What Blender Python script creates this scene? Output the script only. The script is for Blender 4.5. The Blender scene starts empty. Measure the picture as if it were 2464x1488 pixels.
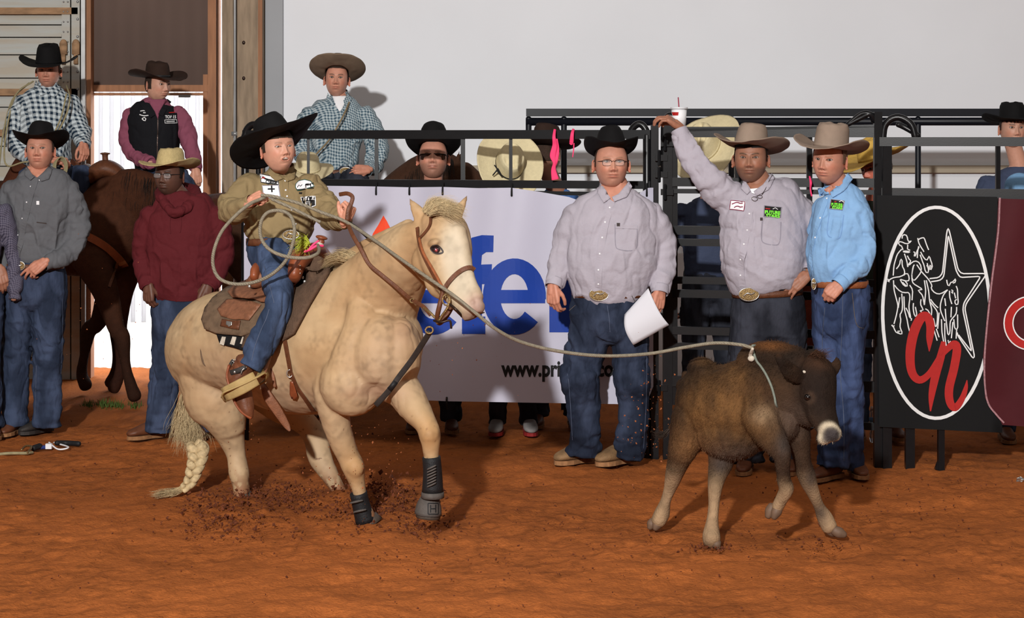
import bpy, bmesh, math, random
import numpy as np
from mathutils import Vector, Matrix, geometry
from mathutils.bvhtree import BVHTree
random.seed(7); RNG = np.random.default_rng(7)
sc = bpy.context.scene
COL = sc.collection
# ---------------------------------------------------------------- camera, world, light, exposure
FOC = 4740.0; CAMH = 1.83; HOR = 330.0; CX = 1232.0
cam_d = bpy.data.cameras.new('camera'); cam = bpy.data.objects.new('camera', cam_d); COL.objects.link(cam)
cam.location = (0, 0, CAMH); cam.rotation_euler = (math.pi/2, 0, 0)
cam_d.sensor_width = 36; cam_d.lens = 36*FOC/2464; cam_d.shift_y = -(744-HOR)/2464
cam_d.clip_end = 300
sc.camera = cam
sc.view_settings.view_transform = 'Standard'; sc.view_settings.look = 'None'
sc.view_settings.exposure = 0.0; sc.view_settings.gamma = 1.0; sc.view_settings.use_curve_mapping = False
w = bpy.data.worlds.new('sky'); sc.world = w; w.use_nodes = True
w.node_tree.nodes['Background'].inputs[0].default_value = (0.93, 0.96, 1, 1)
w.node_tree.nodes['Background'].inputs[1].default_value = 5.5
def area(name, loc, target, size, power, col=(1, 1, 1), spread=None):
    l = bpy.data.lights.new(name, 'AREA'); l.energy = power; l.size = size; l.color = col
    o = bpy.data.objects.new(name, l); COL.objects.link(o); o.location = loc
    o.rotation_euler = (Vector(target)-Vector(loc)).to_track_quat('-Z', 'Y').to_euler()
    if spread: l.spread = math.radians(spread)
    return o
# photographer's strobe on a high stand left of the camera, and overhead fill lights added to soften the shadows
area('strobe_light', (-2.3, -4.5, 5.6), (0, 11, 1.0), 0.35, 1130, (1, .985, .96), 120)
area('fill_light', (-3, 6, 7.4), (-3, 7, 0), 2.5, 110, (1, .95, .88))
area('fill_light', (4, 6, 7.4), (4, 7, 0), 2.5, 110, (1, .95, .88))
area('fill_light', (0, -2, 7.4), (0, 4, 0), 3.5, 170, (1, .93, .85))

# ---------------------------------------------------------------- helpers
def P(px, py, Y): return Vector(((px-CX)*Y/FOC, Y, CAMH-(py-HOR)*Y/FOC))
def S(px, py, Y, w, d=None):
    p = P(px, py, Y); r = w*Y/FOC
    return (p.x, p.y, p.z, r, d if d else r)
def lin(c): c = c/255.0; return c/12.92 if c <= .04045 else ((c+.055)/1.055)**2.4
def RGB(r, g, b): return (lin(r), lin(g), lin(b))
def rot(yaw=0, pitch=0, roll=0):
    return Matrix.Rotation(math.radians(yaw), 3, 'Z') @ Matrix.Rotation(math.radians(-pitch), 3, 'X') @ Matrix.Rotation(math.radians(roll), 3, 'Y')
_h = RNG.random(4096)
def vnoise(p):
    p = np.asarray(p, float); i = np.floor(p).astype(np.int64); f = p-i; f = f*f*(3-2*f); out = 0
    for dx in (0, 1):
        for dy in (0, 1):
            for dz in (0, 1):
                hh = _h[((i[:, 0]+dx)*73 ^ (i[:, 1]+dy)*179 ^ (i[:, 2]+dz)*283) & 4095]
                out = out + hh*(f[:, 0] if dx else 1-f[:, 0])*(f[:, 1] if dy else 1-f[:, 1])*(f[:, 2] if dz else 1-f[:, 2])
    return out
def sstep(a, b, x):
    t = np.clip((x-a)/(b-a), 0, 1); return t*t*(3-2*t)
def gs(x, s): return np.exp(-(x/s)**2)

# materials
def mat(name, col, rough=.75, var=.12, scale=18, bump=0.0, bscale=120, metal=0.0, attr=False, spec=.3, stretch=(1, 1, 1), col2=None, emit=None, sheen=0, transmission=0, alpha=None):
    m = bpy.data.materials.new(name); m.use_nodes = True; nt = m.node_tree; N = nt.nodes; L = nt.links
    b = N['Principled BSDF']; b.inputs['Roughness'].default_value = rough; b.inputs['Metallic'].default_value = metal
    b.inputs['Specular IOR Level'].default_value = spec
    if sheen: b.inputs['Sheen Weight'].default_value = sheen
    if transmission: b.inputs['Transmission Weight'].default_value = transmission
    if alpha is not None: b.inputs['Alpha'].default_value = alpha
    tc = N.new('ShaderNodeTexCoord'); mp = N.new('ShaderNodeMapping'); mp.inputs['Scale'].default_value = stretch
    L.new(tc.outputs['Object'], mp.inputs['Vector'])
    nz = N.new('ShaderNodeTexNoise'); nz.inputs['Scale'].default_value = scale; nz.inputs['Detail'].default_value = 5
    L.new(mp.outputs[0], nz.inputs['Vector'])
    mr = N.new('ShaderNodeMapRange'); mr.inputs[1].default_value = .3; mr.inputs[2].default_value = .7
    mr.inputs[3].default_value = 1-var; mr.inputs[4].default_value = 1+var; L.new(nz.outputs[0], mr.inputs[0])
    if attr:
        a = N.new('ShaderNodeAttribute'); a.attribute_name = 'Col'; src = a.outputs['Color']
    elif col2:
        mx = N.new('ShaderNodeMix'); mx.data_type = 'RGBA'; mx.inputs[6].default_value = (*col, 1); mx.inputs[7].default_value = (*col2, 1)
        m2 = N.new('ShaderNodeMapRange'); m2.inputs[1].default_value = .42; m2.inputs[2].default_value = .6; L.new(nz.outputs[0], m2.inputs[0])
        L.new(m2.outputs[0], mx.inputs[0]); src = mx.outputs[2]
    else:
        r = N.new('ShaderNodeRGB'); r.outputs[0].default_value = (*col, 1); src = r.outputs[0]
    vm = N.new('ShaderNodeVectorMath'); vm.operation = 'SCALE'; L.new(src, vm.inputs[0]); L.new(mr.outputs[0], vm.inputs['Scale'])
    L.new(vm.outputs[0], b.inputs['Base Color'])
    if bump:
        n2 = N.new('ShaderNodeTexNoise'); n2.inputs['Scale'].default_value = bscale; n2.inputs['Detail'].default_value = 4; L.new(mp.outputs[0], n2.inputs['Vector'])
        bp = N.new('ShaderNodeBump'); bp.inputs['Strength'].default_value = bump; bp.inputs['Distance'].default_value = .01
        L.new(n2.outputs[0], bp.inputs['Height']); L.new(bp.outputs[0], b.inputs['Normal'])
    if emit: b.inputs['Emission Color'].default_value = (*emit[:3], 1); b.inputs['Emission Strength'].default_value = emit[3]
    return m
def check_mat(name, base, dark, cell, w=.5, dark2=None, bump=.15):
    """woven check: two sets of soft stripes in object space (around and along)"""
    m = mat(name, base, .85, .06, 30, bump, 60); nt = m.node_tree; N = nt.nodes; L = nt.links; b = N['Principled BSDF']
    tc = N.new('ShaderNodeTexCoord'); sp = N.new('ShaderNodeSeparateXYZ'); L.new(tc.outputs['Object'], sp.inputs[0])
    nz = N.new('ShaderNodeTexNoise'); nz.inputs['Scale'].default_value = 5; L.new(tc.outputs['Object'], nz.inputs['Vector'])
    ad = N.new('ShaderNodeMath'); ad.operation = 'MULTIPLY_ADD'; ad.inputs[1].default_value = .06; L.new(nz.outputs[0], ad.inputs[0])
    outs = []
    for ax in ('X', 'Z'):
        s = N.new('ShaderNodeMath'); s.operation = 'ADD'; L.new(sp.outputs[ax], s.inputs[0]); L.new(ad.outputs[0], s.inputs[1])
        if ax == 'X': L.new(sp.outputs['Y'], ad.inputs[2])
        q = N.new('ShaderNodeMath'); q.operation = 'MULTIPLY'; q.inputs[1].default_value = 2*math.pi/cell; L.new(s.outputs[0], q.inputs[0])
        sn = N.new('ShaderNodeMath'); sn.operation = 'SINE'; L.new(q.outputs[0], sn.inputs[0])
        mr = N.new('ShaderNodeMapRange'); mr.inputs[1].default_value = -.25+w-.5; mr.inputs[2].default_value = .25+w-.5; L.new(sn.outputs[0], mr.inputs[0]); outs.append(mr.outputs[0])
    av = N.new('ShaderNodeMath'); av.operation = 'ADD'; L.new(outs[0], av.inputs[0]); L.new(outs[1], av.inputs[1])
    hv = N.new('ShaderNodeMath'); hv.operation = 'MULTIPLY'; hv.inputs[1].default_value = .5; L.new(av.outputs[0], hv.inputs[0])
    mx = N.new('ShaderNodeMix'); mx.data_type = 'RGBA'; mx.inputs[6].default_value = (*base, 1); mx.inputs[7].default_value = (*dark, 1)
    L.new(hv.outputs[0], mx.inputs[0]); L.new(mx.outputs[2], b.inputs['Base Color'])
    return m

# objects
def tagp(o, label=None, cat=None, group=None, kind=None):
    if label: o['label'] = label
    if cat: o['category'] = cat
    if group: o['group'] = group
    if kind: o['kind'] = kind
    return o
def empty(name, loc, label, cat, group=None):
    o = bpy.data.objects.new(name, None); COL.objects.link(o); o.location = loc; o.empty_display_size = .1
    return tagp(o, label, cat, group)
def mk(name, v, f, m, parent=None, cols=None, smooth=True, label=None):
    me = bpy.data.meshes.new(name); v = np.asarray(v, float).reshape(-1, 3)
    me.from_pydata(v.tolist(), [], f if isinstance(f, list) else f.tolist()); me.update()
    bm = bmesh.new(); bm.from_mesh(me); bmesh.ops.recalc_face_normals(bm, faces=bm.faces); bm.to_mesh(me); bm.free()
    if cols is not None:
        a = me.color_attributes.new('Col', 'FLOAT_COLOR', 'POINT'); c = np.ones((len(v), 4)); c[:, :3] = cols; a.data.foreach_set('color', c.ravel())
    if smooth: me.polygons.foreach_set('use_smooth', [True]*len(me.polygons))
    if isinstance(m, (list, tuple)):
        for x in m: me.materials.append(x)
    else: me.materials.append(m)
    o = bpy.data.objects.new(name, me); COL.objects.link(o)
    if parent is not None: par(o, parent)
    if label: o['label'] = label
    return o
def wloc(o):
    l = Vector(o.location)
    if o.parent:
        l = l+wloc(o.parent)+o.matrix_parent_inverse.to_translation()
    return l
def par(o, parent):
    o.parent = parent; o.matrix_parent_inverse = Matrix.Translation(-wloc(parent))
def mesh_only(name, v, f):
    me = bpy.data.meshes.new(name); me.from_pydata(v, [], f); return me
class B:
    """mesh accumulator"""
    def __init__(s): s.v = []; s.f = []; s.n = 0; s.ids = []; s.tag = 0
    def add(s, v, f):
        v = np.asarray(v, float).reshape(-1, 3); n = s.n
        s.v.append(v); s.f += [tuple(i+n for i in q) for q in f]; s.n += len(v); s.ids.append(np.full(len(v), s.tag)); return s
    def V(s): return np.concatenate(s.v)
    def box(s, c, d, R=None):
        c = np.array(c, float); h = np.array(d, float)/2
        v = np.array([(x, y, z) for x in (-1, 1) for y in (-1, 1) for z in (-1, 1)], float)*h
        if R is not None: v = v @ np.array(R).T
        return s.add(v+c, [(0, 1, 3, 2), (4, 6, 7, 5), (0, 4, 5, 1), (2, 3, 7, 6), (0, 2, 6, 4), (1, 5, 7, 3)])
    def beam(s, a, b, w, h=None, up=(0, 0, 1)):
        a = Vector(a); b = Vector(b); t = (b-a); L = t.length; t.normalize(); up = Vector(up)
        if abs(t.dot(up)) > .95: up = Vector((0, 1, 0))
        x = t.cross(up).normalized(); z = x.cross(t).normalized(); h = h or w
        R = Matrix((x, t, z)).transposed(); return s.box((a+b)/2, (w, L, h), R)
    def ell(s, c, r, R=None, n=12, m=8):
        v = [(0, 0, 1)]; f = []
        for j in range(1, m):
            t = math.pi*j/m
            for i in range(n):
                p = 2*math.pi*i/n; v.append((math.sin(t)*math.cos(p), math.sin(t)*math.sin(p), math.cos(t)))
        v.append((0, 0, -1)); e = len(v)-1
        for i in range(n): f.append((0, 1+i, 1+(i+1) % n)); f.append((e, e-n+(i+1) % n, e-n+i))
        for j in range(m-2):
            for i in range(n): a = 1+j*n; f.append((a+i, a+n+i, a+n+(i+1) % n, a+(i+1) % n))
        v = np.array(v)*np.array(r if hasattr(r, '__len__') else (r, r, r))
        if R is not None: v = v @ np.array(R).T
        return s.add(v+np.array(c), f)
    def tube(s, st, n=18, k=4, fold=None, sq=2.0, cap='round', ref=(0, 1, 0), closed=False, seed=0):
        st = [tuple(q) if len(q) > 4 else (*q[:3], q[3], q[3]) for q in st]
        c = catmull(np.array(st, float), k, closed); pos = c[:, :3]; r1 = c[:, 3].copy(); r2 = c[:, 4].copy()
        T = np.roll(pos, -1, 0)-np.roll(pos, 1, 0) if closed else np.gradient(pos, axis=0)
        T /= np.linalg.norm(T, axis=1)[:, None]+1e-9
        ref = np.array(ref, float); N1 = np.zeros_like(pos); prev = None
        for i, t in enumerate(T):
            x = np.cross(t, ref); l = np.linalg.norm(x)
            if l < .25 and prev is not None: x = prev-t*np.dot(prev, t)
            elif l < 1e-3: x = np.cross(t, np.array((1., 0, 0)))
            x /= np.linalg.norm(x)+1e-9
            if prev is not None and np.dot(x, prev) < 0: x = -x
            N1[i] = x; prev = x
        N2 = np.cross(T, N1)
        th = np.arange(n)*2*math.pi/n; ct = np.cos(th); snn = np.sin(th)
        if sq != 2.0:
            ct = np.sign(ct)*np.abs(ct)**(2/sq); snn = np.sign(snn)*np.abs(snn)**(2/sq)
        arc = np.concatenate([[0], np.cumsum(np.linalg.norm(np.diff(pos, axis=0), axis=1))])
        rings = []
        for i in range(len(pos)):
            g = 1.0
            if fold is not None:
                amp, fr = fold[:2]; a = amp[min(len(amp)-1, int(i/len(pos)*len(amp)))] if hasattr(amp, '__len__') else amp
                am = .35+1.3*vnoise(np.stack([np.cos(th)+seed, np.sin(th)+arc[i]*5, th*0+seed], 1)*1.3)
                ph = fr*arc[i]*2*math.pi+2.6*np.sin(th+seed*1.3+arc[i]*7)+seed*1.7
                g = 1+a*am*(np.abs(np.sin(ph/2))*1.6-1)+a*.5*np.sin(fr*1.9*arc[i]*2*math.pi-3*np.sin(th+seed*2.3)+seed)
            rings.append(pos[i]+np.outer(ct*r1[i]*g, N1[i])+np.outer(snn*r2[i]*g, N2[i]))
        R = rings; K = len(R); extra = []
        if not closed and cap == 'round':
            def capr(i, d):
                rr = min(r1[i], r2[i]); out = []
                for q, o in ((.88, .3), (.6, .58)): out.append(pos[i]+(R[i]-pos[i])*q+d*T[i]*rr*o)
                return out, pos[i]+d*T[i]*rr*.72
            a, pa = capr(0, -1); b, pb = capr(K-1, 1); R = a[::-1]+R+b; K = len(R)
        elif not closed and cap == 'start':
            rr = min(r1[0], r2[0]); a = [pos[0]+(R[0]-pos[0])*q_-T[0]*rr*o_ for q_, o_ in ((.88, .3), (.6, .58))]; R = a[::-1]+R; K = len(R); pa = pos[0]-T[0]*rr*.72; pb = pos[-1]
        else: pa, pb = pos[0], pos[-1]
        v = np.concatenate(R); f = []
        for j in range(K-1+(1 if closed else 0)):
            for i in range(n): a = j*n; b = ((j+1) % K)*n; f.append((a+i, a+(i+1) % n, b+(i+1) % n, b+i))
        if not closed and cap != 'none':
            v = np.concatenate([v, [pa], [pb]]); e = len(v)
            for i in range(n): f.append((e-2, (i+1) % n, i)); f.append((e-1, (K-1)*n+i, (K-1)*n+(i+1) % n))
        return s.add(v, f)
    def build(s, name, m, parent=None, **kw): return mk(name, s.V(), s.f, m, parent, **kw)
    def remesh(s, voxel, smooth=2):
        me = bpy.data.meshes.new('t'); me.from_pydata(s.V().tolist(), [], s.f); me.update()
        bm = bmesh.new(); bm.from_mesh(me); bmesh.ops.recalc_face_normals(bm, faces=bm.faces); bm.to_mesh(me); bm.free()
        ob = bpy.data.objects.new('t', me); COL.objects.link(ob)
        r = ob.modifiers.new('r', 'REMESH'); r.mode = 'VOXEL'; r.voxel_size = voxel
        if smooth: q = ob.modifiers.new('s', 'SMOOTH'); q.iterations = smooth; q.factor = .6
        dg = bpy.context.evaluated_depsgraph_get(); ev = ob.evaluated_get(dg); m2 = ev.to_mesh()
        nv = len(m2.vertices); v = np.empty(nv*3); m2.vertices.foreach_get('co', v); v = v.reshape(-1, 3)
        nn = np.empty(nv*3); m2.vertices.foreach_get('normal', nn); nn = nn.reshape(-1, 3)
        li = np.empty(len(m2.loops), int); m2.loops.foreach_get('vertex_index', li)
        f = [tuple(li[p.loop_start:p.loop_start+p.loop_total].tolist()) for p in m2.polygons]
        ev.to_mesh_clear(); bpy.data.objects.remove(ob); bpy.data.meshes.remove(me)
        return v, f, nn
def catmull(a, k, closed=False):
    if k <= 1 or len(a) < 3: 
        if len(a) == 2 and k > 1: return np.array([a[0]+(a[1]-a[0])*t for t in np.linspace(0, 1, k+1)])
        return a
    n = len(a); out = []
    for i in range(n if closed else n-1):
        p1, p2 = a[i], a[(i+1) % n]
        p0 = a[i-1] if (i > 0 or closed) else 2*p1-p2
        p3 = a[(i+2) % n] if (i+2 < n or closed) else 2*p2-p1
        for j in range(k):
            t = j/k; out.append(.5*((2*p1)+(-p0+p2)*t+(2*p0-5*p1+4*p2-p3)*t*t+(-p0+3*p1-3*p2+p3)*t**3))
    if not closed: out.append(a[-1])
    out = np.array(out)
    if out.shape[1] > 3:
        out[:, 3:] = np.maximum(out[:, 3:], .0008)
    return out
def wrinkle(v, nn, amp=.004, sc_=9, st=(1, 1, .6), seed=0):
    q = v*np.array(st)*sc_+seed*13.7
    q = q+1.5*np.stack([vnoise(q*.6+3), vnoise(q*.6+9), vnoise(q*.6+17)], 1)
    a = 1-np.abs(2*vnoise(q)-1); b = 1-np.abs(2*vnoise(q*1.9+5)-1); m = .35+1.3*vnoise(v*3.1+seed)
    return v+nn*(amp*m*((a**4-.22)*1.5-(b**5-.18)*1.0+.35*((1-np.abs(2*vnoise(q*4.1+2)-1))**3-.25)))[:, None]

# surface tools: things laid on a surface as seen along a line of sight
class Surf:
    def __init__(s, *obs):
        s.t = []
        for o in obs:
            if isinstance(o, tuple): s.t.append(BVHTree.FromPolygons([tuple(x) for x in o[0]], o[1]))
            else:
                me = o.data; wl = wloc(o)
                s.t.append(BVHTree.FromPolygons([v.co+wl for v in me.vertices], [tuple(p.vertices) for p in me.polygons]))
    def hit(s, px, py, off=0.0, default=None):
        o = Vector((0, 0, CAMH)); d = (P(px, py, 10)-o).normalized(); best = None
        for t in s.t:
            l, n, i, dist = t.ray_cast(o, d)
            if l is not None and (best is None or dist < best[2]): best = (l, n, dist)
        if best is None:
            if default is None: return None
            return P(px, py, default), Vector((0, -1, 0))
        n = best[1]
        if n.dot(d) > 0: n = -n
        return best[0]+n*off, n
def dens(pts, step=6, closed=False, k=0):
    a = np.array(pts, float)
    if k: a = catmull(a, k, closed)
    out = []; n = len(a)
    for i in range(n if closed else n-1):
        p, q = a[i], a[(i+1) % n]; m = max(1, int(np.linalg.norm(q[:2]-p[:2])/step))
        for j in range(m): out.append(p+(q-p)*j/m)
    if not closed: out.append(a[-1])
    return np.array(out)
def hits(surf, pts, off, default=None, sm=2):
    """project px points; misses take interpolated depth; normals smoothed"""
    R = [surf.hit(p[0], p[1]) for p in pts]; Y = np.array([r[0].y if r else np.nan for r in R])
    if np.all(np.isnan(Y)): Y[:] = default or 10
    idx = np.arange(len(Y)); ok = ~np.isnan(Y); Y = np.interp(idx, idx[ok], Y[ok])
    N = np.array([tuple(r[1]) if r else (0, -1, 0) for r in R])
    for _ in range(sm): N = (np.roll(N, 1, 0)+N+np.roll(N, -1, 0)) if len(N) > 2 else N; N /= np.linalg.norm(N, axis=1)[:, None]
    Q = np.array([tuple(P(p[0], p[1], y)) for p, y in zip(pts, Y)])+N*off
    return Q, N
def strip(name, surf, pts, wpx, m, parent=None, off=.003, th=.002, closed=False, k=0, step=5, bb=None, **kw):
    """ribbon of real thickness that follows a surface; wpx = width in px (or list along the points)"""
    a = [(*p[:2], (p[2] if len(p) > 2 else (wpx if not hasattr(wpx, '__len__') else wpx[i]))) for i, p in enumerate(pts)]
    a = dens(a, step, closed, k); Q, N = hits(surf, a, off)
    if len(Q) > 4 and not closed:
        for _ in range(1): Q[1:-1] = (Q[:-2]+2*Q[1:-1]+Q[2:])/4
    T = np.roll(Q, -1, 0)-np.roll(Q, 1, 0) if closed else np.gradient(Q, axis=0); T /= np.linalg.norm(T, axis=1)[:, None]+1e-9
    X = np.cross(T, N); X /= np.linalg.norm(X, axis=1)[:, None]+1e-9
    hw = (a[:, 2]*Q[:, 1]/FOC/2)[:, None]; n = len(Q)
    v = np.concatenate([Q-X*hw, Q+X*hw, Q+X*hw+N*th, Q-X*hw+N*th]); f = []
    for i in range(n if closed else n-1):
        j = (i+1) % n
        for q in range(4): a0 = q*n; b0 = ((q+1) % 4)*n; f.append((a0+i, a0+j, b0+j, b0+i))
    if not closed: f += [(0, n, 2*n, 3*n), (n-1, 4*n-1, 3*n-1, 2*n-1)]
    if bb is not None: bb.add(v, f); return None
    return mk(name, v, f, m, parent, smooth=False, **kw)
def patch(name, surf, poly, m, parent=None, off=.003, th=.003, grid=9, k=0, holes=(), flatn=None, bb=None, **kw):
    """filled outline laid on a surface, with thickness"""
    a = dens(poly, grid*.8, True, k)[:, :2]; loops = [a]+[dens(h, grid*.8, True)[:, :2] for h in holes]
    pts = []; ed = []
    for l in loops:
        o = len(pts); pts += [tuple(p) for p in l]; ed += [(o+i, o+(i+1) % len(l)) for i in range(len(l))]
    mn = a.min(0); mx = a.max(0)
    for x in np.arange(mn[0]+grid*.5, mx[0], grid):
        for y in np.arange(mn[1]+grid*.5, mx[1], grid): pts.append((x, y))
    r = geometry.delaunay_2d_cdt([Vector(p) for p in pts], ed, [], 3 if holes else 1, 1e-4)
    vs = [(p.x, p.y) for p in r[0]]; fs = [tuple(q) for q in r[2]]
    used = sorted({i for q in fs for i in q}); mp = {u: i for i, u in enumerate(used)}; vs = [vs[u] for u in used]; fs = [tuple(mp[i] for i in q) for q in fs]
    R = [surf.hit(*p) for p in vs]; V2 = np.array(vs)
    ok = np.array([r_ is not None for r_ in R])
    if not ok.any(): return None
    Yk = np.array([r_[0].y for r_ in R if r_]); Nk = np.array([tuple(r_[1]) for r_ in R if r_])
    Y = np.zeros(len(vs)); N = np.zeros((len(vs), 3)); Y[ok] = Yk; N[ok] = Nk
    for i in np.where(~ok)[0]:
        j = np.argmin(((V2[ok]-V2[i])**2).sum(1)); Y[i] = Yk[j]; N[i] = Nk[j]
    if flatn is not None: N[:] = flatn
    # smooth normals over neighbours
    nb = np.zeros_like(N); 
    for q in fs:
        s_ = N[list(q)].sum(0)
        for i in q: nb[i] += s_
    N = nb/(np.linalg.norm(nb, axis=1)[:, None]+1e-9)
    Q = np.array([tuple(P(p[0], p[1], y)) for p, y in zip(vs, Y)])
    n = len(Q); v = np.concatenate([Q+N*off, Q+N*(off+th)])
    cnt = {}
    for q in fs:
        for i in range(len(q)): e = (q[i], q[(i+1) % len(q)]); cnt[e] = cnt.get(e, 0)+1
    f = [tuple(reversed(q)) for q in fs]+[tuple(i+n for i in q) for q in fs]
    for (i, j) in cnt:
        if (j, i) not in cnt: f.append((i, j, j+n, i+n))
    if bb is not None: bb.add(v, f); return None
    if th <= .002: kw.setdefault('smooth', False)
    return mk(name, v, f, m, parent, **kw)
def rope(name, pts, r, m, parent=None, k=6, n=8, closed=False, bb=None, **kw):
    b = bb or B(); b.tube([(p[0], p[1], p[2], (p[3] if len(p) > 3 else r)) for p in pts], n=n, k=k, closed=closed)
    if bb is None: return b.build(name, m, parent, **kw)
_font_cache = {}
def text_mesh(s, bold=0.0):
    cu = bpy.data.curves.new('t', 'FONT'); cu.body = s; cu.size = 1; cu.offset = bold; cu.resolution_u = 3
    ob = bpy.data.objects.new('t', cu); COL.objects.link(ob); dg = bpy.context.evaluated_depsgraph_get(); me = ob.evaluated_get(dg).to_mesh()
    v = np.array([tuple(x.co) for x in me.vertices]); f = [tuple(p.vertices) for p in me.polygons]
    ob.evaluated_get(dg).to_mesh_clear(); bpy.data.objects.remove(ob); return v[:, :2], f
def letters(name, s, surf, x0, y0, x1, h, m, parent=None, off=.004, bold=.02, slope=0, cx=1.0, shear=0, **kw):
    """flat lettering laid on a surface: x0..x1 px wide, baseline y0 px, h px capital height"""
    v, f = text_mesh(s, bold); w0 = v[:, 0].min(); ww = v[:, 0].max()-w0; hh = .72
    sc1 = (x1-x0)/ww; q = []
    for x, y in v:
        px = x0+(x-w0)*sc1+shear*y; py = y0-y*h/hh+slope*(px-x0); q.append((px, py))
    R = [surf.hit(*p) for p in q]; ys = [r[0].y for r in R if r]
    if not ys: return None
    my = sum(ys)/len(ys); Q = [tuple(r[0]+r[1]*off) if r else tuple(P(p[0], p[1], my)) for p, r in zip(q, R)]
    return mk(name, Q, f, m, parent, smooth=False, **kw)
# ---------------------------------------------------------------- people kit
M_skin = mat('skin', (1, 1, 1), .48, .05, 60, .12, 400, attr=True, spec=.35)
M_eye = mat('eye_surface', (1, 1, 1), .15, 0, 10, attr=True, spec=.5)
M_hair = mat('hair_strands', (1, 1, 1), .7, .3, 160, .5, 300, attr=True)
M_lens = mat('spectacle_glass', (.9, .9, .9), .05, 0, 1, alpha=.12, spec=.6)
M_darklens = mat('amber_dark_lens', RGB(60, 28, 14), .12, 0, 1, spec=.6)
M_wire = mat('dark_metal_wire', RGB(50, 36, 30), .35, 0, 1, metal=.6)
M_brass = mat('engraved_buckle_metal', RGB(150, 125, 85), .38, .45, 160, .6, 200, metal=.75)
M_silver = mat('polished_nickel', RGB(190, 188, 184), .3, .1, 60, metal=.85)
M_leather = mat('brown_belt_leather', RGB(92, 54, 34), .5, .2, 50, .25, 150)
M_tanleather = mat('tan_belt_leather', RGB(140, 82, 50), .5, .2, 50, .25, 150)
M_black = mat('black_rubber', RGB(24, 24, 26), .6, .2, 60)
M_white = mat('white_button', RGB(225, 225, 228), .35, 0, 1)
M_fwhite = mat('white_print', RGB(215, 215, 215), .7, .04, 40)
M_fblack = mat('black_print', RGB(16, 16, 18), .7, .05, 40)
M_fred = mat('red_print', RGB(164, 24, 20), .7, .06, 40)
M_fgreen = mat('bright_green_print', RGB(120, 225, 60), .7, .05, 40)
M_cigar = mat('dark_thread', RGB(60, 52, 50), .8, .1, 60)

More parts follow.
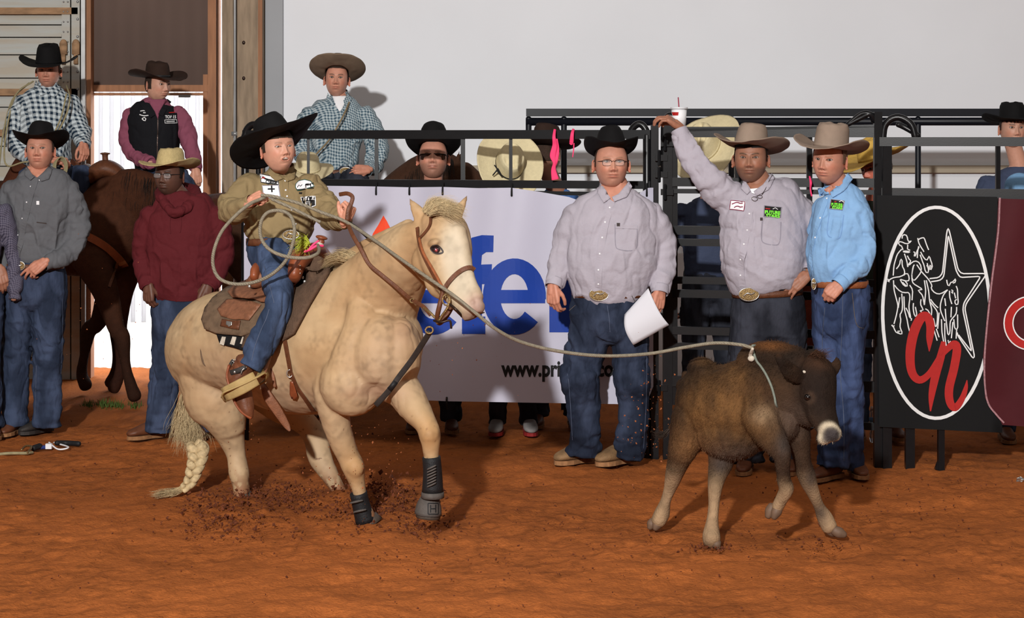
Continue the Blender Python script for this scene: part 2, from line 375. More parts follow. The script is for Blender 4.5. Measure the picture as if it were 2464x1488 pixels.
def head_mesh(h):
    """one head, face towards -Y, centre at the skull centre; returns verts, faces, colours, eye positions"""
    fat = h.get('fat', 0); mo = h.get('mouth', 0); na, nv = 150, 132; q = h.get('q', 1)
    na = int(na*q); nv = int(nv*q)
    u = np.arange(na)*2*math.pi/na; u = np.where(u > math.pi, u-2*math.pi, u); az = u-.55*np.sin(u)
    vv = np.linspace(0, math.pi, nv+1)[1:-1]
    A, Vv = np.meshgrid(az, vv)
    dx = (np.sin(Vv)*np.sin(A)).ravel(); dy = (-np.sin(Vv)*np.cos(A)).ravel(); dz = np.cos(Vv).ravel()
    p = 2.35; r = (np.abs(dx)**p+np.abs(dy)**p+np.abs(dz)**p)**(-1/p)
    x = .0765*dx*r; y = .099*dy*r; z = .121*dz*r; front = sstep(.05, .55, -dy)
    lo = np.clip(-z/.121, 0, 1)
    x = x*(1-(.34-.22*fat)*lo**2.3*(front*.7+.3)); x = x*(1+.03*gs(z-.03, .05))
    y = np.where(y > 0, y*(1-.5*sstep(.1, .9, lo)), y*(1-.04*lo)); y = y+.010*sstep(.45, .95, lo)*(1-fat*.5)*front
    z = z-.004*lo*front
    ax = np.abs(x)
    d = np.zeros_like(x)
    d += np.interp(-z, [-.030, -.015, .0, .022, .034, .040, .046], [0, .003, .009, .019, .023, .010, 0])*np.exp(-(ax/np.interp(-z, [-.03, .0, .034], [.0078, .0085, .0132]))**2.1)
    d += .0095*gs(ax-.0155, .007)*gs(z+.036, .008)
    d -= .005*gs(ax-.008, .0038)*gs(z+.045, .003)
    d -= .0085*gs(ax-.031, .017)*gs(z-.008, .0105)
    d += .0045*gs(ax-.027, .024)*gs(z-.027, .0075)
    d += (.004+.004*fat)*gs(ax-.043, .02)*gs(z+.03, .022)
    d += .0055*gs(x, .03)*gs(z+.064, .022)
    my = -.063; op = .006*mo
    d += (1-mo)*.0046*gs(ax-.004, .019)*gs(z-(my+.0062), .0042)*(1-.25*gs(x, .003))
    d += (1-mo)*.0055*gs(x, .018)*gs(z-(my-.0065), .005)
    mE = (ax/.0175)**2+((z-(my-.001))/.0085)**2
    d -= (.005)*np.exp(-(ax/.0255)**4)*gs(z-my, .0018)*(1-mo) + mo*.010*sstep(1.1, .8, mE) - mo*.003*gs(mE-1.6, .5)
    d -= .0032*gs(x, .02)*gs(z-(my-.017-op), .005)
    d += .0075*gs(x, .017)*gs(z+.099, .016)
    d -= .0018*np.exp(-((ax-(.022+.35*(-.04-z)))/.0035)**2)*sstep(.078, .06, -z)*sstep(.034, .044, -z)
    d += fat*.010*gs(ax, .05)*gs(z+.118, .02)
    if h.get('squint'): d += .002*gs(ax-.031, .016)*gs(z-.008+.01, .004)
    ys = y-d*front
    # socket reference surface for the eyes
    ez = .008; exx = .0315
    k = np.argmin((x-exx)**2+(z-ez)**2+(y > 0)*9); yr = ys[k]
    hh = h.get('eye', 1.0)*.0054
    zc = ez+.0012*np.clip((ax-exx)/.014, -1, 1)
    e = ((ax-exx)/.0162)**2+((z-zc)/(hh*np.sqrt(np.clip(1-.5*((ax-exx)/.0162)**2, .1, 1))))**2
    hole = sstep(1.1, .75, e)*front
    lid = gs(e-1.35, .45)*front
    ys = ys+.010*hole-.0018*lid
    v = np.stack([x, ys, z], 1)
    # colours
    sk = np.array(h['skin']); c = np.tile(sk, (len(v), 1)); n1 = vnoise(v*55+h.get('seed', 0)*7)[:, None]
    c *= (1+.10*(n1-.5))
    red = np.array([1.10, .80, .74]) if sk[0] > .2 else np.array([1.08, .9, .85])
    blush = (.55*gs(ax-.045, .022)*gs(z+.028, .022)+.6*gs(x, .013)*gs(z+.035, .012)+.2*gs(z-.05, .03))*front
    c *= (1+(red-1)*np.clip(blush*h.get('blush', 1), 0, 1)[:, None])
    lipm = np.clip(np.exp(-(ax/.0245)**4)*(gs(z-(my+.005), .0038)+gs(z-(my-.0062), .0050)), 0, 1)*front*.75*(1-mo)+mo*front*np.clip(gs(mE-1.5, .55), 0, 1)*.8
    lc = sk*np.array([.92, .58, .55]) if sk[0] > .2 else sk*np.array([1.15, .8, .8]); c = c*(1-lipm[:, None])+lc*lipm[:, None]
    ln = np.exp(-(ax/.0255)**4)*gs(z-my, .0014)*front*(1-mo)+mo*front*sstep(1.05, .9, mE)
    c *= (1-.72*np.clip(ln, 0, 1))[:, None]
    if mo: 
        tm = np.clip(sstep(.95, .8, mE)*(z > my+.001)*(ax < .0135), 0, 1)*front*min(1, mo); c = c*(1-tm[:, None])+np.array([.75, .72, .66])*tm[:, None]
    # jaw stubble / beard
    bd = h.get('beard', 0)
    if bd:
        bm_ = sstep(-.035, -.055, z)*sstep(.3, -.1, dy)*(1-.0*front); bm_ = bm_*(1-.75*gs(x, .022)*gs(z-(my), .011))
        if h.get('beard_kind') == 'goatee': bm_ = bm_*np.clip(gs(x, .03)*1.3, 0, 1)
        bm_ = np.clip(bm_*bd*(.8+.4*vnoise(v*900)), 0, .95)[:, None]; c = c*(1-bm_)+np.array(h.get('beard_col', (.03, .02, .015)))*bm_
    bh = h.get('brow', (.06, .04, .025)); bz = .0245+.004*np.sin(np.clip((ax-.012)/.036, 0, 1)*2.4)-h.get('frown', 0)*.004*np.clip(1-ax/.03, 0, 1)
    br = gs(z-bz, .0034)*sstep(.010, .015, ax)*sstep(.052, .044, ax)*front*min(1, h.get('brow_a', .8)+.3)*(.75+.5*vnoise(v*700))
    br = np.clip(br, 0, 1)[:, None]; c = c*(1-br)+np.array(bh)*br
    ll = (gs(e-1.05, .22)*(z > zc)*.75+gs(e-1.1, .22)*(z <= zc)*.35)*front; c *= (1-np.clip(ll, 0, 1))[:, None]
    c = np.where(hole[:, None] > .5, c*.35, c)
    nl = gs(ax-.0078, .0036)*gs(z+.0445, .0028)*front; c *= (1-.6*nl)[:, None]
    # poles
    top = np.array([[0, 0, .121]]); bot = np.array([[0, v[-na:, 1].mean(), v[-na:, 2].mean()]])
    nb = len(v); v = np.concatenate([v, top, bot]); c = np.concatenate([c, [sk], [sk]])
    f = []
    for j in range(nv-2):
        for i in range(na): f.append((j*na+i, (j+1)*na+i, (j+1)*na+(i+1) % na, j*na+(i+1) % na))
    for i in range(na): f.append((nb, i, (i+1) % na)); f.append((nb+1, (nv-2)*na+(i+1) % na, (nv-2)*na+i))
    grid = v[:nb].copy()
    # ears
    for s in (-1, 1):
        b = B(); R = Matrix.Rotation(s*math.radians(42), 3, 'Z') @ Matrix.Rotation(math.radians(-8), 3, 'X')
        ex0 = np.array([s*.0805, .012, -.010])
        pts = []
        for t in np.linspace(-.6, 3.9, 11):
            rr = 1.0 if t < 2.6 else .85
            q = R @ Vector((s*.008+s*.003*math.cos(t), .016*math.cos(t)*rr, .030*math.sin(t)*rr)); pts.append((q.x, q.y, q.z, .0042, .0035))
        b.tube(pts, n=8, k=2, ref=(1, 0, 0)); q = R @ Vector((s*.002, 0, -.003)); b.ell(q, (.0045, .014, .026), R, 10, 8)
        q = R @ Vector((s*.005, -.006, -.027)); b.ell(q, (.005, .008, .009), R, 8, 6)
        ve = b.V()+ex0; f += [tuple(i+len(v) for i in q_) for q_ in b.f]; v = np.concatenate([v, ve])
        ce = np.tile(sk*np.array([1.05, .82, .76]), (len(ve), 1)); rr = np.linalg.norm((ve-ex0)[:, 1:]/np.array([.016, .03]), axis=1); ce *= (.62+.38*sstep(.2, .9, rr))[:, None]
        c = np.concatenate([c, ce])
    eyes = [(s*exx, yr+.0102, ez) for s in (-1, 1)]
    return v, f, c, eyes, grid, (na, nv)
def eye_obj(parent, pos, R, s, col, look):
    """one eyeball with iris and pupil; look = direction vector"""
    n, m = 20, 24; v = [(0, 0, 1)]; f = []
    for j in range(1, m):
        t = math.pi*(j/m)**1.25
        for i in range(n): a = 2*math.pi*i/n; v.append((math.sin(t)*math.cos(a), math.sin(t)*math.sin(a), math.cos(t)))
    v.append((0, 0, -1)); e = len(v)-1
    for i in range(n): f.append((0, 1+i, 1+(i+1) % n)); f.append((e, e-n+(i+1) % n, e-n+i))
    for j in range(m-2):
        for i in range(n): a = 1+j*n; f.append((a+i, a+n+i, a+n+(i+1) % n, a+(i+1) % n))
    v = np.array(v); ang = np.arccos(np.clip(v[:, 2], -1, 1)); c = np.where((ang < .56)[:, None], np.array(col), np.array([.40, .35, .32])); c = np.where((ang < .24)[:, None], np.array([.01, .01, .01]), c)
    q = Vector(look).to_track_quat('Z', 'Y').to_matrix()
    vw = (v*.0118*s) @ np.array(q).T+np.array(pos)
    return mk('eye', vw, f, M_eye, parent, cols=c)
def hair_obj(parent, grid, dims, R, pos, s, col, h):
    na, nv = dims; x, y, z = grid.T
    line = h.get('hairline', .055); side = h.get('sideburn', -.012)
    m = ((z > line) | ((y > -.028) & (z > side-(.055 if h.get('longhair') else .03)*sstep(.0, .06, y))) )
    if h.get('fringe'): m |= (z > line-.022-.008*np.sin(x*300)) & (y < 0)
    nrm = grid/(np.linalg.norm(grid, axis=1)[:, None]); off = (.006+.004*vnoise(grid*90))*h.get('hair_thick', .55)
    g2 = grid+nrm*off[:, None]
    fs = []
    for j in range(nv-2):
        for i in range(na):
            q = (j*na+i, (j+1)*na+i, (j+1)*na+(i+1) % na, j*na+(i+1) % na)
            if all(m[t] for t in q): fs.append(q)
    used = sorted({i for q in fs for i in q}); mp = {u_: i for i, u_ in enumerate(used)}
    if not used: return
    g2 = g2[used]; fs = [tuple(mp[i] for i in q) for q in fs]
    vw = (g2*s) @ np.array(R).T+np.array(pos)
    mk('hair', vw, fs, M_hair, parent, cols=np.tile(np.array(col), (len(vw), 1))*(.75+.5*vnoise(g2*np.array([400, 400, 60])))[:, None])
def hand_add(b, wrist, d, nrm, side=1, s=1.0, curl=(.3, .35, .4, .45), thumb=.3, spread=1.0, wr=.026):
    """adds palm, four unequal fingers and a thumb to builder b. d = towards the fingers, nrm = back of hand, side=+1: thumb on +cross side"""
    d = Vector(d).normalized(); nrm = Vector(nrm); nrm = (nrm-d*nrm.dot(d)).normalized(); t = d.cross(nrm)*side; W = Vector(wrist)
    def q(a, bb, c): return W+(d*a+t*bb+nrm*c)*s
    def st(p, r, r2=None): return (p.x, p.y, p.z, r*s, (r2 or r)*s)
    # palm: three side by side rays plus heel, fused by the remesh
    ys = (.030, .011, -.008, -.026)
    for i, yy in enumerate(ys):
        b.tube([st(q(-.015, yy*.55, 0), .018), st(q(.02, yy*.75, -.001), .0185, .0175), st(q(.055, yy*.95, 0), .0155), st(q(.084-abs(yy-.011)*.25, yy, 0), .0125)], n=10, k=2)
    b.tube([st(q(-.035, 0, 0), wr*.72, wr*.6), st(q(-.005, 0, 0), wr*.95, wr*.72), st(q(.03, 0, 0), .027, .017)], n=14, k=2)
    L = ((.044, .026, .021), (.049, .030, .023), (.045, .028, .022), (.035, .021, .019)); rr = (.0095, .0098, .0094, .0083)
    for i, yy in enumerate(ys):
        c = curl[i] if hasattr(curl, '__len__') else curl
        p = q(.080-abs(yy-.011)*.3, yy, .001); an = 0; dirr = (yy-.004)*2.2*spread; pts = [st(p, rr[i]*1.12)]
        for j, (l, mx) in enumerate(zip(L[i], (75, 95, 65))):
            an += math.radians(mx)*c; v = (d*math.cos(an)-nrm*math.sin(an)); v = (v+t*dirr*math.cos(an)).normalized()
            for tt in (.5, 1): pts.append(st(p+v*l*s*tt, rr[i]*(1.0-.09*j-(.04 if tt == 1 else 0))))
            p = p+v*l*s
        b.tube(pts, n=10, k=2)
    a0 = q(.010, .024, -.006); th = thumb
    v1 = (d*.72+t*.62*(1-.4*th)-nrm*(.25+.5*th)).normalized(); p1 = a0+v1*.042*s
    v2 = (d*.9+t*.25*(1-1.6*th)-nrm*(.2+.75*th)).normalized(); p2 = p1+v2*.032*s; v3 = (d*.85-t*(.7*th)-nrm*(.25+.8*th)).normalized(); p3 = p2+v3*.024*s
    b.tube([st(a0, .0165), st((a0+p1)/2, .0145), st(p1, .0115), st((p1+p2)/2, .0105), st(p2, .0105), st(p3, .0088)], n=10, k=2)

def hat_obj(parent, R, pos, s, h):
    """cowboy hat: brim, creased crown, band, lining edge. R = orientation, pos = centre of the head opening"""
    bw = h.get('brim', .105); ch = h.get('crown', .122); curl = h.get('curl', 1.25); dip = h.get('dip', .25); tp = h.get('taper', .16)
    rx0, ry0 = .086, .106; n = 72; rings = []; th = np.arange(n)*2*math.pi/n; sx = np.sin(th); cy = np.cos(th)   # th=0 front (-Y)
    ea = np.abs(sx)**h.get('cp', 2.2)
    asym = h.get('asym', 0)
    nb = 12; al = (curl*ea*(1+asym*np.sign(sx))-dip*np.abs(cy)**2*(1-h.get('flatback', 0)*(cy < 0)))
    if 'back' in h: al = al+h['back']*np.clip(-cy, 0, 1)**2
    if 'frontup' in h: al = al+h['frontup']*np.clip(cy, 0, 1)**2
    bwf = bw*(1+h.get('fb', .06)*np.abs(cy)**2)
    for i in range(nb, 0, -1):
        t = i/nb; a = np.where(np.abs(al) < 1e-3, 1e-3, al)
        out = bwf*np.sin(a*t)/a; up = bwf*(1-np.cos(a*t))/a
        out = np.where(np.abs(al) < 1e-3, bwf*t, out)
        rings.append(np.stack([sx*(rx0+out), -cy*(ry0+out), up+h.get('rise', 0)*t*ea], 1))
    sh = h.get('style', 'cattle')
    hs = list(np.linspace(0, 1, 12)); 
    for u in hs:
        rr = 1-tp*u**1.3; rim = 1-.10*sstep(.8, 1, u)
        fr = (1-h.get('pinch', .22)*sstep(.25, 1, u)*np.clip(cy, 0, 1)**2*np.abs(sx)**.5)
        x = sx*rx0*rr*rim*fr; yv = -cy*ry0*(1-tp*.7*u**1.3)*rim
        rings.append(np.stack([x, yv, ch*u*(1+.05*np.clip(-cy, 0, 1)-h.get('fdrop', .04)*np.clip(cy, 0, 1))], 1))
    last = rings[-1].copy()
    for w_ in (.86, .7, .52, .34, .16):
        x = last[:, 0]*w_; yv = last[:, 1]*w_; z = last[:, 2]*1.0+.012*(1-w_**2)
        cr = h.get('crease', .030)
        z = z-cr*gs(x, .017)*sstep(1.15, .55, np.abs(yv)/.1)-.020*gs(np.abs(x)-.040, .016)*gs(yv+.045, .045)*(cr > 0)
        rings.append(np.stack([x, yv, z], 1))
    v = np.concatenate(rings); K = len(rings); f = []
    for j in range(K-1):
        for i in range(n): f.append((j*n+i, j*n+(i+1) % n, (j+1)*n+(i+1) % n, (j+1)*n+i))
    f.append(tuple((K-1)*n+i for i in range(n)))
    v[:, 2] += .002*(vnoise(v*25+h.get('seed', 0))-.5)*3
    tf = lambda q: (q*s) @ np.array(R).T+np.array(pos)
    o = mk('hat', tf(v), f, h['mat'], parent)
    sd = o.modifiers.new('thickness', 'SOLIDIFY'); sd.thickness = .004; sd.offset = 0
    # hat band
    b = B(); zb = .012; pts = []
    for t in range(28):
        a = 2*math.pi*t/28; pts.append((math.sin(a)*(rx0*(1-tp*.1)+.002), -math.cos(a)*(ry0*(1-tp*.07)+.002), zb, .002, .0085*h.get('band_w', 1)))
    b.tube(pts, n=6, k=1, closed=True, ref=(0, 0, 1), cap='none', sq=4)
    bo = mk('hat_band', tf(b.V()), b.f, h.get('band', h['mat']), o)
    return o

def shoe(parent, heel, toe, kind, m, msole, h=.075, s=1.0, label=None):
    """heel, toe: ground points"""
    H = Vector(heel); T = Vector(toe); d = (T-H); L = d.length; d.normalize(); up = Vector((0, 0, 1)); x = d.cross(up)
    b = B(); 
    def st(a, z, w, hh): p = H+d*(a*L)+up*z*s; return (p.x, p.y, p.z, w*s, hh*s)
    if kind == 'boot':
        b.tube([st(.04, .055, .028, .036), st(.2, .058, .034, .046), st(.42, .052, .036, .040), st(.65, .042, .042, .027), st(.85, .036, .038, .020), st(.98, .030, .022, .013)], n=16, k=3, ref=up, sq=2.3)
        p = H+d*(.22*L); b.tube([(p.x, p.y, .06*s, .040*s, .045*s), (p.x, p.y, .14*s, .042*s, .046*s), (p.x, p.y, .24*s, .05*s, .055*s)], n=16, k=2, ref=d)
    else:
        b.tube([st(.03, .045, .030, .028), st(.2, .052, .036, .038), st(.45, .055, .041, .040), st(.7, .046, .046, .028), st(.88, .040, .042, .020), st(.98, .034, .026, .013)], n=16, k=3, ref=up, sq=2.5)
        p = H+d*(.25*L); b.tube([(p.x, p.y, .05*s, .036*s, .04*s), (p.x, p.y, .10*s, .036*s, .04*s)], n=16, k=2, ref=d)
    v, f, nn = b.remesh(.006, 2); z = v[:, 2]; zz = H.z
    o = mk('boot' if kind == 'boot' else 'shoe', v+np.array([0, 0, H.z]), f, m, parent, label=label)
    b2 = B(); n = 20; pr = []
    out = []
    prof = [(0, .026), (.06, .034), (.25, .035), (.45, .034), (.68, .046), (.85, .042), (.96, .028), (1.01, .008)]
    outl = [(a, w) for a, w in prof]+[(a, -w) for a, w in reversed(prof)]
    ring = [H+d*(a*L)+x*(w*s) for a, w in outl]; n = len(ring)
    v = [(p.x, p.y, H.z+.001) for p in ring]+[(p.x, p.y, H.z+.022*s) for p in ring]; f = [tuple(range(n))[::-1], tuple(range(n, 2*n))]+[(i, (i+1) % n, n+(i+1) % n, n+i) for i in range(n)]
    mk('sole', v, f, msole, o, smooth=False)
    if kind == 'boot':
        p = H+d*(.1*L); b3 = B(); b3.box((p.x, p.y, H.z+.012), (.055*s, .055*s, .024), Matrix((x, d, up)).transposed()); b3.build('heel', msole, o, smooth=False)
    elif kind == 'moc':
        b3 = B(); pts = []
        for t in np.linspace(0, math.pi, 9): q = H+d*((.62+.28*math.sin(t))*L)+x*(.032*s*math.cos(t))+up*(.058-.012*math.sin(t)); pts.append((q.x, q.y, q.z+H.z, .003))
        b3.tube(pts, n=6, k=2)
        for a in (.42, .5, .58):
            q1 = H+d*(a*L)+x*.022*s; q2 = H+d*(a*L)-x*.022*s; z = .098-.06*(a-.42)+H.z
            b3.tube([(q1.x, q1.y, z-.012, .0028), ((q1.x+q2.x)/2, (q1.y+q2.y)/2, z, .0028), (q2.x, q2.y, z-.012, .0028)], n=6, k=2)
        b3.build('lace', msole, o)
    return o

def figure(name, label, base, head, torso=None, arms=(), hands=(), legs=(), shirt=None, pants=None, hat=None, shoes=(), group=None,
           vox=.0075, wamp=.008, pamp=.008, sfold=(.07, 9), pfold=((.01, .02, .06, .03, .04, .09), 10), glasses=None, seed=0, belt=None, cuff=.0, neckr=.055, hips=None, body_x=1.0, tail=None, collar=True):
    E = empty(name, base, label, 'person', group); out = {'E': E}
    R = rot(head.get('yaw', 0), head.get('pitch', 0), head.get('roll', 0)); s = head.get('s', 1.0); c0 = P(*head['p'])
    hp = Vector(c0)      # px position given for the point between the eyes
    eye_local = Vector((0, -.085, .008))*s; pos = hp-R @ eye_local+Vector((0, .0, 0))
    v, f, c, eyes, grid, dims = head_mesh(head)
    if 'widen' in head: v[:, 0] *= head['widen']; grid[:, 0] *= head['widen']; eyes = [(e[0]*head['widen'], e[1], e[2]) for e in eyes]
    vw = (v*s) @ np.array(R).T+np.array(pos)
    sk = np.array(head['skin'])
    bb = B(); vis = []
    # neck and hidden body
    if torso:
        tb = np.array(torso[0]); nk = tb[:3]; hc = np.array(pos)+np.array(R @ Vector((0, .028, -.06)))*s
        mid = (nk+hc)/2; n3 = R @ Vector((0, 0.02, -.02))*s+pos
        nr = neckr*s
        bn = B(); bn.tube([(*(nk-np.array([0, -.01, .05])), nr*1.25, nr*1.2), (*nk, nr*1.08, nr*1.08), (*mid, nr, nr), (*hc, nr*.98, nr*.98), (*n3, nr*.8, nr*.8)], n=20, k=3)
        vn, fn, _ = bn.remesh(.006, 2)
        bb.add(vn, fn); vis.append(np.tile(sk*np.array([.97, .9, .88]), (len(vn), 1)))
        b2 = B(); b2.tube([(q[0], q[1], q[2], q[3]*.86, q[4]*.86) for q in torso], n=16, k=2)
        for a in arms: b2.tube([(q[0], q[1], q[2], q[3]*.7, q[4]*.7) for q in a], n=10, k=2)
        for l in legs: b2.tube([(q[0], q[1], q[2]+(.10 if i_ == len(l)-1 else 0), q[3]*.6, q[4]*.6) for i_, q in enumerate(l)], n=10, k=2)
        vb, fb, _ = b2.remesh(.02, 1)
        bb.add(vb, fb); vis.append(np.tile(sk, (len(vb), 1)))
    if hands:
        b3 = B()
        for hd in hands: hand_add(b3, **hd)
        v3, f3, _ = b3.remesh(.0032, 2)
        hc_ = np.tile(sk*np.array(head.get('handtone', (.98, .86, .82))), (len(v3), 1)); hc_ *= (1+.25*(vnoise(v3*70)-.5))[:, None]
        bb.add(v3, f3); vis.append(hc_)
    bb.add(vw, f); vis.append(c)
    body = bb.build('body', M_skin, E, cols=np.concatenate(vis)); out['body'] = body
    look = head.get('look')
    lookv = Vector(look) if look else R @ Vector((0, -1, 0))
    for e in eyes: eye_obj(E, tuple(Vector(pos)+R @ (Vector(e)*s)), R, s, head.get('iris', (.05, .03, .02)), lookv)
    hair_obj(E, grid, dims, R, pos, s, head.get('hair', (.03, .02, .012)), head)
    if hat:
        ho = Vector(hat.get('o', (0, 0.006, .052)))*s; HR = R @ rot(hat.get('yaw', 0), hat.get('pitch', 8), hat.get('roll', 0))
        out['hat'] = hat_obj(E, HR, Vector(pos)+R @ ho, s*hat.get('s', 1.0)*1.0, hat)
    if glasses:
        g = B(); gy = -.104; zz = .004
        G_ = lambda q: tuple(Vector(pos)+R @ (Vector(q)*s))
        r_ = .0011*s
        if glasses == 'shield':
            pts = []
            for t in np.linspace(-1, 1, 15): pts.append(G_((.074*math.sin(t*1.35)/math.sin(1.35), -.098+.05*(1-math.cos(t*1.2)), .010)))
            g.tube([(*p, .0035, .003) for p in pts], n=8, k=2)
            for sd in (-1, 1): g.tube([(*G_((sd*.074, -.066, .010)), .003), (*G_((sd*.082, -.02, .008)), .003), (*G_((sd*.083, .02, .002)), .0025)], n=6, k=2)
            og = g.build('sunglasses', M_wire, E)
            vs = [];
            for z in (.008, -.012, -.026): vs += [G_((.072*math.sin(t*1.35)/math.sin(1.35), -.097+.05*(1-math.cos(t*1.2)), z*(1-.35*abs(t)**3))) for t in np.linspace(-1, 1, 15)]
            fs = [(j*15+i, j*15+i+1, (j+1)*15+i+1, (j+1)*15+i) for j in range(2) for i in range(14)]
            mk('lens', vs, fs, M_darklens, og)
        else:
            for sd in (-1, 1):
                cxx = sd*.0325; loop = []
                for t in range(16):
                    a = 2*math.pi*t/16; loop.append((*G_((cxx+.0235*np.sign(math.cos(a))*abs(math.cos(a))**.6, gy+.004*abs(math.cos(a)), zz-.003+.0150*np.sign(math.sin(a))*abs(math.sin(a))**.6)), r_*(1.5 if math.sin(a) > .2 else .7)))
                g.tube(loop, n=6, k=2, closed=True)
                g.tube([(*G_((sd*.056, gy+.004, zz+.006)), .0018*s), (*G_((sd*.074, -.05, zz+.006)), .0018*s), (*G_((sd*.081, .005, zz+.004)), .0016*s)], n=6, k=2)
            g.tube([(*G_((-.010, gy, zz+.003)), r_), (*G_((0, gy-.004, zz+.006)), r_), (*G_((.010, gy, zz+.003)), r_)], n=6, k=2)
            og = g.build('glasses', M_wire if glasses != 'dark' else M_black, E)
            for sd in (-1, 1):
                cxx = sd*.0325; vs = [G_((cxx+.0235*np.sign(math.cos(a))*abs(math.cos(a))**.6, gy+.004*abs(math.cos(a)), zz-.003+.0150*np.sign(math.sin(a))*abs(math.sin(a))**.6)) for a in np.arange(20)*2*math.pi/20]
                mk('lens', vs, [tuple(range(20))], M_lens, og)
    if torso and shirt:
        b = B(); b.tube(torso, n=32, k=4, sq=2.25, fold=(.012, 6), seed=seed, cap='flat')
        for i, a in enumerate(arms): b.tube(a, n=24, k=7, fold=sfold, seed=seed+i+1, cap='start')
        v, f, nn = b.remesh(vox, 2); v = wrinkle(v, nn, wamp, 8, seed=seed)
        out['shirt'] = mk('shirt', v, f, shirt, E)
        for a in arms:
            if cuff:
                q = np.array(a[-1]); q0 = np.array(a[-2]); t = (q-q0)[:3]; t /= np.linalg.norm(t); r = cuff*s
                bcf = B(); st = [(*(q[:3]+t*o), r*w_, r*w_) for o, w_ in ((-.035, 1.05), (-.01, 1.08), (.015, 1.06))]
                bcf.tube(st, n=18, k=3, cap='none'); oc = bcf.build('cuff', shirt, E); sd_ = oc.modifiers.new('th', 'SOLIDIFY'); sd_.thickness = .003
    if legs and pants:
        b = B()
        if hips: b.tube(hips, n=28, k=4, sq=2.3)
        for i, l in enumerate(legs): b.tube(l, n=24, k=8, fold=pfold, seed=seed+i*3+2, cap='flat')
        v, f, nn = b.remesh(vox, 2); v = wrinkle(v, nn, pamp, 8, seed=seed+4)
        out['jeans'] = mk('jeans', v, f, pants, E)
    for sh in shoes: shoe(E, *sh)
    if belt and torso:
        q = belt['at']; b = B(); r1, r2 = belt['r']; pts = []
        for t in range(32):
            a = 2*math.pi*t/32; ct = math.cos(a); sn = math.sin(a); e_ = 2/2.25
            x = np.sign(ct)*abs(ct)**e_*r1; yv = np.sign(sn)*abs(sn)**e_*r2
            pts.append((q.x+x, q.y+yv, q.z+belt.get('slope', 0)*x-belt.get('sag', .0)*(-sn), .003, .018*belt.get('w', 1)))
        b.tube(pts, n=6, k=1, closed=True, ref=(0, 0, 1), sq=5); ob = b.build('belt', belt['mat'], E)
        if belt.get('buckle'):
            bx, by = belt['buckle']; Yb = q.y-r2*1.0-.004; b = B(); c = P(bx, by, Yb)
            bwid, bht = belt.get('bs', (.052, .036))
            b.ell(c, (bwid, .008, bht), None, 28, 12); bo = b.build('belt_buckle', M_brass, E)
            b = B(); pts = [(c.x+bwid*.98*math.cos(t), c.y-.001, c.z+bht*.98*math.sin(t), .0028) for t in np.arange(24)*2*math.pi/24]; b.tube(pts, n=6, k=1, closed=True)
            pts = [(c.x-.028*bwid/.052, c.y-.009, c.z-.008, .003), (c.x-.01, c.y-.012, c.z+.008, .0035), (c.x+.008, c.y-.012, c.z+.002, .004), (c.x+.026*bwid/.052, c.y-.009, c.z+.009, .003)]; b.tube(pts, n=6, k=3)
            b.build('rim', M_silver, bo)
    out['surf'] = Surf(*[out[k] for k in ('shirt', 'jeans') if k in out]) if ('shirt' in out or 'jeans' in out) else None
    out['R'] = R; out['pos'] = Vector(pos); out['s'] = s
    return out
def collar(F, m, neck, pts_l, pts_r, band=.062, tilt=0):
    """stand collar ring and two collar leaves (px outlines) on a figure"""
    E = F['E']; c = Vector(neck); b = B(); pts = []
    for t in range(24):
        a = 2*math.pi*t/24; pts.append((c.x+band*math.cos(a), c.y+band*1.02*math.sin(a), c.z+.018*math.sin(a)+.006, .004, .016))
    b.tube(pts, n=8, k=1, closed=True, ref=(0, 0, 1)); o = b.build('collar', m, E)
    for q in (pts_l, pts_r):
        if q: 
            patch('collar_leaf', F['surf'], q, m, o, off=.006, th=.004, grid=7)
def buttons(F, pts, m=None, r=.0055):
    for p in pts:
        h = F['surf'].hit(*p, off=.003)
        if not h: continue
        b = B(); Rm = Vector(h[1]).to_track_quat('Z', 'Y').to_matrix(); b.ell(h[0], (r, r, .0025), Rm, 10, 6); b.build('button', m or M_white, F['E'])
def std_stations(x, Y, H=1.78, build=1.0, yaw=0, seated=None, lean=0):
    """generic standing skeleton in metres at (x, Y)"""
    k = H/1.78
    def st(dx, dy, z, r1, r2): return (x+dx*k, Y+dy, z*k+(seated or 0), r1*k*build, r2*k*build)
    torso = [st(0, .01, 1.50, .06, .065), st(0, .01, 1.44, .15, .085), st(0, 0, 1.36, .185, .11), st(0, 0, 1.22, .175, .12), st(0, 0, 1.08, .160, .12), st(0, 0, .98, .158, .12)]
    arms = [[st(sx*.17, .01, 1.41, .062, .065), st(sx*.215, .02, 1.28, .055, .06), st(sx*.245, .03, 1.12, .048, .05), st(sx*.255, .0, .97, .042, .042), st(sx*.262, -.03, .86, .036, .036)] for sx in (-1, 1)]
    hips = [st(0, 0, 1.02, .155, .118), st(0, 0, .93, .165, .125), st(0, 0, .86, .14, .115)]
    legs = [[st(sx*.085, 0, .92, .09, .105), st(sx*.095, 0, .75, .09, .095), st(sx*.10, -.005, .5, .072, .075), st(sx*.105, 0, .3, .068, .068), st(sx*.11, .01, .06, .066, .07)] for sx in (-1, 1)]
    return torso, arms, hips, legs
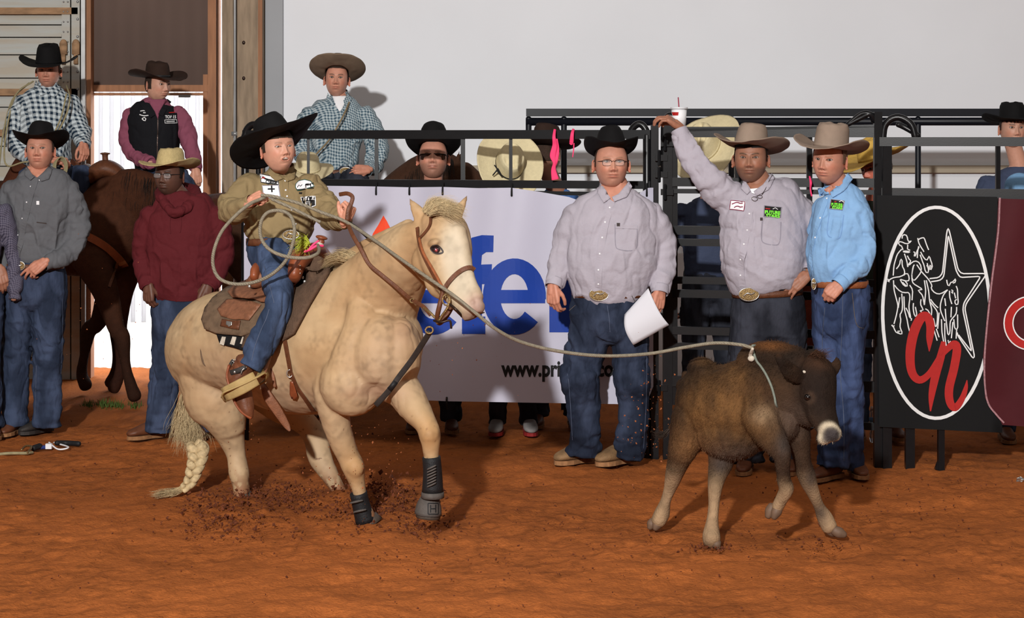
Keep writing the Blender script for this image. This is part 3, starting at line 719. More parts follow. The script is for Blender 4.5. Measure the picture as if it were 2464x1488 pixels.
# ---------------------------------------------------------------- setting
def struct(o, label=None): o['kind'] = 'structure'; return o
M_dirt = mat('red_arena_dirt', RGB(158, 89, 43), .95, .16, 3.2, .6, 55, spec=.1)
def dirt_nodes():
    nt = M_dirt.node_tree; N = nt.nodes; L = nt.links; b = N['Principled BSDF']
    tc = N.new('ShaderNodeTexCoord'); lk = b.inputs['Base Color'].links[0].from_socket
    n1 = N.new('ShaderNodeTexNoise'); n1.inputs['Scale'].default_value = 48; n1.inputs['Detail'].default_value = 6; n1.inputs['Roughness'].default_value = .7
    L.new(tc.outputs['Object'], n1.inputs['Vector'])
    r = N.new('ShaderNodeMapRange'); r.inputs[1].default_value = .35; r.inputs[2].default_value = .7; r.inputs[3].default_value = .82; r.inputs[4].default_value = 1.14; L.new(n1.outputs[0], r.inputs[0])
    a = N.new('ShaderNodeAttribute'); a.attribute_name = 'Col'
    vm = N.new('ShaderNodeVectorMath'); vm.operation = 'SCALE'; L.new(lk, vm.inputs[0]); L.new(r.outputs[0], vm.inputs['Scale'])
    v2 = N.new('ShaderNodeVectorMath'); v2.operation = 'MULTIPLY'; L.new(vm.outputs[0], v2.inputs[0]); L.new(a.outputs['Color'], v2.inputs[1]); L.new(v2.outputs[0], b.inputs['Base Color'])
    n3 = N.new('ShaderNodeTexNoise'); n3.inputs['Scale'].default_value = 130; n3.inputs['Detail'].default_value = 6; L.new(tc.outputs['Object'], n3.inputs['Vector'])
    bp = N.new('ShaderNodeBump'); bp.inputs['Strength'].default_value = .55; bp.inputs['Distance'].default_value = .006; L.new(n3.outputs[0], bp.inputs['Height'])
    L.new(b.inputs['Normal'].links[0].from_socket, bp.inputs['Normal']); L.new(bp.outputs[0], b.inputs['Normal'])
dirt_nodes()
def gz(x, y):
    """ground height at arrays x, y"""
    x = np.asarray(x, float); y = np.asarray(y, float); p = np.stack([x, y, x*0], 1)
    z = .022*(vnoise(p*2.2)-.5)+.018*(vnoise(p*7)-.5)+.014*(vnoise(p*19)-.5)+.008*(vnoise(p*47)-.5)
    # churned spots around the sliding hooves, prints
    for cx, cy, r, h in SPOTS:
        d = np.hypot(x-cx, (y-cy)); z = z+h*gs(d, r)+.5*abs(h)*gs(d-r*1.1, r*.5)*(vnoise(p*30)-.3)
    return z
def gp(px, py): Y = CAMH*FOC/(py-HOR); p = P(px, py, Y); return p
SPOTS = []
for px, py, r, h in ((585, 1195, .16, .035), (640, 1225, .2, .02), (820, 1195, .16, .04), (900, 1240, .2, .02), (960, 1200, .18, .03), (540, 1225, .16, .02), (1035, 1262, .1, -.015), (1900, 1285, .06, -.03), (2010, 1325, .07, -.035), (1590, 1290, .06, -.03), (1715, 1322, .06, -.01)):
    g = gp(px, py); SPOTS.append((g.x, g.y, r, h))
xs = np.concatenate([np.linspace(-9, -3.3, 24)[:-1], np.arange(-3.3, 3.3, .022), np.linspace(3.3, 9, 24)])
ys = np.concatenate([np.linspace(-8, 6.5, 20)[:-1], np.arange(6.5, 9.8, .022), np.arange(9.8, 12.6, .035), np.arange(12.6, 15.4, .12)])
Xg, Yg = np.meshgrid(xs, ys); z = gz(Xg.ravel(), Yg.ravel()); z = z-.012+.05*sstep(13.6, 15, Yg.ravel())*gs(Xg.ravel()+3.4, 1.2)
v = np.stack([Xg.ravel(), Yg.ravel(), z], 1); nx = len(xs); f = [(j*nx+i, j*nx+i+1, (j+1)*nx+i+1, (j+1)*nx+i) for j in range(len(ys)-1) for i in range(nx-1)]
pp = np.stack([v[:, 0], v[:, 1], v[:, 0]*0], 1); c = np.ones((len(v), 3)); c *= (1+.22*(vnoise(pp*1.3+4)-.5))[:, None]
damp = np.zeros(len(v))
for cx, cy, r, h in SPOTS: damp = np.maximum(damp, gs(np.hypot(v[:, 0]-cx, v[:, 1]-cy), r*1.25)*(.35+.9*(vnoise(pp*24)-.3)))
c *= (1-.55*np.clip(damp, 0, 1))[:, None]; tr = sstep(.62, .8, vnoise(pp*np.array([26, 40, 1])+11))*.3*sstep(.35, .7, vnoise(pp*1.7)); c *= (1-tr)[:, None]
struct(mk('floor', v, f, M_dirt, cols=c))

M_wallw = mat('white_painted_sheet', RGB(219, 221, 226), .6, .02, 1.5, .03, 30)
M_wallg = mat('grey_painted_edge', RGB(150, 152, 156), .6, .04, 3)
M_wood = mat('weathered_timber', RGB(142, 124, 104), .85, .28, 7, .3, 60, stretch=(3, 3, .5))
M_woodo = mat('orange_stained_frame', RGB(150, 104, 74), .7, .2, 8, .15, 60, stretch=(3, 3, .4))
M_brownp = mat('brown_shade_cloth', RGB(112, 94, 86), .9, .05, 2, .05, 300)
M_tan = mat('tan_wall_ledge', RGB(160, 148, 130), .7, .05, 5)
M_rust = mat('rust_stained_white_sheet', RGB(172, 174, 170), .6, .14, 2.4, .1, 40, stretch=(.5, 1, 5), col2=RGB(160, 152, 138))
M_rusty = mat('rusty_strip', RGB(150, 118, 88), .8, .3, 9, .2, 80, stretch=(1, 1, 3))
M_steel = mat('galvanised_steel', RGB(150, 150, 150), .4, .1, 12, metal=.5)
M_paintblk = mat('black_powder_coated_steel', RGB(17, 17, 19), .3, .12, 30, .012, 160, spec=.28)
M_roof = mat('roof_sheet', RGB(150, 148, 144), .8, .05, 2); M_out = mat('outdoor_white_sheet', RGB(225, 225, 228), .6, .03, 3)
WY = 14.7
def wx(px, Y=WY): return (px-CX)*Y/FOC
def wz(py, Y=WY): return CAMH-(py-HOR)*Y/FOC
b = B(); b.box(((wx(680)+9)/2, WY+.06, 3.3), (9-wx(680), .12, 8.6)); struct(b.build('wall_back', M_wallw, smooth=False))
b = B(); b.box(((wx(640)+wx(682))/2, WY+.03, 3.3), (wx(682)-wx(640)-.0, .14, 8.6)); struct(b.build('trim_1', M_wallg, smooth=False))
b = B(); b.box(((wx(577)+wx(639))/2, WY-.05, 3.3), (wx(638)-wx(577), .2, 8.6)); o = struct(b.build('trim_2', M_wood, smooth=False))
b = B()
for py in (105, 190, 300, 420, 440): b.ell((wx(593 if py != 300 else 610), WY-.15, wz(py)), (.012, .006, .015), None, 10, 6)
b.build('bolt', M_wire, o)
b = B(); b.box((wx(633), WY-.16, 3.3), (.03, .03, 8.6)); b.build('board', M_woodo, o, smooth=False)
b = B(); b.tube([(wx(570), WY-.1, -.1, .011), (wx(570), WY-.1, 7.5, .011)], n=10, k=1)
for py in (322, 380): b.box((wx(570), WY-.1, wz(py)), (.05, .03, .03))
struct(b.build('trim_3', M_steel))
for a, bq, m, dy in ((500, 520, M_woodo, 0), (522, 524, M_woodo, .05), (534, 560, M_wood, 0), (560, 577, M_wood, -.03)):
    b = B(); b.box(((wx(a)+wx(bq))/2, WY+.05+dy, 3.3), (wx(bq)-wx(a), .1, 8.6)); struct(b.build('trim_4', m, smooth=False))
# shade panel over the doorway, header rail, left jamb
b = B(); n = 40
for i in range(n):
    pass
vv_ = []; ff_ = []
for j in range(2):
    for i in range(60):
        x = wx(216)+(wx(502)-wx(216))*i/59; vv_.append((x, WY+.12+.012*math.sin(i*.8)*.3, 7.5 if j == 0 else wz(208)))
for i in range(59): ff_.append((i, i+1, 60+i+1, 60+i))
o = struct(mk('door_1', vv_, ff_, M_brownp)); sd = o.modifiers.new('t', 'SOLIDIFY'); sd.thickness = .02
b = B(); b.box((wx(359), WY+.1, wz(212)), (wx(502)-wx(216), .05, .05)); b.box((wx(359), WY+.1, wz(226)), (wx(502)-wx(216), .03, .02)); b.build('header_rail', M_woodo, o, smooth=False)
b = B(); b.box((wx(490), WY+.10, 1.0), (.035, .04, 2.6)); b.build('jamb', M_woodo, o, smooth=False)
b = B(); b.box((wx(440), WY+.08, wz(231)), (.09, .02, .02)); b.build('latch', M_steel, o, smooth=False)
b = B(); b.box((wx(212), WY+.05, 3.3), (.045, .12, 8.6)); struct(b.build('trim_5', M_woodo, smooth=False))
b = B(); b.box((wx(204), WY+.0, 3.3), (.03, .12, 8.6)); struct(b.build('trim_6', M_steel, smooth=False))
# rusty sheet door at far left with boards, ribs, strap hinges
lf = empty('sliding_door', (wx(75), WY, 0), 'white ribbed sheet door with rust streaks and riveted strap at far left', 'door'); lf['kind'] = 'structure'
x0 = wx(-260); x1 = wx(150); base_ys = [-30, 27, 60, 90, 132, 188, 222, 258, 320, 352, 400, 445, 500, 560, 620, 680, 740, 800, 860, 930]
b = B(); b.box(((x0+wx(198))/2, WY+.085, 3.3), (wx(206)-x0, .04, 8.6)); b.build('backing', M_rust, lf, smooth=False)
for a, bq in zip(base_ys[:-1], base_ys[1:]):
    b = B(); zt = wz(a); zb = wz(bq); b.box(((x0+x1)/2, WY+.02, (zt+zb)/2), (x1-x0, .05, (zt-zb)-.008)); b.beam((x0, WY-.012, zb+.012), (x1, WY-.012, zb+.012), .03, .018); mk('board', b.V(), b.f, M_rust, lf, smooth=False)
for py in (27, 222, 320):
    b = B(); b.beam((x0, WY-.03, wz(py)), (wx(190), WY-.03, wz(py)), .03, .05); b.build('rail', M_rusty, lf, smooth=False)
b = B(); b.box(((wx(150)+wx(172))/2, WY-.0, 3), (wx(170)-wx(150), .07, 8)); b.build('post', M_rust, lf, smooth=False)
b = B(); b.box(((wx(174)+wx(196))/2, WY-.01, 3), (wx(194)-wx(174), .07, 8)); b.build('post', M_rust, lf, smooth=False)
b = B()
for px in (156, 166, 190): 
    for py in range(5, 420, 24 if px < 180 else 42): b.ell((wx(px), WY-.045, wz(py)), (.006 if px < 180 else .011,)*3, None, 8, 5)
b.build('rivet', M_steel, lf)
for px in (157, 187):
    b = B(); b.box((wx(px), WY-.06, wz(118)), (.055, .03, .085)); b.ell((wx(px), WY-.06, wz(105)), (.027, .018, .03)); b.box((wx(px), WY-.06, wz(142)), (.03, .025, .08)); b.build('strap_hinge', M_rusty, lf)
b = B(); b.box((-8.0, WY+.1, 3.3), (2*(8.0+wx(-255)), .1, 8.6)); struct(b.build('wall_back', M_wallg, smooth=False))
# ledge line on the white wall
b = B(); b.box(((wx(1080)+9)/2, WY-.02, wz(407)), (9-wx(1080), .05, .055)); struct(b.build('trim_7', M_tan, smooth=False))
b = B(); b.box(((wx(1080)+wx(1160))/2, WY-.03, wz(425)), (.22, .05, .12)); struct(b.build('trim_8', M_tan, smooth=False))
# rest of the hall
for nm, c_, d_ in (('wall_left', (-9, 3.4, 3.5), (.1, 23, 8.4)), ('wall_right', (9, 3.4, 3.5), (.1, 23, 8.4)), ('wall_front', (0, -8, 3.5), (18, .1, 8.4)), ('ceiling', (0, 3.4, 7.65), (18, 23.2, .1))):
    b = B(); b.box(c_, d_); struct(b.build(nm, M_roof, smooth=False))
# outdoors through the doorway
b = B(); b.box((-5, 25, -.12), (40, 20.2, .1)); struct(b.build('yard_ground', mat('pale_yard_gravel', RGB(215, 205, 195), .9, .08, 6), smooth=False))
of = empty('corrugated_shed', (-4.5, 20.2, 0), 'white corrugated shed seen through the doorway', 'building')
b = B()
for i in range(90):
    x = -9+i*.11; b.box((x, 20.2, 1.7), (.06, .03, 3.6))
b.box((-4, 20.25, 1.7), (10.2, .04, 3.6)); b.build('siding', M_out, of, smooth=False)
b = B(); b.box((-4, 20.1, 3.55), (10.4, .5, .1)); b.build('roof', M_wallg, of, smooth=False)
# heavy black pipe rail in front of the wall
M_pipe = mat('dark_blue_black_pipe', RGB(17, 19, 26), .42, .1, 20, spec=.25)
hr = empty('pipe_rail', (2.5, 13.2, 0), 'long heavy black double pipe rail along the white wall', 'rail')
b = B(); Yp = 13.2; b.box((((wx(1266, Yp))+7)/2, Yp, wz(271, Yp)), (7-wx(1266, Yp), .06, .052)); b.build('top_bar', M_pipe, hr, smooth=False)
b = B(); b.tube([(wx(1266, Yp), Yp, wz(293, Yp), .027), (7, Yp, wz(292, Yp), .027)], n=20, k=1, cap='flat'); b.build('pipe', M_pipe, hr)
for px in (1272, 1357, 1760, 2209, 2640):
    b = B(); x = wx(px, Yp); b.tube([(x, Yp, -.05, .02), (x, Yp, wz(285, Yp), .02)], n=12, k=1); b.build('post', M_pipe, hr)
for py in (560, 760):
    b = B(); b.tube([(wx(1266, Yp), Yp, wz(py, Yp), .02), (7, Yp, wz(py, Yp), .02)], n=12, k=1); b.build('rail', M_pipe, hr)
# ---------------------------------------------------------------- arena panels, gate, banners
FA = Vector((wx(586, 11.95), 11.95)); FB = Vector((wx(1566, 11.28), 11.28)); FC = Vector((wx(2112, 10.98), 10.98))
FD = FC+(FC-FB).normalized()*1.9
def fl(t, A=FA, Bq=FB): return A+(Bq-A)*t
def onl(px, A, Bq):
    """point of the fence line under image column px"""
    k = (px-CX)/FOC; d = Bq-A; t = (A.x-k*A.y)/(k*d.y-d.x); return A+d*t
def bar(b, A, Bq, z0, z1, h, w=.04):
    b.beam((A.x, A.y, z0), (Bq.x, Bq.y, z1), w, h)
def loop_top(b, p, d, z, w=.10, h=.10, r=.022):
    """bent pipe hoop on a panel end"""
    q = [(p.x, p.y, z-.25, r), (p.x, p.y, z, r), (p.x+d.x*w*.15, p.y+d.y*w*.15, z+h*.75, r), (p.x+d.x*w*.5, p.y+d.y*w*.5, z+h, r), (p.x+d.x*w*.9, p.y+d.y*w*.9, z+h*.6, r), (p.x+d.x*w*1.05, p.y+d.y*w*1.05, z-.02, r)]
    b.tube(q, n=12, k=4)
dAB = (FB-FA).normalized()
p1 = empty('livestock_fence', (FA.x, FA.y, 0), 'black steel livestock panel behind the rider carrying the white banner', 'fence', 'black steel livestock panels')
zt = 1.845
b = B(); bar(b, FA, FB, zt, zt, .052); b.build('top_rail', M_paintblk, p1, smooth=False)
for z in (1.555, 1.19, .86, .56):
    b = B(); bar(b, FA, FB, z, z, .04 if z < 1.5 else .045); b.build('rail', M_paintblk, p1, smooth=False)
b = B(); bar(b, FA, FB, 1.52, 1.50, .022, .03); b.build('rail', M_paintblk, p1, smooth=False)
for px, w_ in ((742, .016), (906, .022), (1114, .026), (1229, .02)):
    q = onl(px, FA, FB); b = B(); b.beam((q.x, q.y, 1.55), (q.x, q.y, 1.83), w_); b.build('upright', M_paintblk, p1, smooth=False)
for px in (590, 1557):
    q = onl(px, FA, FB); b = B(); b.tube([(q.x, q.y, -.02, .024), (q.x, q.y, 1.84, .024)], n=14, k=1); b.build('leg', M_paintblk, p1)
b = B(); loop_top(b, onl(590, FA, FB), dAB, 1.82, .12, .085); loop_top(b, onl(622, FA, FB), dAB, 1.8, .16, .11, .016)
b.build('hoop', M_paintblk, p1)
b = B(); loop_top(b, onl(1557, FA, FB), -dAB, 1.82, .10, .085, .02); b.build('hoop', M_paintblk, p1)
# gate posts
gd = (FC-FB).normalized()
gt = empty('arena_gate', (FB.x, FB.y, 0), 'black steel gate with horizontal bars between the two rows of posts', 'gate')
for px, r in ((1575, .026), (1606, .030)):
    q = onl(px, FB, FC); b = B(); b.beam((q.x, q.y, -.02), (q.x, q.y, 1.90), r*2-.008); b.build('post', M_paintblk, gt, smooth=False)
for px, py in ((1590, 380), (1590, 420), (1590, 932), (1604, 462), (1604, 345)):
    q = onl(px, FB, FC); b = B(); b.box((q.x, q.y-.03, wz(py, q.y)), (.07, .03, .035)); b.tube([(q.x-.012, q.y-.045, wz(py, q.y)-.04, .009), (q.x-.012, q.y-.045, wz(py, q.y)+.04, .009)], n=8, k=1); b.build('hinge', M_paintblk, gt, smooth=False)
q0 = onl(1578, FB, FC); b = B(); loop_top(b, onl(1600, FB, FC), gd, 1.88, .07, .07, .024); b.build('hoop', M_paintblk, gt)
A1 = onl(1618, FB, FC); A2 = FC
for py, h in ((318, .06), (300, .016), (438, .05), (460, .026), (554, .05), (583, .04), (674, .04), (706, .045), (795, .045), (832, .035), (917, .06), (1010, .04)):
    if py == 300: za = wz(py+14, A1.y); zb = wz(303, A2.y)
    else: za = wz(py, A1.y); zb = wz(py, A1.y)
    b = B(); b.beam((A1.x, A1.y, za), (A2.x, A2.y, zb), .035, h); b.build('rail', M_paintblk, gt, smooth=False)
for px in (1624, 1775, 1948):
    q = onl(px, FB, FC); b = B(); b.beam((q.x, q.y+.01, .3 if px < 1700 else 1.2), (q.x, q.y+.01, 1.83), .03); b.build('upright', M_paintblk, gt, smooth=False)
b = B(); q = onl(2092, FB, FC)
for dz in (0, .03):
    a_ = onl(2035, FB, FC); c_ = onl(2070, FB, FC); e_ = onl(2104, FB, FC)
    b.tube([(a_.x, a_.y-.02, wz(302, a_.y), .012), (c_.x, c_.y-.02, wz(284-dz*300, c_.y), .014), (q.x, q.y-.02, wz(275, q.y), .016), (e_.x, e_.y, wz(290, e_.y), .02)], n=10, k=4)
b.build('latch_strap', M_paintblk, gt)
# right-hand panel
p2 = empty('livestock_fence', (FC.x, FC.y, 0), 'black steel livestock panel at right carrying the black sign and maroon banner', 'fence', 'black steel livestock panels')
z2 = wz(341, FC.y)
b = B(); b.beam((FC.x, FC.y, z2), (FD.x, FD.y, z2), .04, .05); b.build('top_rail', M_paintblk, p2, smooth=False)
for py, h in ((463, .05), (478, .02), (640, .04), (800, .04), (960, .04)):
    b = B(); b.beam((FC.x, FC.y, wz(py, FC.y)), (FD.x, FD.y, wz(py+3, FC.y)), .035, h); b.build('rail', M_paintblk, p2, smooth=False)
for px, z1, w_ in ((2112, 1.97, .044), (2401, 1.80, .024)):
    q = onl(px, FC, FD); b = B(); b.beam((q.x, q.y, -.02 if px < 2200 else 1.4), (q.x, q.y, z1), w_); b.build('upright', M_paintblk, p2, smooth=False)
for px, w_ in ((2133, .05), (2188, .05), (2263, .034)):
    q = onl(px, FC, FD); b = B(); b.beam((q.x, q.y-.01, -.02), (q.x, q.y-.01, 1.78 if px < 2170 else .5), w_, .04)
    if px == 2263: b.beam((q.x, q.y-.01, .04), (q.x-.02, q.y-.01, -.01), .03)
    b.build('leg', M_paintblk, p2, smooth=False)
b = B(); q = onl(2125, FC, FD); gd2 = (FD-FC).normalized(); loop_top(b, q, gd2, 1.84, .17, .10, .02)
q = onl(2160, FC, FD); c_ = onl(2210, FC, FD); b.tube([(q.x, q.y, wz(300, q.y), .014), ((q.x*2+c_.x)/3, q.y, wz(306, q.y), .016), (c_.x, c_.y, wz(326, c_.y), .014)], n=10, k=3)
b.build('hoop', M_paintblk, p2)
# white banner
M_ban = mat('white_vinyl', RGB(176, 174, 190), .55, .03, 2, .05, 25, spec=.4)
M_blue = mat('royal_blue_print', RGB(10, 52, 140), .6, .05, 6)
M_org = mat('red_orange_print', RGB(222, 70, 36), .6, .05, 6)
sb = empty('sponsor_banner', (FA.x, FA.y-.05, 0), 'white vinyl sponsor banner with large blue letters tied to the panel', 'banner')
nx_, nz_ = 150, 60; vv_ = []
topy = [(585, 448), (760, 447), (905, 449), (985, 451), (1065, 450), (1150, 453), (1230, 452), (1300, 462), (1368, 474), (1440, 500), (1500, 490), (1560, 452)]
def topf(px): return np.interp(px, [t[0] for t in topy], [t[1] for t in topy])
def botf(px): return np.interp(px, [585, 1075, 1360, 1555, 1572], [945, 966, 971, 974, 930])
for j in range(nz_+1):
    for i in range(nx_+1):
        px = 587+(1572-587)*i/nx_; q = onl(px, FA, FB); t = j/nz_; py = topf(px)*(1-t)+botf(px)*t
        dy = -.05+.012*math.sin(i*.32+1.5*math.sin(t*2.2))*(1-.5*t)+.008*math.sin(i*.13+t*3)-.01*math.sin(t*3.1)
        if px > 1540: dy += .03*(px-1540)/30*math.sin(t*9)
        p = P(px, py, q.y+dy); vv_.append(tuple(p))
ff_ = [(j*(nx_+1)+i, j*(nx_+1)+i+1, (j+1)*(nx_+1)+i+1, (j+1)*(nx_+1)+i) for j in range(nz_) for i in range(nx_)]
bs = mk('sheet', vv_, ff_, M_ban, sb); SBAN = Surf(bs)
def ellpts(cx, cy, rx, ry, a0, a1, n=24): return [(cx+rx*math.cos(math.radians(a)), cy-ry*math.sin(math.radians(a))) for a in np.linspace(a0, a1, n)]
for cx, cy, rx, ry in ((1042, 714, 76, 92), (1238, 714, 76, 92)):
    o_ = ellpts(cx, cy, rx, ry, -4, 318, 34); i_ = ellpts(cx, cy, rx-42, ry-38, 318, -4, 26)
    le_ = patch('letter_e', SBAN, o_+i_, M_blue, sb, off=.002, th=.001, grid=12)
    patch('crossbar', SBAN, [(cx-rx+30, cy-16), (cx+rx-2, cy-16), (cx+rx-2, cy+16), (cx-rx+30, cy+16)], M_blue, le_, off=.0023, th=.001, grid=12)
fpoly = [(1112, 804), (1112, 684), (1098, 684), (1098, 636), (1114, 636), (1114, 612), (1120, 588), (1136, 572), (1160, 566), (1188, 567), (1187, 607), (1170, 607), (1160, 614), (1158, 637), (1184, 636), (1183, 655), (1178, 684), (1160, 684), (1160, 762), (1168, 762), (1168, 804)]
patch('letter_f', SBAN, fpoly, M_blue, sb, off=.002, th=.001, grid=18)
rpoly = [(1322, 800), (1322, 632), (1370, 632), (1374, 656), (1398, 634), (1430, 630), (1430, 680), (1400, 680), (1380, 700), (1376, 800)]
patch('letter_r', SBAN, rpoly, M_blue, sb, off=.002, th=.001, grid=18)
patch('letter_i', SBAN, [(905, 632), (952, 632), (952, 804), (905, 804)], M_blue, sb, off=.002, th=.001, grid=18)
tpoly = [(1462, 632), (1462, 590), (1506, 578), (1506, 632), (1535, 632), (1535, 672), (1506, 672), (1508, 755), (1530, 762), (1530, 798), (1490, 804), (1464, 790), (1462, 672), (1448, 672), (1448, 632)]
patch('letter_t', SBAN, tpoly, M_blue, sb, off=.002, th=.001, grid=18)
patch('flame_mark', SBAN, [(923, 519), (931, 532), (940, 550), (948, 575), (940, 600), (918, 612), (898, 600), (892, 582), (898, 562), (910, 543)], M_org, sb, off=.0025, th=.001, grid=14)
letters('web_address', 'www.priefert.com', SBAN, 1206, 905, 1506, 38, M_fblack, sb, off=.003, bold=.035)
for px, py in ((905, 452), (985, 452), (1065, 452), (1231, 455), (1075, 957), (725, 452), (1556, 455)):
    h = SBAN.hit(px, py+8); 
    if not h: continue
    b = B(); x, y, z = h[0]; q = onl(px, FA, FB); s_ = -1 if py > 900 else 1
    b.tube([(x, y-.006, z-.02*s_, .006), (x, y-.01, z+.015*s_, .005), (x+.004, y+.02, z+.05*s_, .004)], n=8, k=3); b.build('tie', M_fblack, sb)
# black sign with the line drawing
M_blk = mat('black_vinyl', RGB(12, 11, 12), .6, .08, 8, .03, 40, spec=.12); M_mar = mat('maroon_vinyl', RGB(66, 18, 24), .6, .14, 3, .05, 30, spec=.12)
cs = empty('club_sign', (onl(2250, FC, FD).x, onl(2250, FC, FD).y-.05, 0), 'black sign with white oval, star and rider drawing over red script letters', 'sign')
vv_ = []; nx_, nz_ = 30, 50
for j in range(nz_+1):
    for i in range(nx_+1):
        s_, t = i/nx_, j/nz_; px = (2110*(1-s_)+2400*s_)*(1-t)+(2116*(1-s_)+2412*s_)*t; py = (470*(1-s_)+474*s_)*(1-t)+(1028*(1-s_)+1042*s_)*t
        q = onl(px, FC, FD); vv_.append(tuple(P(px, py, q.y-.045-.006*math.sin(s_*7+t*2)-(.03*max(0, s_-.92)/.08*max(0, t-.85)/.15))))
ff_ = [(j*(nx_+1)+i, j*(nx_+1)+i+1, (j+1)*(nx_+1)+i+1, (j+1)*(nx_+1)+i) for j in range(nz_) for i in range(nx_)]
o = mk('sheet', vv_, ff_, M_blk, cs); SSG = Surf(o)
strip('oval', SSG, ellpts(2253, 753, 129, 254, 0, 360, 60)[:-1], 8, M_fwhite, cs, off=.002, th=.001, closed=True, step=9)
def z2p(L, ox=2110, oy=540, k=4.376): return [(ox+x/k, oy+y/k) for x, y in L]
star1 = [(555, 572), (660, 560), (690, 520), (735, 90), (750, 30), (768, 90), (855, 480), (885, 520), (1145, 518), (1145, 540), (940, 835), (925, 880), (1030, 1400), (1015, 1418), (850, 1170), (845, 1140)]
star2 = [(570, 605), (670, 590), (705, 550), (752, 110), (835, 490), (875, 560), (1095, 548), (915, 830), (905, 900), (1000, 1345), (860, 1165)]
lines = [star1, star2, [(265, 150), (262, 110), (315, 108), (330, 190), (355, 185), (368, 155), (355, 195), (320, 212), (270, 190), (235, 170), (218, 200), (240, 235), (268, 215), (262, 250), (275, 270)],
 [(325, 215), (322, 260), (350, 275)], [(275, 285), (300, 278), (365, 292), (330, 300), (275, 288)], [(262, 262), (215, 310), (180, 430), (172, 540)], [(290, 310), (320, 400), (325, 450)],
 [(205, 470), (250, 415), (240, 385), (255, 350), (275, 380), (258, 425), (300, 500), (285, 540)], [(320, 330), (330, 375), (370, 380), (330, 420), (315, 455), (340, 450), (320, 420)],
 [(125, 590), (170, 560), (270, 550), (300, 510), (330, 515), (345, 600), (310, 600), (250, 580)], [(115, 575), (130, 610), (112, 600), (135, 590)],
 [(340, 430), (385, 385), (440, 390), (465, 430), (470, 500), (400, 590), (378, 600), (365, 560), (380, 440), (395, 425)], [(385, 440), (365, 540), (375, 620), (490, 690), (420, 690), (480, 740), (500, 850)],
 [(430, 170), (450, 140), (480, 150), (495, 130), (520, 210), (545, 270)], [(440, 230), (430, 280), (425, 355)], [(385, 290), (410, 290), (385, 340), (405, 345), (420, 280), (445, 240)], [(430, 145), (440, 200), (470, 250), (490, 280), (480, 260), (495, 290)],
 [(460, 290), (490, 350), (530, 390), (550, 320), (565, 380), (590, 440), (575, 490), (545, 480), (530, 410)], [(455, 320), (490, 420), (505, 440), (500, 490), (540, 525), (550, 480), (525, 430)], [(555, 430), (570, 440), (560, 470), (552, 440)],
 [(420, 425), (470, 500), (545, 580), (590, 660), (560, 660), (600, 720), (660, 740), (745, 690)], [(175, 590), (180, 690), (225, 860), (205, 960), (180, 1050)], [(185, 640), (230, 700), (300, 730), (335, 705), (350, 760), (335, 870), (355, 980)],
 [(245, 580), (275, 640), (325, 665), (330, 620), (290, 590)], [(270, 610), (310, 650)], [(240, 770), (225, 880)], [(262, 730), (270, 850), (265, 930), (235, 945), (255, 1000), (240, 1080), (275, 1160), (240, 1160), (205, 1120), (245, 1125)],
 [(160, 1060), (180, 1085), (195, 1140), (230, 1150)], [(155, 1060), (170, 1080), (185, 1065)], [(285, 760), (290, 900), (320, 1010), (330, 1080), (350, 1145)], [(305, 880), (330, 920), (350, 1000), (375, 980), (360, 1015)],
 [(345, 640), (378, 680), (370, 800)], [(385, 830), (380, 890), (400, 980), (425, 970), (405, 870)], [(465, 790), (455, 850), (500, 910), (440, 905), (470, 925)], [(500, 590), (515, 700), (500, 850)], [(520, 590), (545, 700), (555, 810), (580, 900), (570, 980), (540, 900), (510, 890)],
 [(565, 790), (600, 840), (645, 880)], [(560, 815), (640, 920), (635, 1050), (620, 1100), (595, 990)], [(655, 930), (640, 1100)], [(600, 1110), (635, 1225)], [(625, 1100), (655, 1190)],
 [(735, 585), (745, 650), (765, 655), (775, 600), (800, 620), (830, 560), (830, 620), (800, 620)], [(745, 690), (700, 740), (670, 830), (665, 900), (715, 1020)], [(715, 780), (725, 860)], [(765, 700), (765, 770), (790, 840)], [(785, 690), (800, 700), (795, 730), (785, 710)],
 [(835, 650), (852, 680), (850, 750), (860, 850), (830, 855), (815, 800), (840, 790)], [(815, 720), (830, 780)], [(785, 870), (780, 980)], [(840, 870), (840, 940), (770, 1020), (770, 1150), (750, 1180), (730, 1020), (720, 890)], [(680, 1000), (685, 1140), (720, 1330), (700, 1220)],
 [(715, 1040), (715, 1180), (735, 1310)], [(850, 950), (852, 1110), (820, 1110), (810, 1000)], [(800, 1030), (785, 1200)], [(840, 1110), (835, 1205)], [(750, 1220), (755, 1250), (775, 1230)]]
bb = B()
for i, L_ in enumerate(lines): strip('', SSG, z2p(L_), 3.0 if i < 2 else 2.7, M_fwhite, None, off=.002, th=.001, step=6, bb=bb)
o = bb.build('line_drawing', M_fwhite, cs, smooth=False); o['kind'] = 'stuff'
def script(name, pts): strip(name, SSG, [(x, y) for x, y, w_ in pts], [w_ for x, y, w_ in pts], M_fred, cs, off=.004, th=.0012, k=5, step=3)
script('letter_c', [(2236, 846, 2), (2237, 815, 16), (2239, 785, 20), (2232, 763, 20), (2217, 764, 22), (2199, 800, 23), (2190, 850, 22), (2194, 895, 20), (2212, 915, 18), (2236, 900, 15), (2262, 860, 14), (2280, 835, 12)])
script('letter_n', [(2270, 822, 10), (2266, 850, 18), (2252, 900, 20), (2242, 950, 15), (2239, 990, 3)])
script('letter_n', [(2262, 862, 8), (2280, 840, 14), (2296, 828, 18), (2303, 840, 20), (2296, 885, 20), (2284, 935, 20), (2286, 968, 19), (2298, 982, 17), (2314, 962, 14), (2324, 935, 10), (2327, 915, 2)])
mb = empty('maroon_banner', (onl(2440, FC, FD).x, onl(2440, FC, FD).y-.06, 0), 'maroon vinyl banner with a red and white letter at right edge', 'banner')
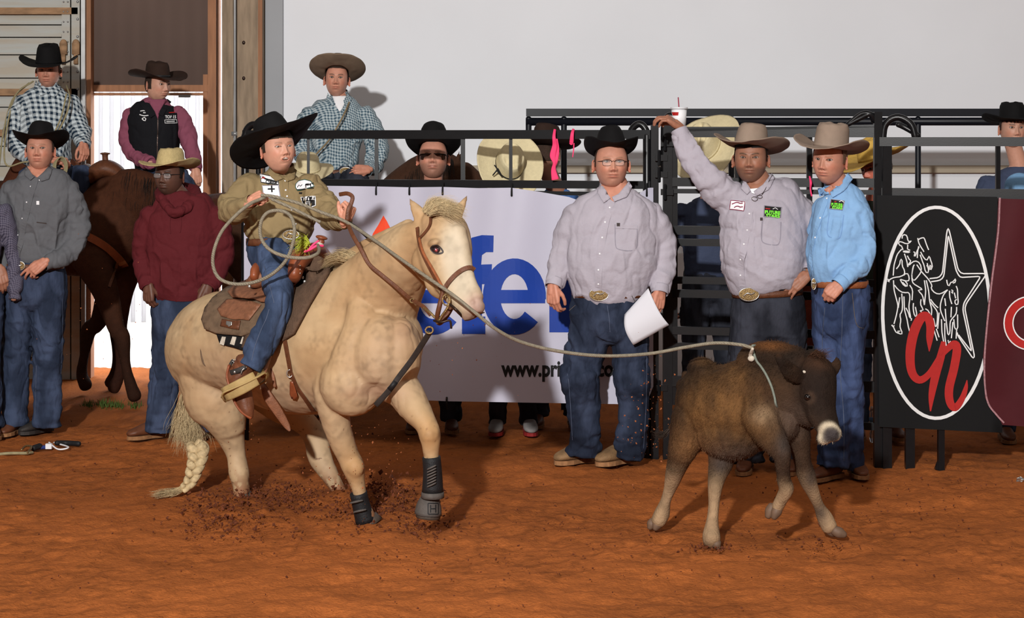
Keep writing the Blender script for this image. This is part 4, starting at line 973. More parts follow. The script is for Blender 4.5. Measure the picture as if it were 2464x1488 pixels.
le = [(476, 2402), (560, 2398), (700, 2380), (860, 2365), (960, 2370), (1000, 2395), (1018, 2412)]
vv_ = []
for j in range(nz_+1):
    for i in range(nx_+1):
        s_, t = i/nx_, j/nz_; py = 478+t*(545); xl = np.interp(py, [a for a, _ in le], [c for _, c in le]); px = xl+(2660-xl)*s_; pyy = py+s_*8+(10*s_*t)
        q = onl(px, FC, FD); vv_.append(tuple(P(px, pyy, q.y-.075-.012*math.sin(s_*9+t*3))))
o = mk('sheet', vv_, ff_, M_mar, mb); SMB = Surf(o)
strip('hem', SMB, [(c+4, a) for a, c in le], 4, mat('hem_stitching', RGB(150, 110, 115), .8, .3, 90), mb, off=.002, th=.001, k=4)
ring = ellpts(2478, 778, 52, 54, 70, 300, 26)
strip('letter_edge', SMB, ring, 24, M_fwhite, mb, off=.002, th=.001); strip('letter_c', SMB, ring, 18, M_fred, mb, off=.0035, th=.001)
# ---------------------------------------------------------------- standing people in front of the panels
def cloth(name, col, var=.05, **k): return mat(name, col, .85, var, 14, .35, 38, spec=.15, **k)
def denim(name, col, **k): return mat(name, col, .85, .18, 7, .3, 70, spec=.15, stretch=(1.3, 1.3, .55), col2=tuple(min(1, x*1.75+.006) for x in col), **k)
M_den1 = denim('dark_faded_denim', RGB(30, 37, 53)); M_den2 = denim('mid_blue_denim', RGB(38, 47, 66)); M_den3 = denim('ink_denim', RGB(31, 33, 41)); M_den4 = denim('clean_blue_denim', RGB(40, 52, 80))
M_den5 = denim('washed_denim', RGB(42, 54, 76))
M_sh1 = cloth('pale_grey_lilac_shirt', RGB(164, 158, 168))
M_seam = mat('denim_stitching', RGB(70, 78, 98), .8, .1, 60)
M_seam2 = mat('tan_stitching', RGB(90, 82, 78), .8, .1, 60)
M_blackfelt = mat('black_felt', RGB(17, 16, 17), .85, .08, 40, .1, 300, spec=.15)
M_tanfelt = mat('silver_tan_felt', RGB(140, 122, 108), .85, .05, 30, .1, 300, spec=.15)
M_greyfelt = mat('taupe_felt', RGB(118, 100, 84), .85, .06, 30, .1, 300, spec=.15)
M_brownfelt = mat('dark_brown_felt', RGB(46, 32, 26), .85, .08, 30, .1, 300, spec=.15)
M_moc = mat('worn_tan_leather', RGB(124, 96, 66), .75, .25, 30, .3, 100); M_sole = mat('dusty_sole', RGB(140, 100, 66), .85, .25, 40)
M_brboot = mat('brown_boot_leather', RGB(96, 56, 36), .5, .2, 20, .15, 80); M_dkboot = mat('dark_worn_leather', RGB(48, 44, 42), .6, .2, 20, .15, 80)
M_crease = mat('shirt_dark_seam', RGB(138, 133, 144), .9, .05, 30)  # darker tone for pocket outlines and patch edges
SK_FAIR = (.50, .24, .165); SK_BROWN = (.31, .15, .095); SK_DARK = (.105, .048, .032); SK_BOY = (.54, .29, .205)
def jeans_detail(F, seams, pockets=(), m=None):
    for q in seams: strip('side_seam', F['surf'], q, 1.6, M_seam, F['E'], off=.0008, th=.0012, k=3)
    for q in pockets: strip('pocket_edge', F['surf'], q, 1.6, m or M_seam2, F['E'], off=.0008, th=.0012, k=4)
def placket(F, pts, m, w_=17):
    strip('placket', F['surf'], pts, w_, m, F['E'], off=.001, th=.0022, k=4)

Y = 10.98
torso = [S(1480, 450, Y+.01, 34, .065), S(1480, 463, Y, 58, .085), S(1479, 484, Y, 94, .115), S(1478, 520, Y, 112, .145), S(1476, 560, Y, 116, .165), S(1472, 620, Y-.01, 114, .18), S(1466, 665, Y-.01, 104, .178), S(1465, 692, Y-.01, 93, .160), S(1465, 700, Y, 86, .148)]
armL = [S(1394, 514, Y, 34, .075), S(1374, 550, Y, 36, .075), S(1358, 600, Y, 32, .065), S(1345, 645, Y-.03, 29, .055), S(1333, 686, Y-.08, 22, .045)]
armR = [S(1560, 514, Y, 34, .075), S(1582, 550, Y, 36, .075), S(1596, 600, Y, 34, .065), S(1594, 650, Y-.04, 30, .055), S(1588, 702, Y-.10, 22, .045)]
hips = [S(1466, 702, Y, 86, .148), S(1465, 740, Y, 93, .155), S(1462, 790, Y, 94, .14)]
legL = [S(1420, 760, Y, 50, .13), S(1414, 830, Y, 49, .11), S(1402, 880, Y-.01, 45, .09), S(1398, 915, Y-.03, 46, .085), S(1404, 960, Y, 40, .075), S(1408, 1030, Y, 37, .072), S(1403, 1096, Y+.02, 37, .078)]
legR = [S(1512, 760, Y, 50, .13), S(1517, 830, Y, 46, .11), S(1517, 880, Y-.01, 44, .09), S(1520, 915, Y-.03, 45, .085), S(1524, 960, Y, 38, .075), S(1522, 1030, Y, 37, .075), S(1512, 1100, Y+.02, 38, .085)]
hands = [dict(wrist=P(1330, 694, Y-.1), d=(.02, -.12, -1), nrm=(-.55, -.8, .05), side=-1, s=1.02, curl=(.45, .5, .55, .6), thumb=.35),
         dict(wrist=P(1588, 706, Y-.12), d=(-.18, -.25, -1), nrm=(.5, -.85, .1), side=1, s=1.02, curl=(.45, .5, .5, .5), thumb=.8)]
def gpt(px, Y_): return (wx(px, Y_), Y_, 0)
F11 = figure('person', 'stout man in pale grey shirt, black hat and glasses holding a white paper', (P(1466, 1100, Y).x, Y, 0),
   dict(p=(1475, 389, Y-.12), s=1.08, skin=SK_FAIR, fat=.9, brow_a=.3, brow=(.2, .12, .07), yaw=3, pitch=4, hair=(.05, .03, .02), widen=1.05, hairline=.085, beard=.12, frown=.8, eye=.85),
   torso=torso, arms=[armL, armR], hands=hands, legs=[legL, legR], hips=hips, shirt=M_sh1, pants=M_den1,
   hat=dict(mat=M_blackfelt, pitch=13, brim=.098, crown=.130, curl=1.75, cp=1.6, taper=.34, s=.96, o=(0, .008, .066), back=.5, pinch=.35),
   shoes=[(gpt(1425, 11.14), gpt(1338, 10.97), 'moc', M_moc, M_sole, .075, 1.15), (gpt(1522, 11.12), gpt(1438, 10.93), 'moc', M_moc, M_sole, .075, 1.15)],
   belt=dict(at=P(1466, 706, Y), r=(90*Y/FOC, .158), mat=M_leather, buckle=(1441, 709), bs=(.054, .036)), cuff=.042, glasses='wire', seed=3, neckr=.066)
collar(F11, M_sh1, P(1480, 448, Y+.02), [(1446, 442), (1452, 450), (1470, 478), (1452, 490), (1438, 466)], [(1512, 440), (1519, 452), (1508, 476), (1478, 488), (1472, 476), (1490, 466)], band=.074)
placket(F11, [(1472, 482), (1462, 520), (1452, 560), (1446, 600), (1441, 645), (1440, 692)], M_sh1)
buttons(F11, [(1471, 487), (1456, 502), (1448, 535), (1441, 573), (1433, 610), (1430, 650)][0:0]+[(1467, 500), (1456, 535), (1449, 572), (1443, 611), (1440, 650), (1440, 684)])
strip('pocket', F11['surf'], [(1480, 540), (1481, 590), (1488, 600), (1510, 604), (1532, 597), (1533, 545)], 2.2, M_crease, F11['E'], off=.0005, th=.0012, k=3)
strip('pocket_top', F11['surf'], [(1481, 545), (1534, 547)], 9, M_sh1, F11['E'], off=.001, th=.002)
patch('logo_tab', F11['surf'], [(1484, 537), (1492, 537), (1492, 545), (1484, 545)], M_cigar, F11['E'], off=.003, th=.001, grid=4)
jeans_detail(F11, [[(1366, 900), (1372, 960), (1378, 1060)], [(1553, 770), (1556, 880), (1554, 980), (1548, 1080)], [(1461, 735), (1466, 770), (1468, 800)]], [[(1520, 712), (1530, 728), (1550, 735)], [(1385, 735), (1370, 748)]])
def throat(F, poly, m=None):
    patch('throat', F['surf'], poly, m or F['thr'], F['E'], off=.0035, th=.002, grid=7, smooth=True)
M_thr = {}
def thr_m(F, sk): F['thr'] = mat('throat_skin', tuple(np.array(sk)*np.array([.97, .88, .85])), .5, .06, 40); return F
thr_m(F11, SK_FAIR); throat(F11, [(1447, 446), (1480, 440), (1513, 444), (1494, 470), (1478, 488), (1470, 482), (1458, 468)])
# the paper he holds
pp_ = empty('paper_sheet', P(1555, 770, 10.78), 'white sheet of paper held in the left hand of the man in glasses', 'paper')
vs = []; fs = []; nu, nv_ = 10, 12
c00, c10, c11, c01 = np.array((1560, 694)), np.array((1610, 782)), np.array((1524, 831)), np.array((1503, 757))
for j in range(nv_+1):
    for i in range(nu+1):
        u_, w_ = i/nu, j/nv_; q = (c00*(1-u_)+c10*u_)*(1-w_)+(c01*(1-u_)+c11*u_)*w_; q = q+np.array((-9*math.sin(u_*math.pi)*(w_), 10*math.sin(u_*3.1)*(1-w_)))
        vs.append(tuple(P(q[0], q[1], 10.80-.035*math.sin(u_*2.6)+.03*w_)))
fs = [(j*(nu+1)+i, j*(nu+1)+i+1, (j+1)*(nu+1)+i+1, (j+1)*(nu+1)+i) for j in range(nv_) for i in range(nu)]
o = mk('sheet', vs, fs, mat('white_paper', RGB(205, 205, 212), .7, .01, 2), pp_); sd = o.modifiers.new('t', 'SOLIDIFY'); sd.thickness = .001

# ---- man with raised arm
Y = 10.80
torso = [S(1822, 436, Y, 32, .065), S(1826, 450, Y, 58, .085), S(1834, 472, Y, 92, .115), S(1840, 510, Y, 106, .15), S(1840, 560, Y, 106, .17), S(1838, 620, Y-.01, 104, .185), S(1840, 665, Y-.01, 94, .18), S(1845, 690, Y, 84, .16), S(1846, 698, Y, 80, .15)]
armL = [S(1795, 500, Y, 44, .085), S(1752, 475, Y-.01, 42, .08), S(1712, 438, Y-.02, 36, .07), S(1676, 396, Y-.01, 30, .06), S(1650, 350, Y+.02, 25, .052), S(1636, 318, Y+.04, 19, .044)]
armR = [S(1912, 498, Y, 38, .08), S(1946, 535, Y, 38, .08), S(1968, 585, Y+.02, 34, .065), S(1964, 625, Y-.02, 29, .055), S(1948, 655, Y-.09, 22, .045)]
hips = [S(1846, 700, Y, 81, .15), S(1848, 740, Y, 88, .155), S(1850, 800, Y, 88, .14)]
legL = [S(1808, 770, Y, 48, .13), S(1802, 850, Y, 46, .11), S(1800, 920, Y, 42, .09), S(1799, 1000, Y, 39, .08), S(1799, 1112, Y, 39, .08)]
legR = [S(1890, 770, Y, 48, .13), S(1893, 850, Y, 45, .11), S(1895, 920, Y, 42, .09), S(1896, 1000, Y, 39, .08), S(1896, 1112, Y, 39, .08)]
hands = [dict(wrist=P(1633, 304, Y+.04), d=(-.62, -.1, .42), nrm=(.45, -.35, .9), side=1, s=1.0, curl=(.75, .5, .45, .5), thumb=.6, spread=1.3),
         dict(wrist=P(1936, 668, Y-.13), d=(-.8, -.12, -.62), nrm=(-.25, -.9, .35), side=1, s=1.02, curl=(.2, .2, .22, .25), thumb=.1, spread=2.2)]
F12 = figure('person', 'man in lilac grey shirt and tan hat with one arm raised onto the gate post', (P(1846, 1100, Y).x, Y, 0),
   dict(p=(1803, 379, Y-.12), s=1.05, skin=SK_BROWN, fat=.8, brow_a=.9, yaw=-12, pitch=2, roll=0, hair=(.012, .01, .01), beard=.45, widen=1.05, frown=.7, eye=.8),
   torso=torso, arms=[armL, armR], hands=hands, legs=[legL, legR], hips=hips, shirt=M_sh1, pants=M_den3,
   hat=dict(mat=M_tanfelt, pitch=9, roll=2, yaw=-16, brim=.125, crown=.122, curl=1.05, cp=1.7, taper=.20, s=.98, o=(0, .008, .062), back=.35, asym=-.12),
   shoes=[(gpt(1800, 10.9), gpt(1785, 10.62), 'boot', M_brboot, M_sole), (gpt(1896, 10.9), gpt(1905, 10.62), 'boot', M_brboot, M_sole)],
   belt=dict(at=P(1846, 704, Y), r=(84*Y/FOC, .158), mat=M_leather, buckle=(1802, 709), bs=(.056, .036), slope=.05), cuff=.042, seed=11, neckr=.066)
collar(F12, M_sh1, P(1824, 432, Y+.02), [(1788, 436), (1796, 438), (1806, 462), (1798, 470), (1782, 456)], [(1856, 420), (1864, 432), (1850, 458), (1820, 474), (1814, 462), (1836, 446)], band=.078)
thr_m(F12, SK_BROWN); throat(F12, [(1794, 436), (1824, 428), (1856, 430), (1838, 450), (1818, 466), (1808, 458)])
patch('undershirt', F12['surf'], [(1806, 456), (1828, 454), (1818, 468), (1810, 466)], M_white, F12['E'], off=.006, th=.002, grid=5)
placket(F12, [(1812, 468), (1803, 510), (1797, 555), (1789, 600), (1783, 650), (1788, 690)], M_sh1)
buttons(F12, [(1811, 478), (1803, 515), (1798, 554), (1790, 588), (1782, 625), (1782, 663)])
strip('pocket', F12['surf'], [(1834, 532), (1832, 575), (1840, 586), (1862, 590), (1876, 584), (1879, 534)], 2.2, M_crease, F12['E'], off=.0005, th=.0012, k=3)
def logo_patch(F, poly, base, edge):
    o = patch('shirt_patch', F['surf'], poly, base, F['E'], off=.003, th=.002, grid=6)
    c_ = np.mean(np.array(poly, float), 0); q = [tuple(c_+(np.array(p)-c_)*.95) for p in poly]
    strip('patch_edge', F['surf'], q, 1.8, edge, o, off=.005, th=.001, closed=True); return o
o = logo_patch(F12, [(1758, 482), (1794, 487), (1790, 509), (1756, 505)], M_white, mat('wine_thread', RGB(120, 34, 60), .8, .05, 40))
for s_, y_ in ((0, 492), (5, 501)):
    strip('emblem', F12['surf'], [(1762+s_, y_), (1776, y_-6), (1782, y_+1), (1788, y_-2)], 2.4, bpy.data.materials['wine_thread'], o, off=.0055, th=.001)
def fs_patch(F, poly, x0, x1, y1, y2, h1, sl):
    o = logo_patch(F, poly, M_fblack, M_crease)
    letters('lettering', 'FUTURE', F['surf'], x0, y1, x1, h1, M_fgreen, o, off=.006, bold=.05, slope=sl)
    letters('lettering', 'STARS', F['surf'], x0+2, y2, x1-1, h1, M_fgreen, o, off=.006, bold=.05, slope=sl)
    strip('emblem', F['surf'], [(x0+1, y1-h1-4), (x0+12, y1-h1-3)], 2.6, M_fred, o, off=.006, th=.001); strip('emblem', F['surf'], [(x0+18, y1-h1-3), (x0+24, y1-h1-6), (x0+30, y1-h1-2)], 1.6, M_fwhite, o, off=.006, th=.001)
fs_patch(F12, [(1839, 495), (1881, 499), (1878, 524), (1837, 521)], 1841, 1877, 514, 522, 7, .06)
patch('logo_tab', F12['surf'], [(1829, 524), (1835, 524), (1835, 531), (1829, 531)], M_cigar, F12['E'], off=.003, th=.001, grid=4)
# his hung reading glasses and cord
gl_ = F12['surf']; b = B(); pts = []
for px, py in ((1858, 422), (1850, 440), (1842, 458), (1834, 470)):
    h = gl_.hit(px, py, off=.012, default=Y-.15); pts.append((*h[0], .0016))
b.tube(pts, n=6, k=3)
for cx in (1816, 1829):
    pts = []
    for t in range(10):
        a = 2*math.pi*t/10; h = gl_.hit(cx+6.5*math.cos(a), 481-(cx-1816)*.45+4*math.sin(a), off=.012, default=Y-.15); pts.append((*h[0], .0013))
    b.tube(pts, n=6, k=1, closed=True)
b.build('hanging_glasses', M_wire, F12['E'])

# ---- man in light blue
Y = 10.55
M_shb = cloth('light_blue_shirt', RGB(126, 164, 204))
torso = [S(2020, 450, Y, 28, .07), S(2024, 463, Y, 42, .09), S(2027, 484, Y, 58, .12), S(2026, 530, Y, 70, .16), S(2020, 590, Y, 74, .17), S(2016, 630, Y, 74, .17), S(2017, 660, Y, 68, .16), S(2020, 673, Y, 62, .145)]
armR = [S(2062, 500, Y-.06, 30, .075), S(2074, 545, Y-.08, 30, .07), S(2080, 595, Y-.10, 28, .065), S(2066, 636, Y-.13, 26, .058), S(2040, 664, Y-.17, 22, .05), S(2020, 684, Y-.19, 18, .04)]
armL = [S(1985, 495, Y+.08, 26, .06), S(1972, 550, Y+.12, 25, .06), S(1968, 600, Y+.12, 23, .05), S(1966, 650, Y+.08, 18, .04)]
hips = [S(2021, 676, Y, 63, .145), S(2022, 720, Y, 67, .15), S(2022, 780, Y, 64, .14)]
legL = [S(2002, 760, Y+.03, 46, .11), S(2000, 850, Y+.03, 42, .095), S(2010, 940, Y+.0, 38, .085), S(2012, 1020, Y, 36, .08), S(2004, 1124, Y-.02, 40, .09)]
legR = [S(2044, 760, Y-.02, 42, .11), S(2040, 850, Y-.02, 38, .1), S(2044, 940, Y, 33, .085), S(2050, 1020, Y+.06, 28, .08), S(2052, 1126, Y+.1, 27, .085)]
hands = [dict(wrist=P(2020, 686, Y-.20), d=(-.55, -.1, -.55), nrm=(-.2, -.9, .35), side=1, s=.95, curl=(.7, .7, .7, .7), thumb=.5)]
F13 = figure('person', 'man in light blue shirt and tan hat with one hand in his jeans pocket', (P(2021, 1100, Y).x, Y, 0),
   dict(p=(1982, 384, Y-.13), s=1.04, skin=SK_FAIR, fat=.3, brow_a=.45, brow=(.25, .14, .08), yaw=-30, pitch=-2, roll=4, hair=(.16, .09, .05), hairline=.07, hair_thick=.8, look=(-.35, -.9, .05)),
   torso=torso, arms=[armL, armR], hands=hands, legs=[legL, legR], hips=hips, shirt=M_shb, pants=M_den4,
   hat=dict(mat=M_tanfelt, pitch=6, roll=1, brim=.118, crown=.128, curl=1.15, cp=2.0, taper=.10, s=.99, o=(0, .008, .060), seed=4, pinch=.15),
   shoes=[(gpt(2022, 10.62), gpt(1950, 10.42), 'boot', M_brboot, M_sole), (gpt(2052, 10.78), gpt(2078, 10.50), 'boot', M_brboot, M_sole)],
   belt=dict(at=P(2021, 682, Y), r=(66*Y/FOC, .155), mat=M_tanleather, buckle=(1958, 684), bs=(.012, .03)), cuff=.040, seed=21)
collar(F13, M_shb, P(2016, 448, Y+.01), [(1986, 452), (1968, 458), (1972, 476), (1998, 468)], [(2040, 420), (2052, 434), (2030, 462), (2004, 478), (1998, 466), (2020, 448)], band=.07)
thr_m(F13, SK_FAIR); throat(F13, [(1984, 458), (1996, 450), (2022, 446), (2008, 464), (1998, 470)])
placket(F13, [(1992, 470), (1978, 510), (1962, 560), (1953, 610), (1950, 660)], M_shb, 13)
buttons(F13, [(1990, 478), (1974, 525), (1962, 572)])
fs_patch(F13, [(2000, 480), (2033, 484), (2027, 507), (1996, 503)], 2001, 2027, 496, 503, 6, .08)
strip('pocket', F13['surf'], [(1996, 512), (1990, 560), (2000, 572), (2022, 572), (2030, 518)], 2, mat('blue_seam', RGB(110, 145, 190), .9), F13['E'], off=.0005, th=.0012, k=3)
jeans_detail(F13, [[(2028, 700), (2026, 800), (2022, 900), (2030, 1000), (2030, 1110)], [(1985, 740), (1978, 850), (1985, 960)]], [[(2050, 705), (2060, 780), (2078, 790)]])

# ---- grey shirt man, left
Y = 12.15
M_shg = cloth('slate_grey_shirt', RGB(92, 93, 97))
torso = [S(92, 402, Y, 27, .065), S(93, 414, Y, 46, .085), S(96, 432, Y, 72, .115), S(98, 465, Y, 84, .14), S(97, 520, Y, 80, .15), S(92, 575, Y, 74, .15), S(86, 615, Y, 70, .15), S(84, 632, Y, 64, .135)]
armR = [S(160, 455, Y, 30, .075), S(178, 500, Y, 30, .075), S(186, 555, Y-.01, 28, .065), S(172, 600, Y-.06, 25, .055), S(140, 624, Y-.13, 21, .048), S(112, 634, Y-.17, 16, .04)]
armL = [S(32, 455, Y, 30, .075), S(14, 510, Y, 28, .07), S(6, 570, Y+.02, 26, .06), S(8, 620, Y-.02, 22, .05), S(6, 652, Y-.06, 17, .04)]
hips = [S(84, 636, Y, 66, .14), S(84, 670, Y, 74, .15), S(84, 715, Y, 74, .135)]
legL = [S(47, 700, Y, 42, .12), S(44, 780, Y, 38, .10), S(38, 860, Y, 35, .085), S(36, 940, Y, 33, .075), S(36, 1024, Y, 31, .075)]
legR = [S(120, 700, Y, 40, .12), S(118, 780, Y, 38, .10), S(114, 860, Y, 36, .085), S(114, 940, Y, 34, .075), S(112, 1028, Y, 33, .078)]
hands = [dict(wrist=P(104, 634, Y-.2), d=(-.75, -.1, -.55), nrm=(-.15, -.9, .3), side=1, s=.97, curl=(.15, .3, .5, .55), thumb=.2, spread=1.8),
         dict(wrist=P(6, 660, Y-.08), d=(.2, -.1, -1), nrm=(-.5, -.8, 0), side=-1, s=.95, curl=.5, thumb=.4)]
F2 = figure('person', 'man in slate grey shirt and black hat with a hand on his belt buckle', (wx(84, Y), Y, 0),
   dict(p=(90, 356, Y-.12), s=1.0, skin=SK_FAIR, fat=.35, brow_a=.35, brow=(.2, .12, .07), yaw=2, pitch=6, hair=(.06, .04, .03), hairline=.08, look=(.25, -1, .05)),
   torso=torso, arms=[armL, armR], hands=hands, legs=[legL, legR], hips=hips, shirt=M_shg, pants=M_den2,
   hat=dict(mat=M_blackfelt, pitch=10, brim=.115, crown=.122, curl=1.3, cp=1.6, taper=.22, s=.97, back=.4, seed=9),
   shoes=[(gpt(45, 12.25), gpt(5, 12.0), 'boot', M_brboot, M_sole), (gpt(122, 12.28), gpt(48, 12.08), 'boot', M_dkboot, M_dkboot)],
   belt=dict(at=P(84, 640, Y), r=(68*Y/FOC, .148), mat=M_leather, buckle=(46, 640), bs=(.036, .028)), cuff=.040, seed=31)
collar(F2, M_shg, P(92, 400, Y+.02), [(64, 404), (70, 408), (84, 428), (74, 436), (60, 424)], [(118, 402), (126, 410), (118, 432), (100, 438), (90, 428), (104, 418)], band=.066)
thr_m(F2, SK_FAIR); throat(F2, [(66, 402), (92, 396), (120, 400), (104, 418), (90, 428), (78, 420)])
placket(F2, [(86, 432), (72, 480), (60, 530), (50, 580), (42, 625)], M_shg, 13)
buttons(F2, [(74, 449), (64, 487), (54, 526), (44, 566), (38, 605), (95, 434)], r=.0048)
strip('pocket', F2['surf'], [(88, 535), (112, 538)], 2.5, M_cigar, F2['E'], off=.001, th=.001); patch('logo_tab', F2['surf'], [(88, 484), (95, 484), (95, 493), (88, 493)], M_white, F2['E'], off=.003, th=.001, grid=4)
jeans_detail(F2, [[(12, 760), (8, 860), (10, 960)], [(88, 880), (86, 950), (84, 1010)], [(150, 720), (150, 820), (146, 900)]])

# ---- maroon hoodie man
Y = 11.95
M_hood = cloth('maroon_fleece', RGB(84, 27, 32)); M_straw = mat('cream_straw', RGB(188, 168, 120), .8, .1, 60, .6, 260, spec=.2)
torso = [S(424, 462, Y, 32, .075), S(426, 480, Y, 58, .095), S(434, 504, Y, 82, .125), S(438, 550, Y, 90, .15), S(440, 610, Y, 90, .165), S(440, 660, Y, 86, .165), S(440, 700, Y, 76, .155), S(440, 722, Y, 64, .145)]
armL = [S(368, 520, Y, 31, .08), S(352, 565, Y, 31, .075), S(348, 620, Y, 29, .065), S(352, 662, Y-.05, 25, .055), S(358, 690, Y-.1, 20, .045)]
armR = [S(508, 520, Y, 33, .08), S(528, 570, Y, 33, .075), S(532, 620, Y, 30, .065), S(518, 660, Y-.06, 26, .055), S(502, 690, Y-.12, 20, .045)]
hips = [S(440, 715, Y, 66, .14), S(438, 750, Y, 72, .15), S(438, 800, Y, 70, .135)]
legL = [S(406, 770, Y, 42, .12), S(404, 850, Y, 39, .10), S(398, 920, Y, 36, .085), S(388, 980, Y, 34, .075), S(381, 1040, Y, 32, .08)]
legR = [S(474, 770, Y, 40, .12), S(480, 850, Y, 37, .10), S(486, 950, Y, 34, .08), S(488, 1038, Y, 33, .08)]
hands = [dict(wrist=P(357, 692, Y-.12), d=(.02, -.1, -1), nrm=(-.5, -.85, 0), side=-1, s=1.0, curl=.62, thumb=.7), dict(wrist=P(498, 694, Y-.14), d=(-.25, -.1, -.95), nrm=(.3, -.9, 0), side=1, s=1.0, curl=.8, thumb=.8)]
F5 = figure('person', 'man in maroon hooded sweatshirt, cream straw hat and dark rimmed glasses', (wx(440, Y), Y, 0),
   dict(p=(393, 420, Y-.12), s=1.0, skin=SK_DARK, fat=.4, brow_a=.5, brow=(.01, .01, .01), yaw=-16, pitch=0, roll=2, hair=(.01, .008, .008), beard=.6, beard_kind='goatee', handtone=(1.1, 1, .95), blush=.4),
   torso=torso, arms=[armL, armR], hands=hands, legs=[legL, legR], hips=hips, shirt=M_hood, pants=M_den2,
   hat=dict(mat=M_straw, pitch=6, roll=-2, brim=.112, crown=.115, curl=.9, cp=1.8, taper=.16, s=.95, asym=.25, back=.35, band=M_straw, seed=6),
   shoes=[(gpt(400, 12.05), gpt(308, 11.88), 'moc', M_brboot, M_sole, .075, 1.05), (gpt(492, 12.05), gpt(470, 11.8), 'moc', M_brboot, M_sole)], glasses='dark', cuff=.043, seed=41)
b = B(); b.tube([S(388, 470, Y-.02, 13, .03), S(398, 492, Y-.10, 13, .03), S(420, 512, Y-.15, 12, .028), S(448, 500, Y-.12, 14, .03), S(468, 478, Y-.02, 17, .04), S(462, 462, Y+.09, 19, .05), S(425, 458, Y+.13, 20, .05), S(392, 460, Y+.08, 16, .04)], n=14, k=4, closed=True, ref=(0, 0, 1)); v_, f_, n_ = b.remesh(.007, 2); mk('hood', wrinkle(v_, n_, .006, 14), f_, M_hood, F5['E'])
for q in ([(412, 508), (408, 540), (410, 562)], [(432, 508), (436, 535), (433, 560)]): strip('drawstring', F5['surf'], q, 2.6, M_hood, F5['E'], off=.003, th=.003, k=3)
o = strip('hem_rib', F5['surf'], [(374, 706), (400, 716), (440, 720), (480, 716), (506, 706)], 12, M_hood, F5['E'], off=.002, th=.003, k=3)
jeans_detail(F5, [[(432, 800), (424, 880), (412, 960), (404, 1030)]])
# ---- partly visible person at the left edge
Y = 12.0
M_dot = check_mat('dotted_navy_cotton', RGB(46, 44, 62), RGB(96, 92, 108), .014, .25)
t_, a_, h_, l_ = std_stations(wx(-64, Y), Y, 1.74, 1.0)
F1 = figure('person', 'person in dotted navy shirt cut off by the left edge of the picture', (wx(-64, Y), Y, 0), dict(p=(-66, 412, Y-.12), s=.98, skin=SK_BROWN, hair=(.02, .015, .01), q=.5),
   torso=t_, arms=a_, legs=l_, hips=h_, shirt=M_dot, pants=M_den2, hands=[dict(wrist=P(2, 652, Y-.03), d=(.25, -.15, -1), nrm=(.3, -.9, 0), side=1, s=.95, curl=.4, thumb=.3)],
   shoes=[(gpt(-95, 12.1), gpt(-100, 11.85), 'boot', M_brboot, M_sole), (gpt(-20, 12.1), gpt(-12, 11.85), 'boot', M_brboot, M_sole)], seed=51)
# ---------------------------------------------------------------- palomino horse
M_palo = mat('palomino_coat', (1, 1, 1), .62, .07, 14, .08, 190, attr=True, spec=.25)
M_flax = mat('flaxen_hair', RGB(184, 162, 124), .7, .25, 60, spec=.2)
M_hoof = mat('hoof_horn', RGB(70, 60, 52), .6, .2, 30)
M_neo = mat('black_neoprene_boot', RGB(24, 24, 26), .6, .15, 60, .3, 200); M_neog = mat('grey_bell_boot', RGB(78, 72, 68), .7, .15, 40, .2, 100)
H = empty('palomino_horse', (wx(720, 9.7), 9.7, 0), 'palomino horse with white blaze sliding to a stop under the boy rider', 'horse')
b = B()
# trunk
b.tube([S(462, 855, 10.25, 50, .13), S(487, 845, 10.18, 98, .24), S(540, 822, 10.04, 122, .29), S(620, 830, 9.88, 130, .31), S(700, 842, 9.72, 152, .32), S(780, 838, 9.56, 158, .31), S(850, 825, 9.40, 150, .28), S(905, 825, 9.28, 122, .24), S(945, 835, 9.18, 84, .18), S(968, 845, 9.13, 50, .12)], n=36, k=4)
# rump mass, croup
b.tube([S(500, 790, 10.12, 62, .2), S(490, 850, 10.1, 68, .21), S(508, 920, 10.02, 74, .19), S(535, 985, 9.98, 62, .14), S(550, 1030, 9.99, 42, .09)], n=26, k=4)
# neck
b.tube([S(850, 790, 9.42, 150, .21), S(884, 742, 9.34, 128, .19), S(920, 690, 9.24, 104, .15), S(958, 638, 9.12, 84, .12), S(996, 596, 9.02, 66, .10), S(1030, 568, 8.95, 48, .085)], n=28, k=4)
# withers to crest
b.tube([S(800, 668, 9.5, 34, .07), S(840, 640, 9.42, 34, .06), S(880, 606, 9.32, 26, .045), S(930, 574, 9.2, 20, .035), S(985, 545, 9.06, 18, .035)], n=16, k=3)
# head: skull, jowl, muzzle
b.tube([S(1052, 528, 8.93, 44, .075), S(1066, 560, 8.90, 62, .098), S(1070, 610, 8.85, 66, .105), S(1082, 660, 8.80, 54, .085), S(1104, 700, 8.74, 42, .065), S(1124, 728, 8.70, 38, .056), S(1138, 748, 8.68, 33, .05)], n=26, k=4)
b.ell(P(1032, 640, 8.88), (.072, .07, .098), rot(0, 0, -28), 20, 14)        # jowl
b.ell(P(1048, 690, 8.84), (.045, .05, .07), rot(0, 0, -40), 16, 12)
b.tube([S(1096, 560, 8.83, 26, .045), S(1112, 620, 8.79, 22, .04), S(1128, 675, 8.73, 18, .035), S(1146, 718, 8.67, 18, .035)], n=14, k=3)   # nose ridge
b.ell(P(1150, 738, 8.665), (.033, .04, .036), rot(0, 0, -25), 16, 12)
b.ell(P(1126, 762, 8.69), (.032, .034, .024), rot(0, 0, -30), 14, 10)   # lower lip, chin
b.ell(P(1046, 584, 8.77), (.030, .03, .016), rot(0, 0, -20), 14, 10)    # brow over eye
b.ell(P(1066, 625, 8.77), (.035, .02, .010), rot(0, 0, 35), 14, 10)     # facial crest
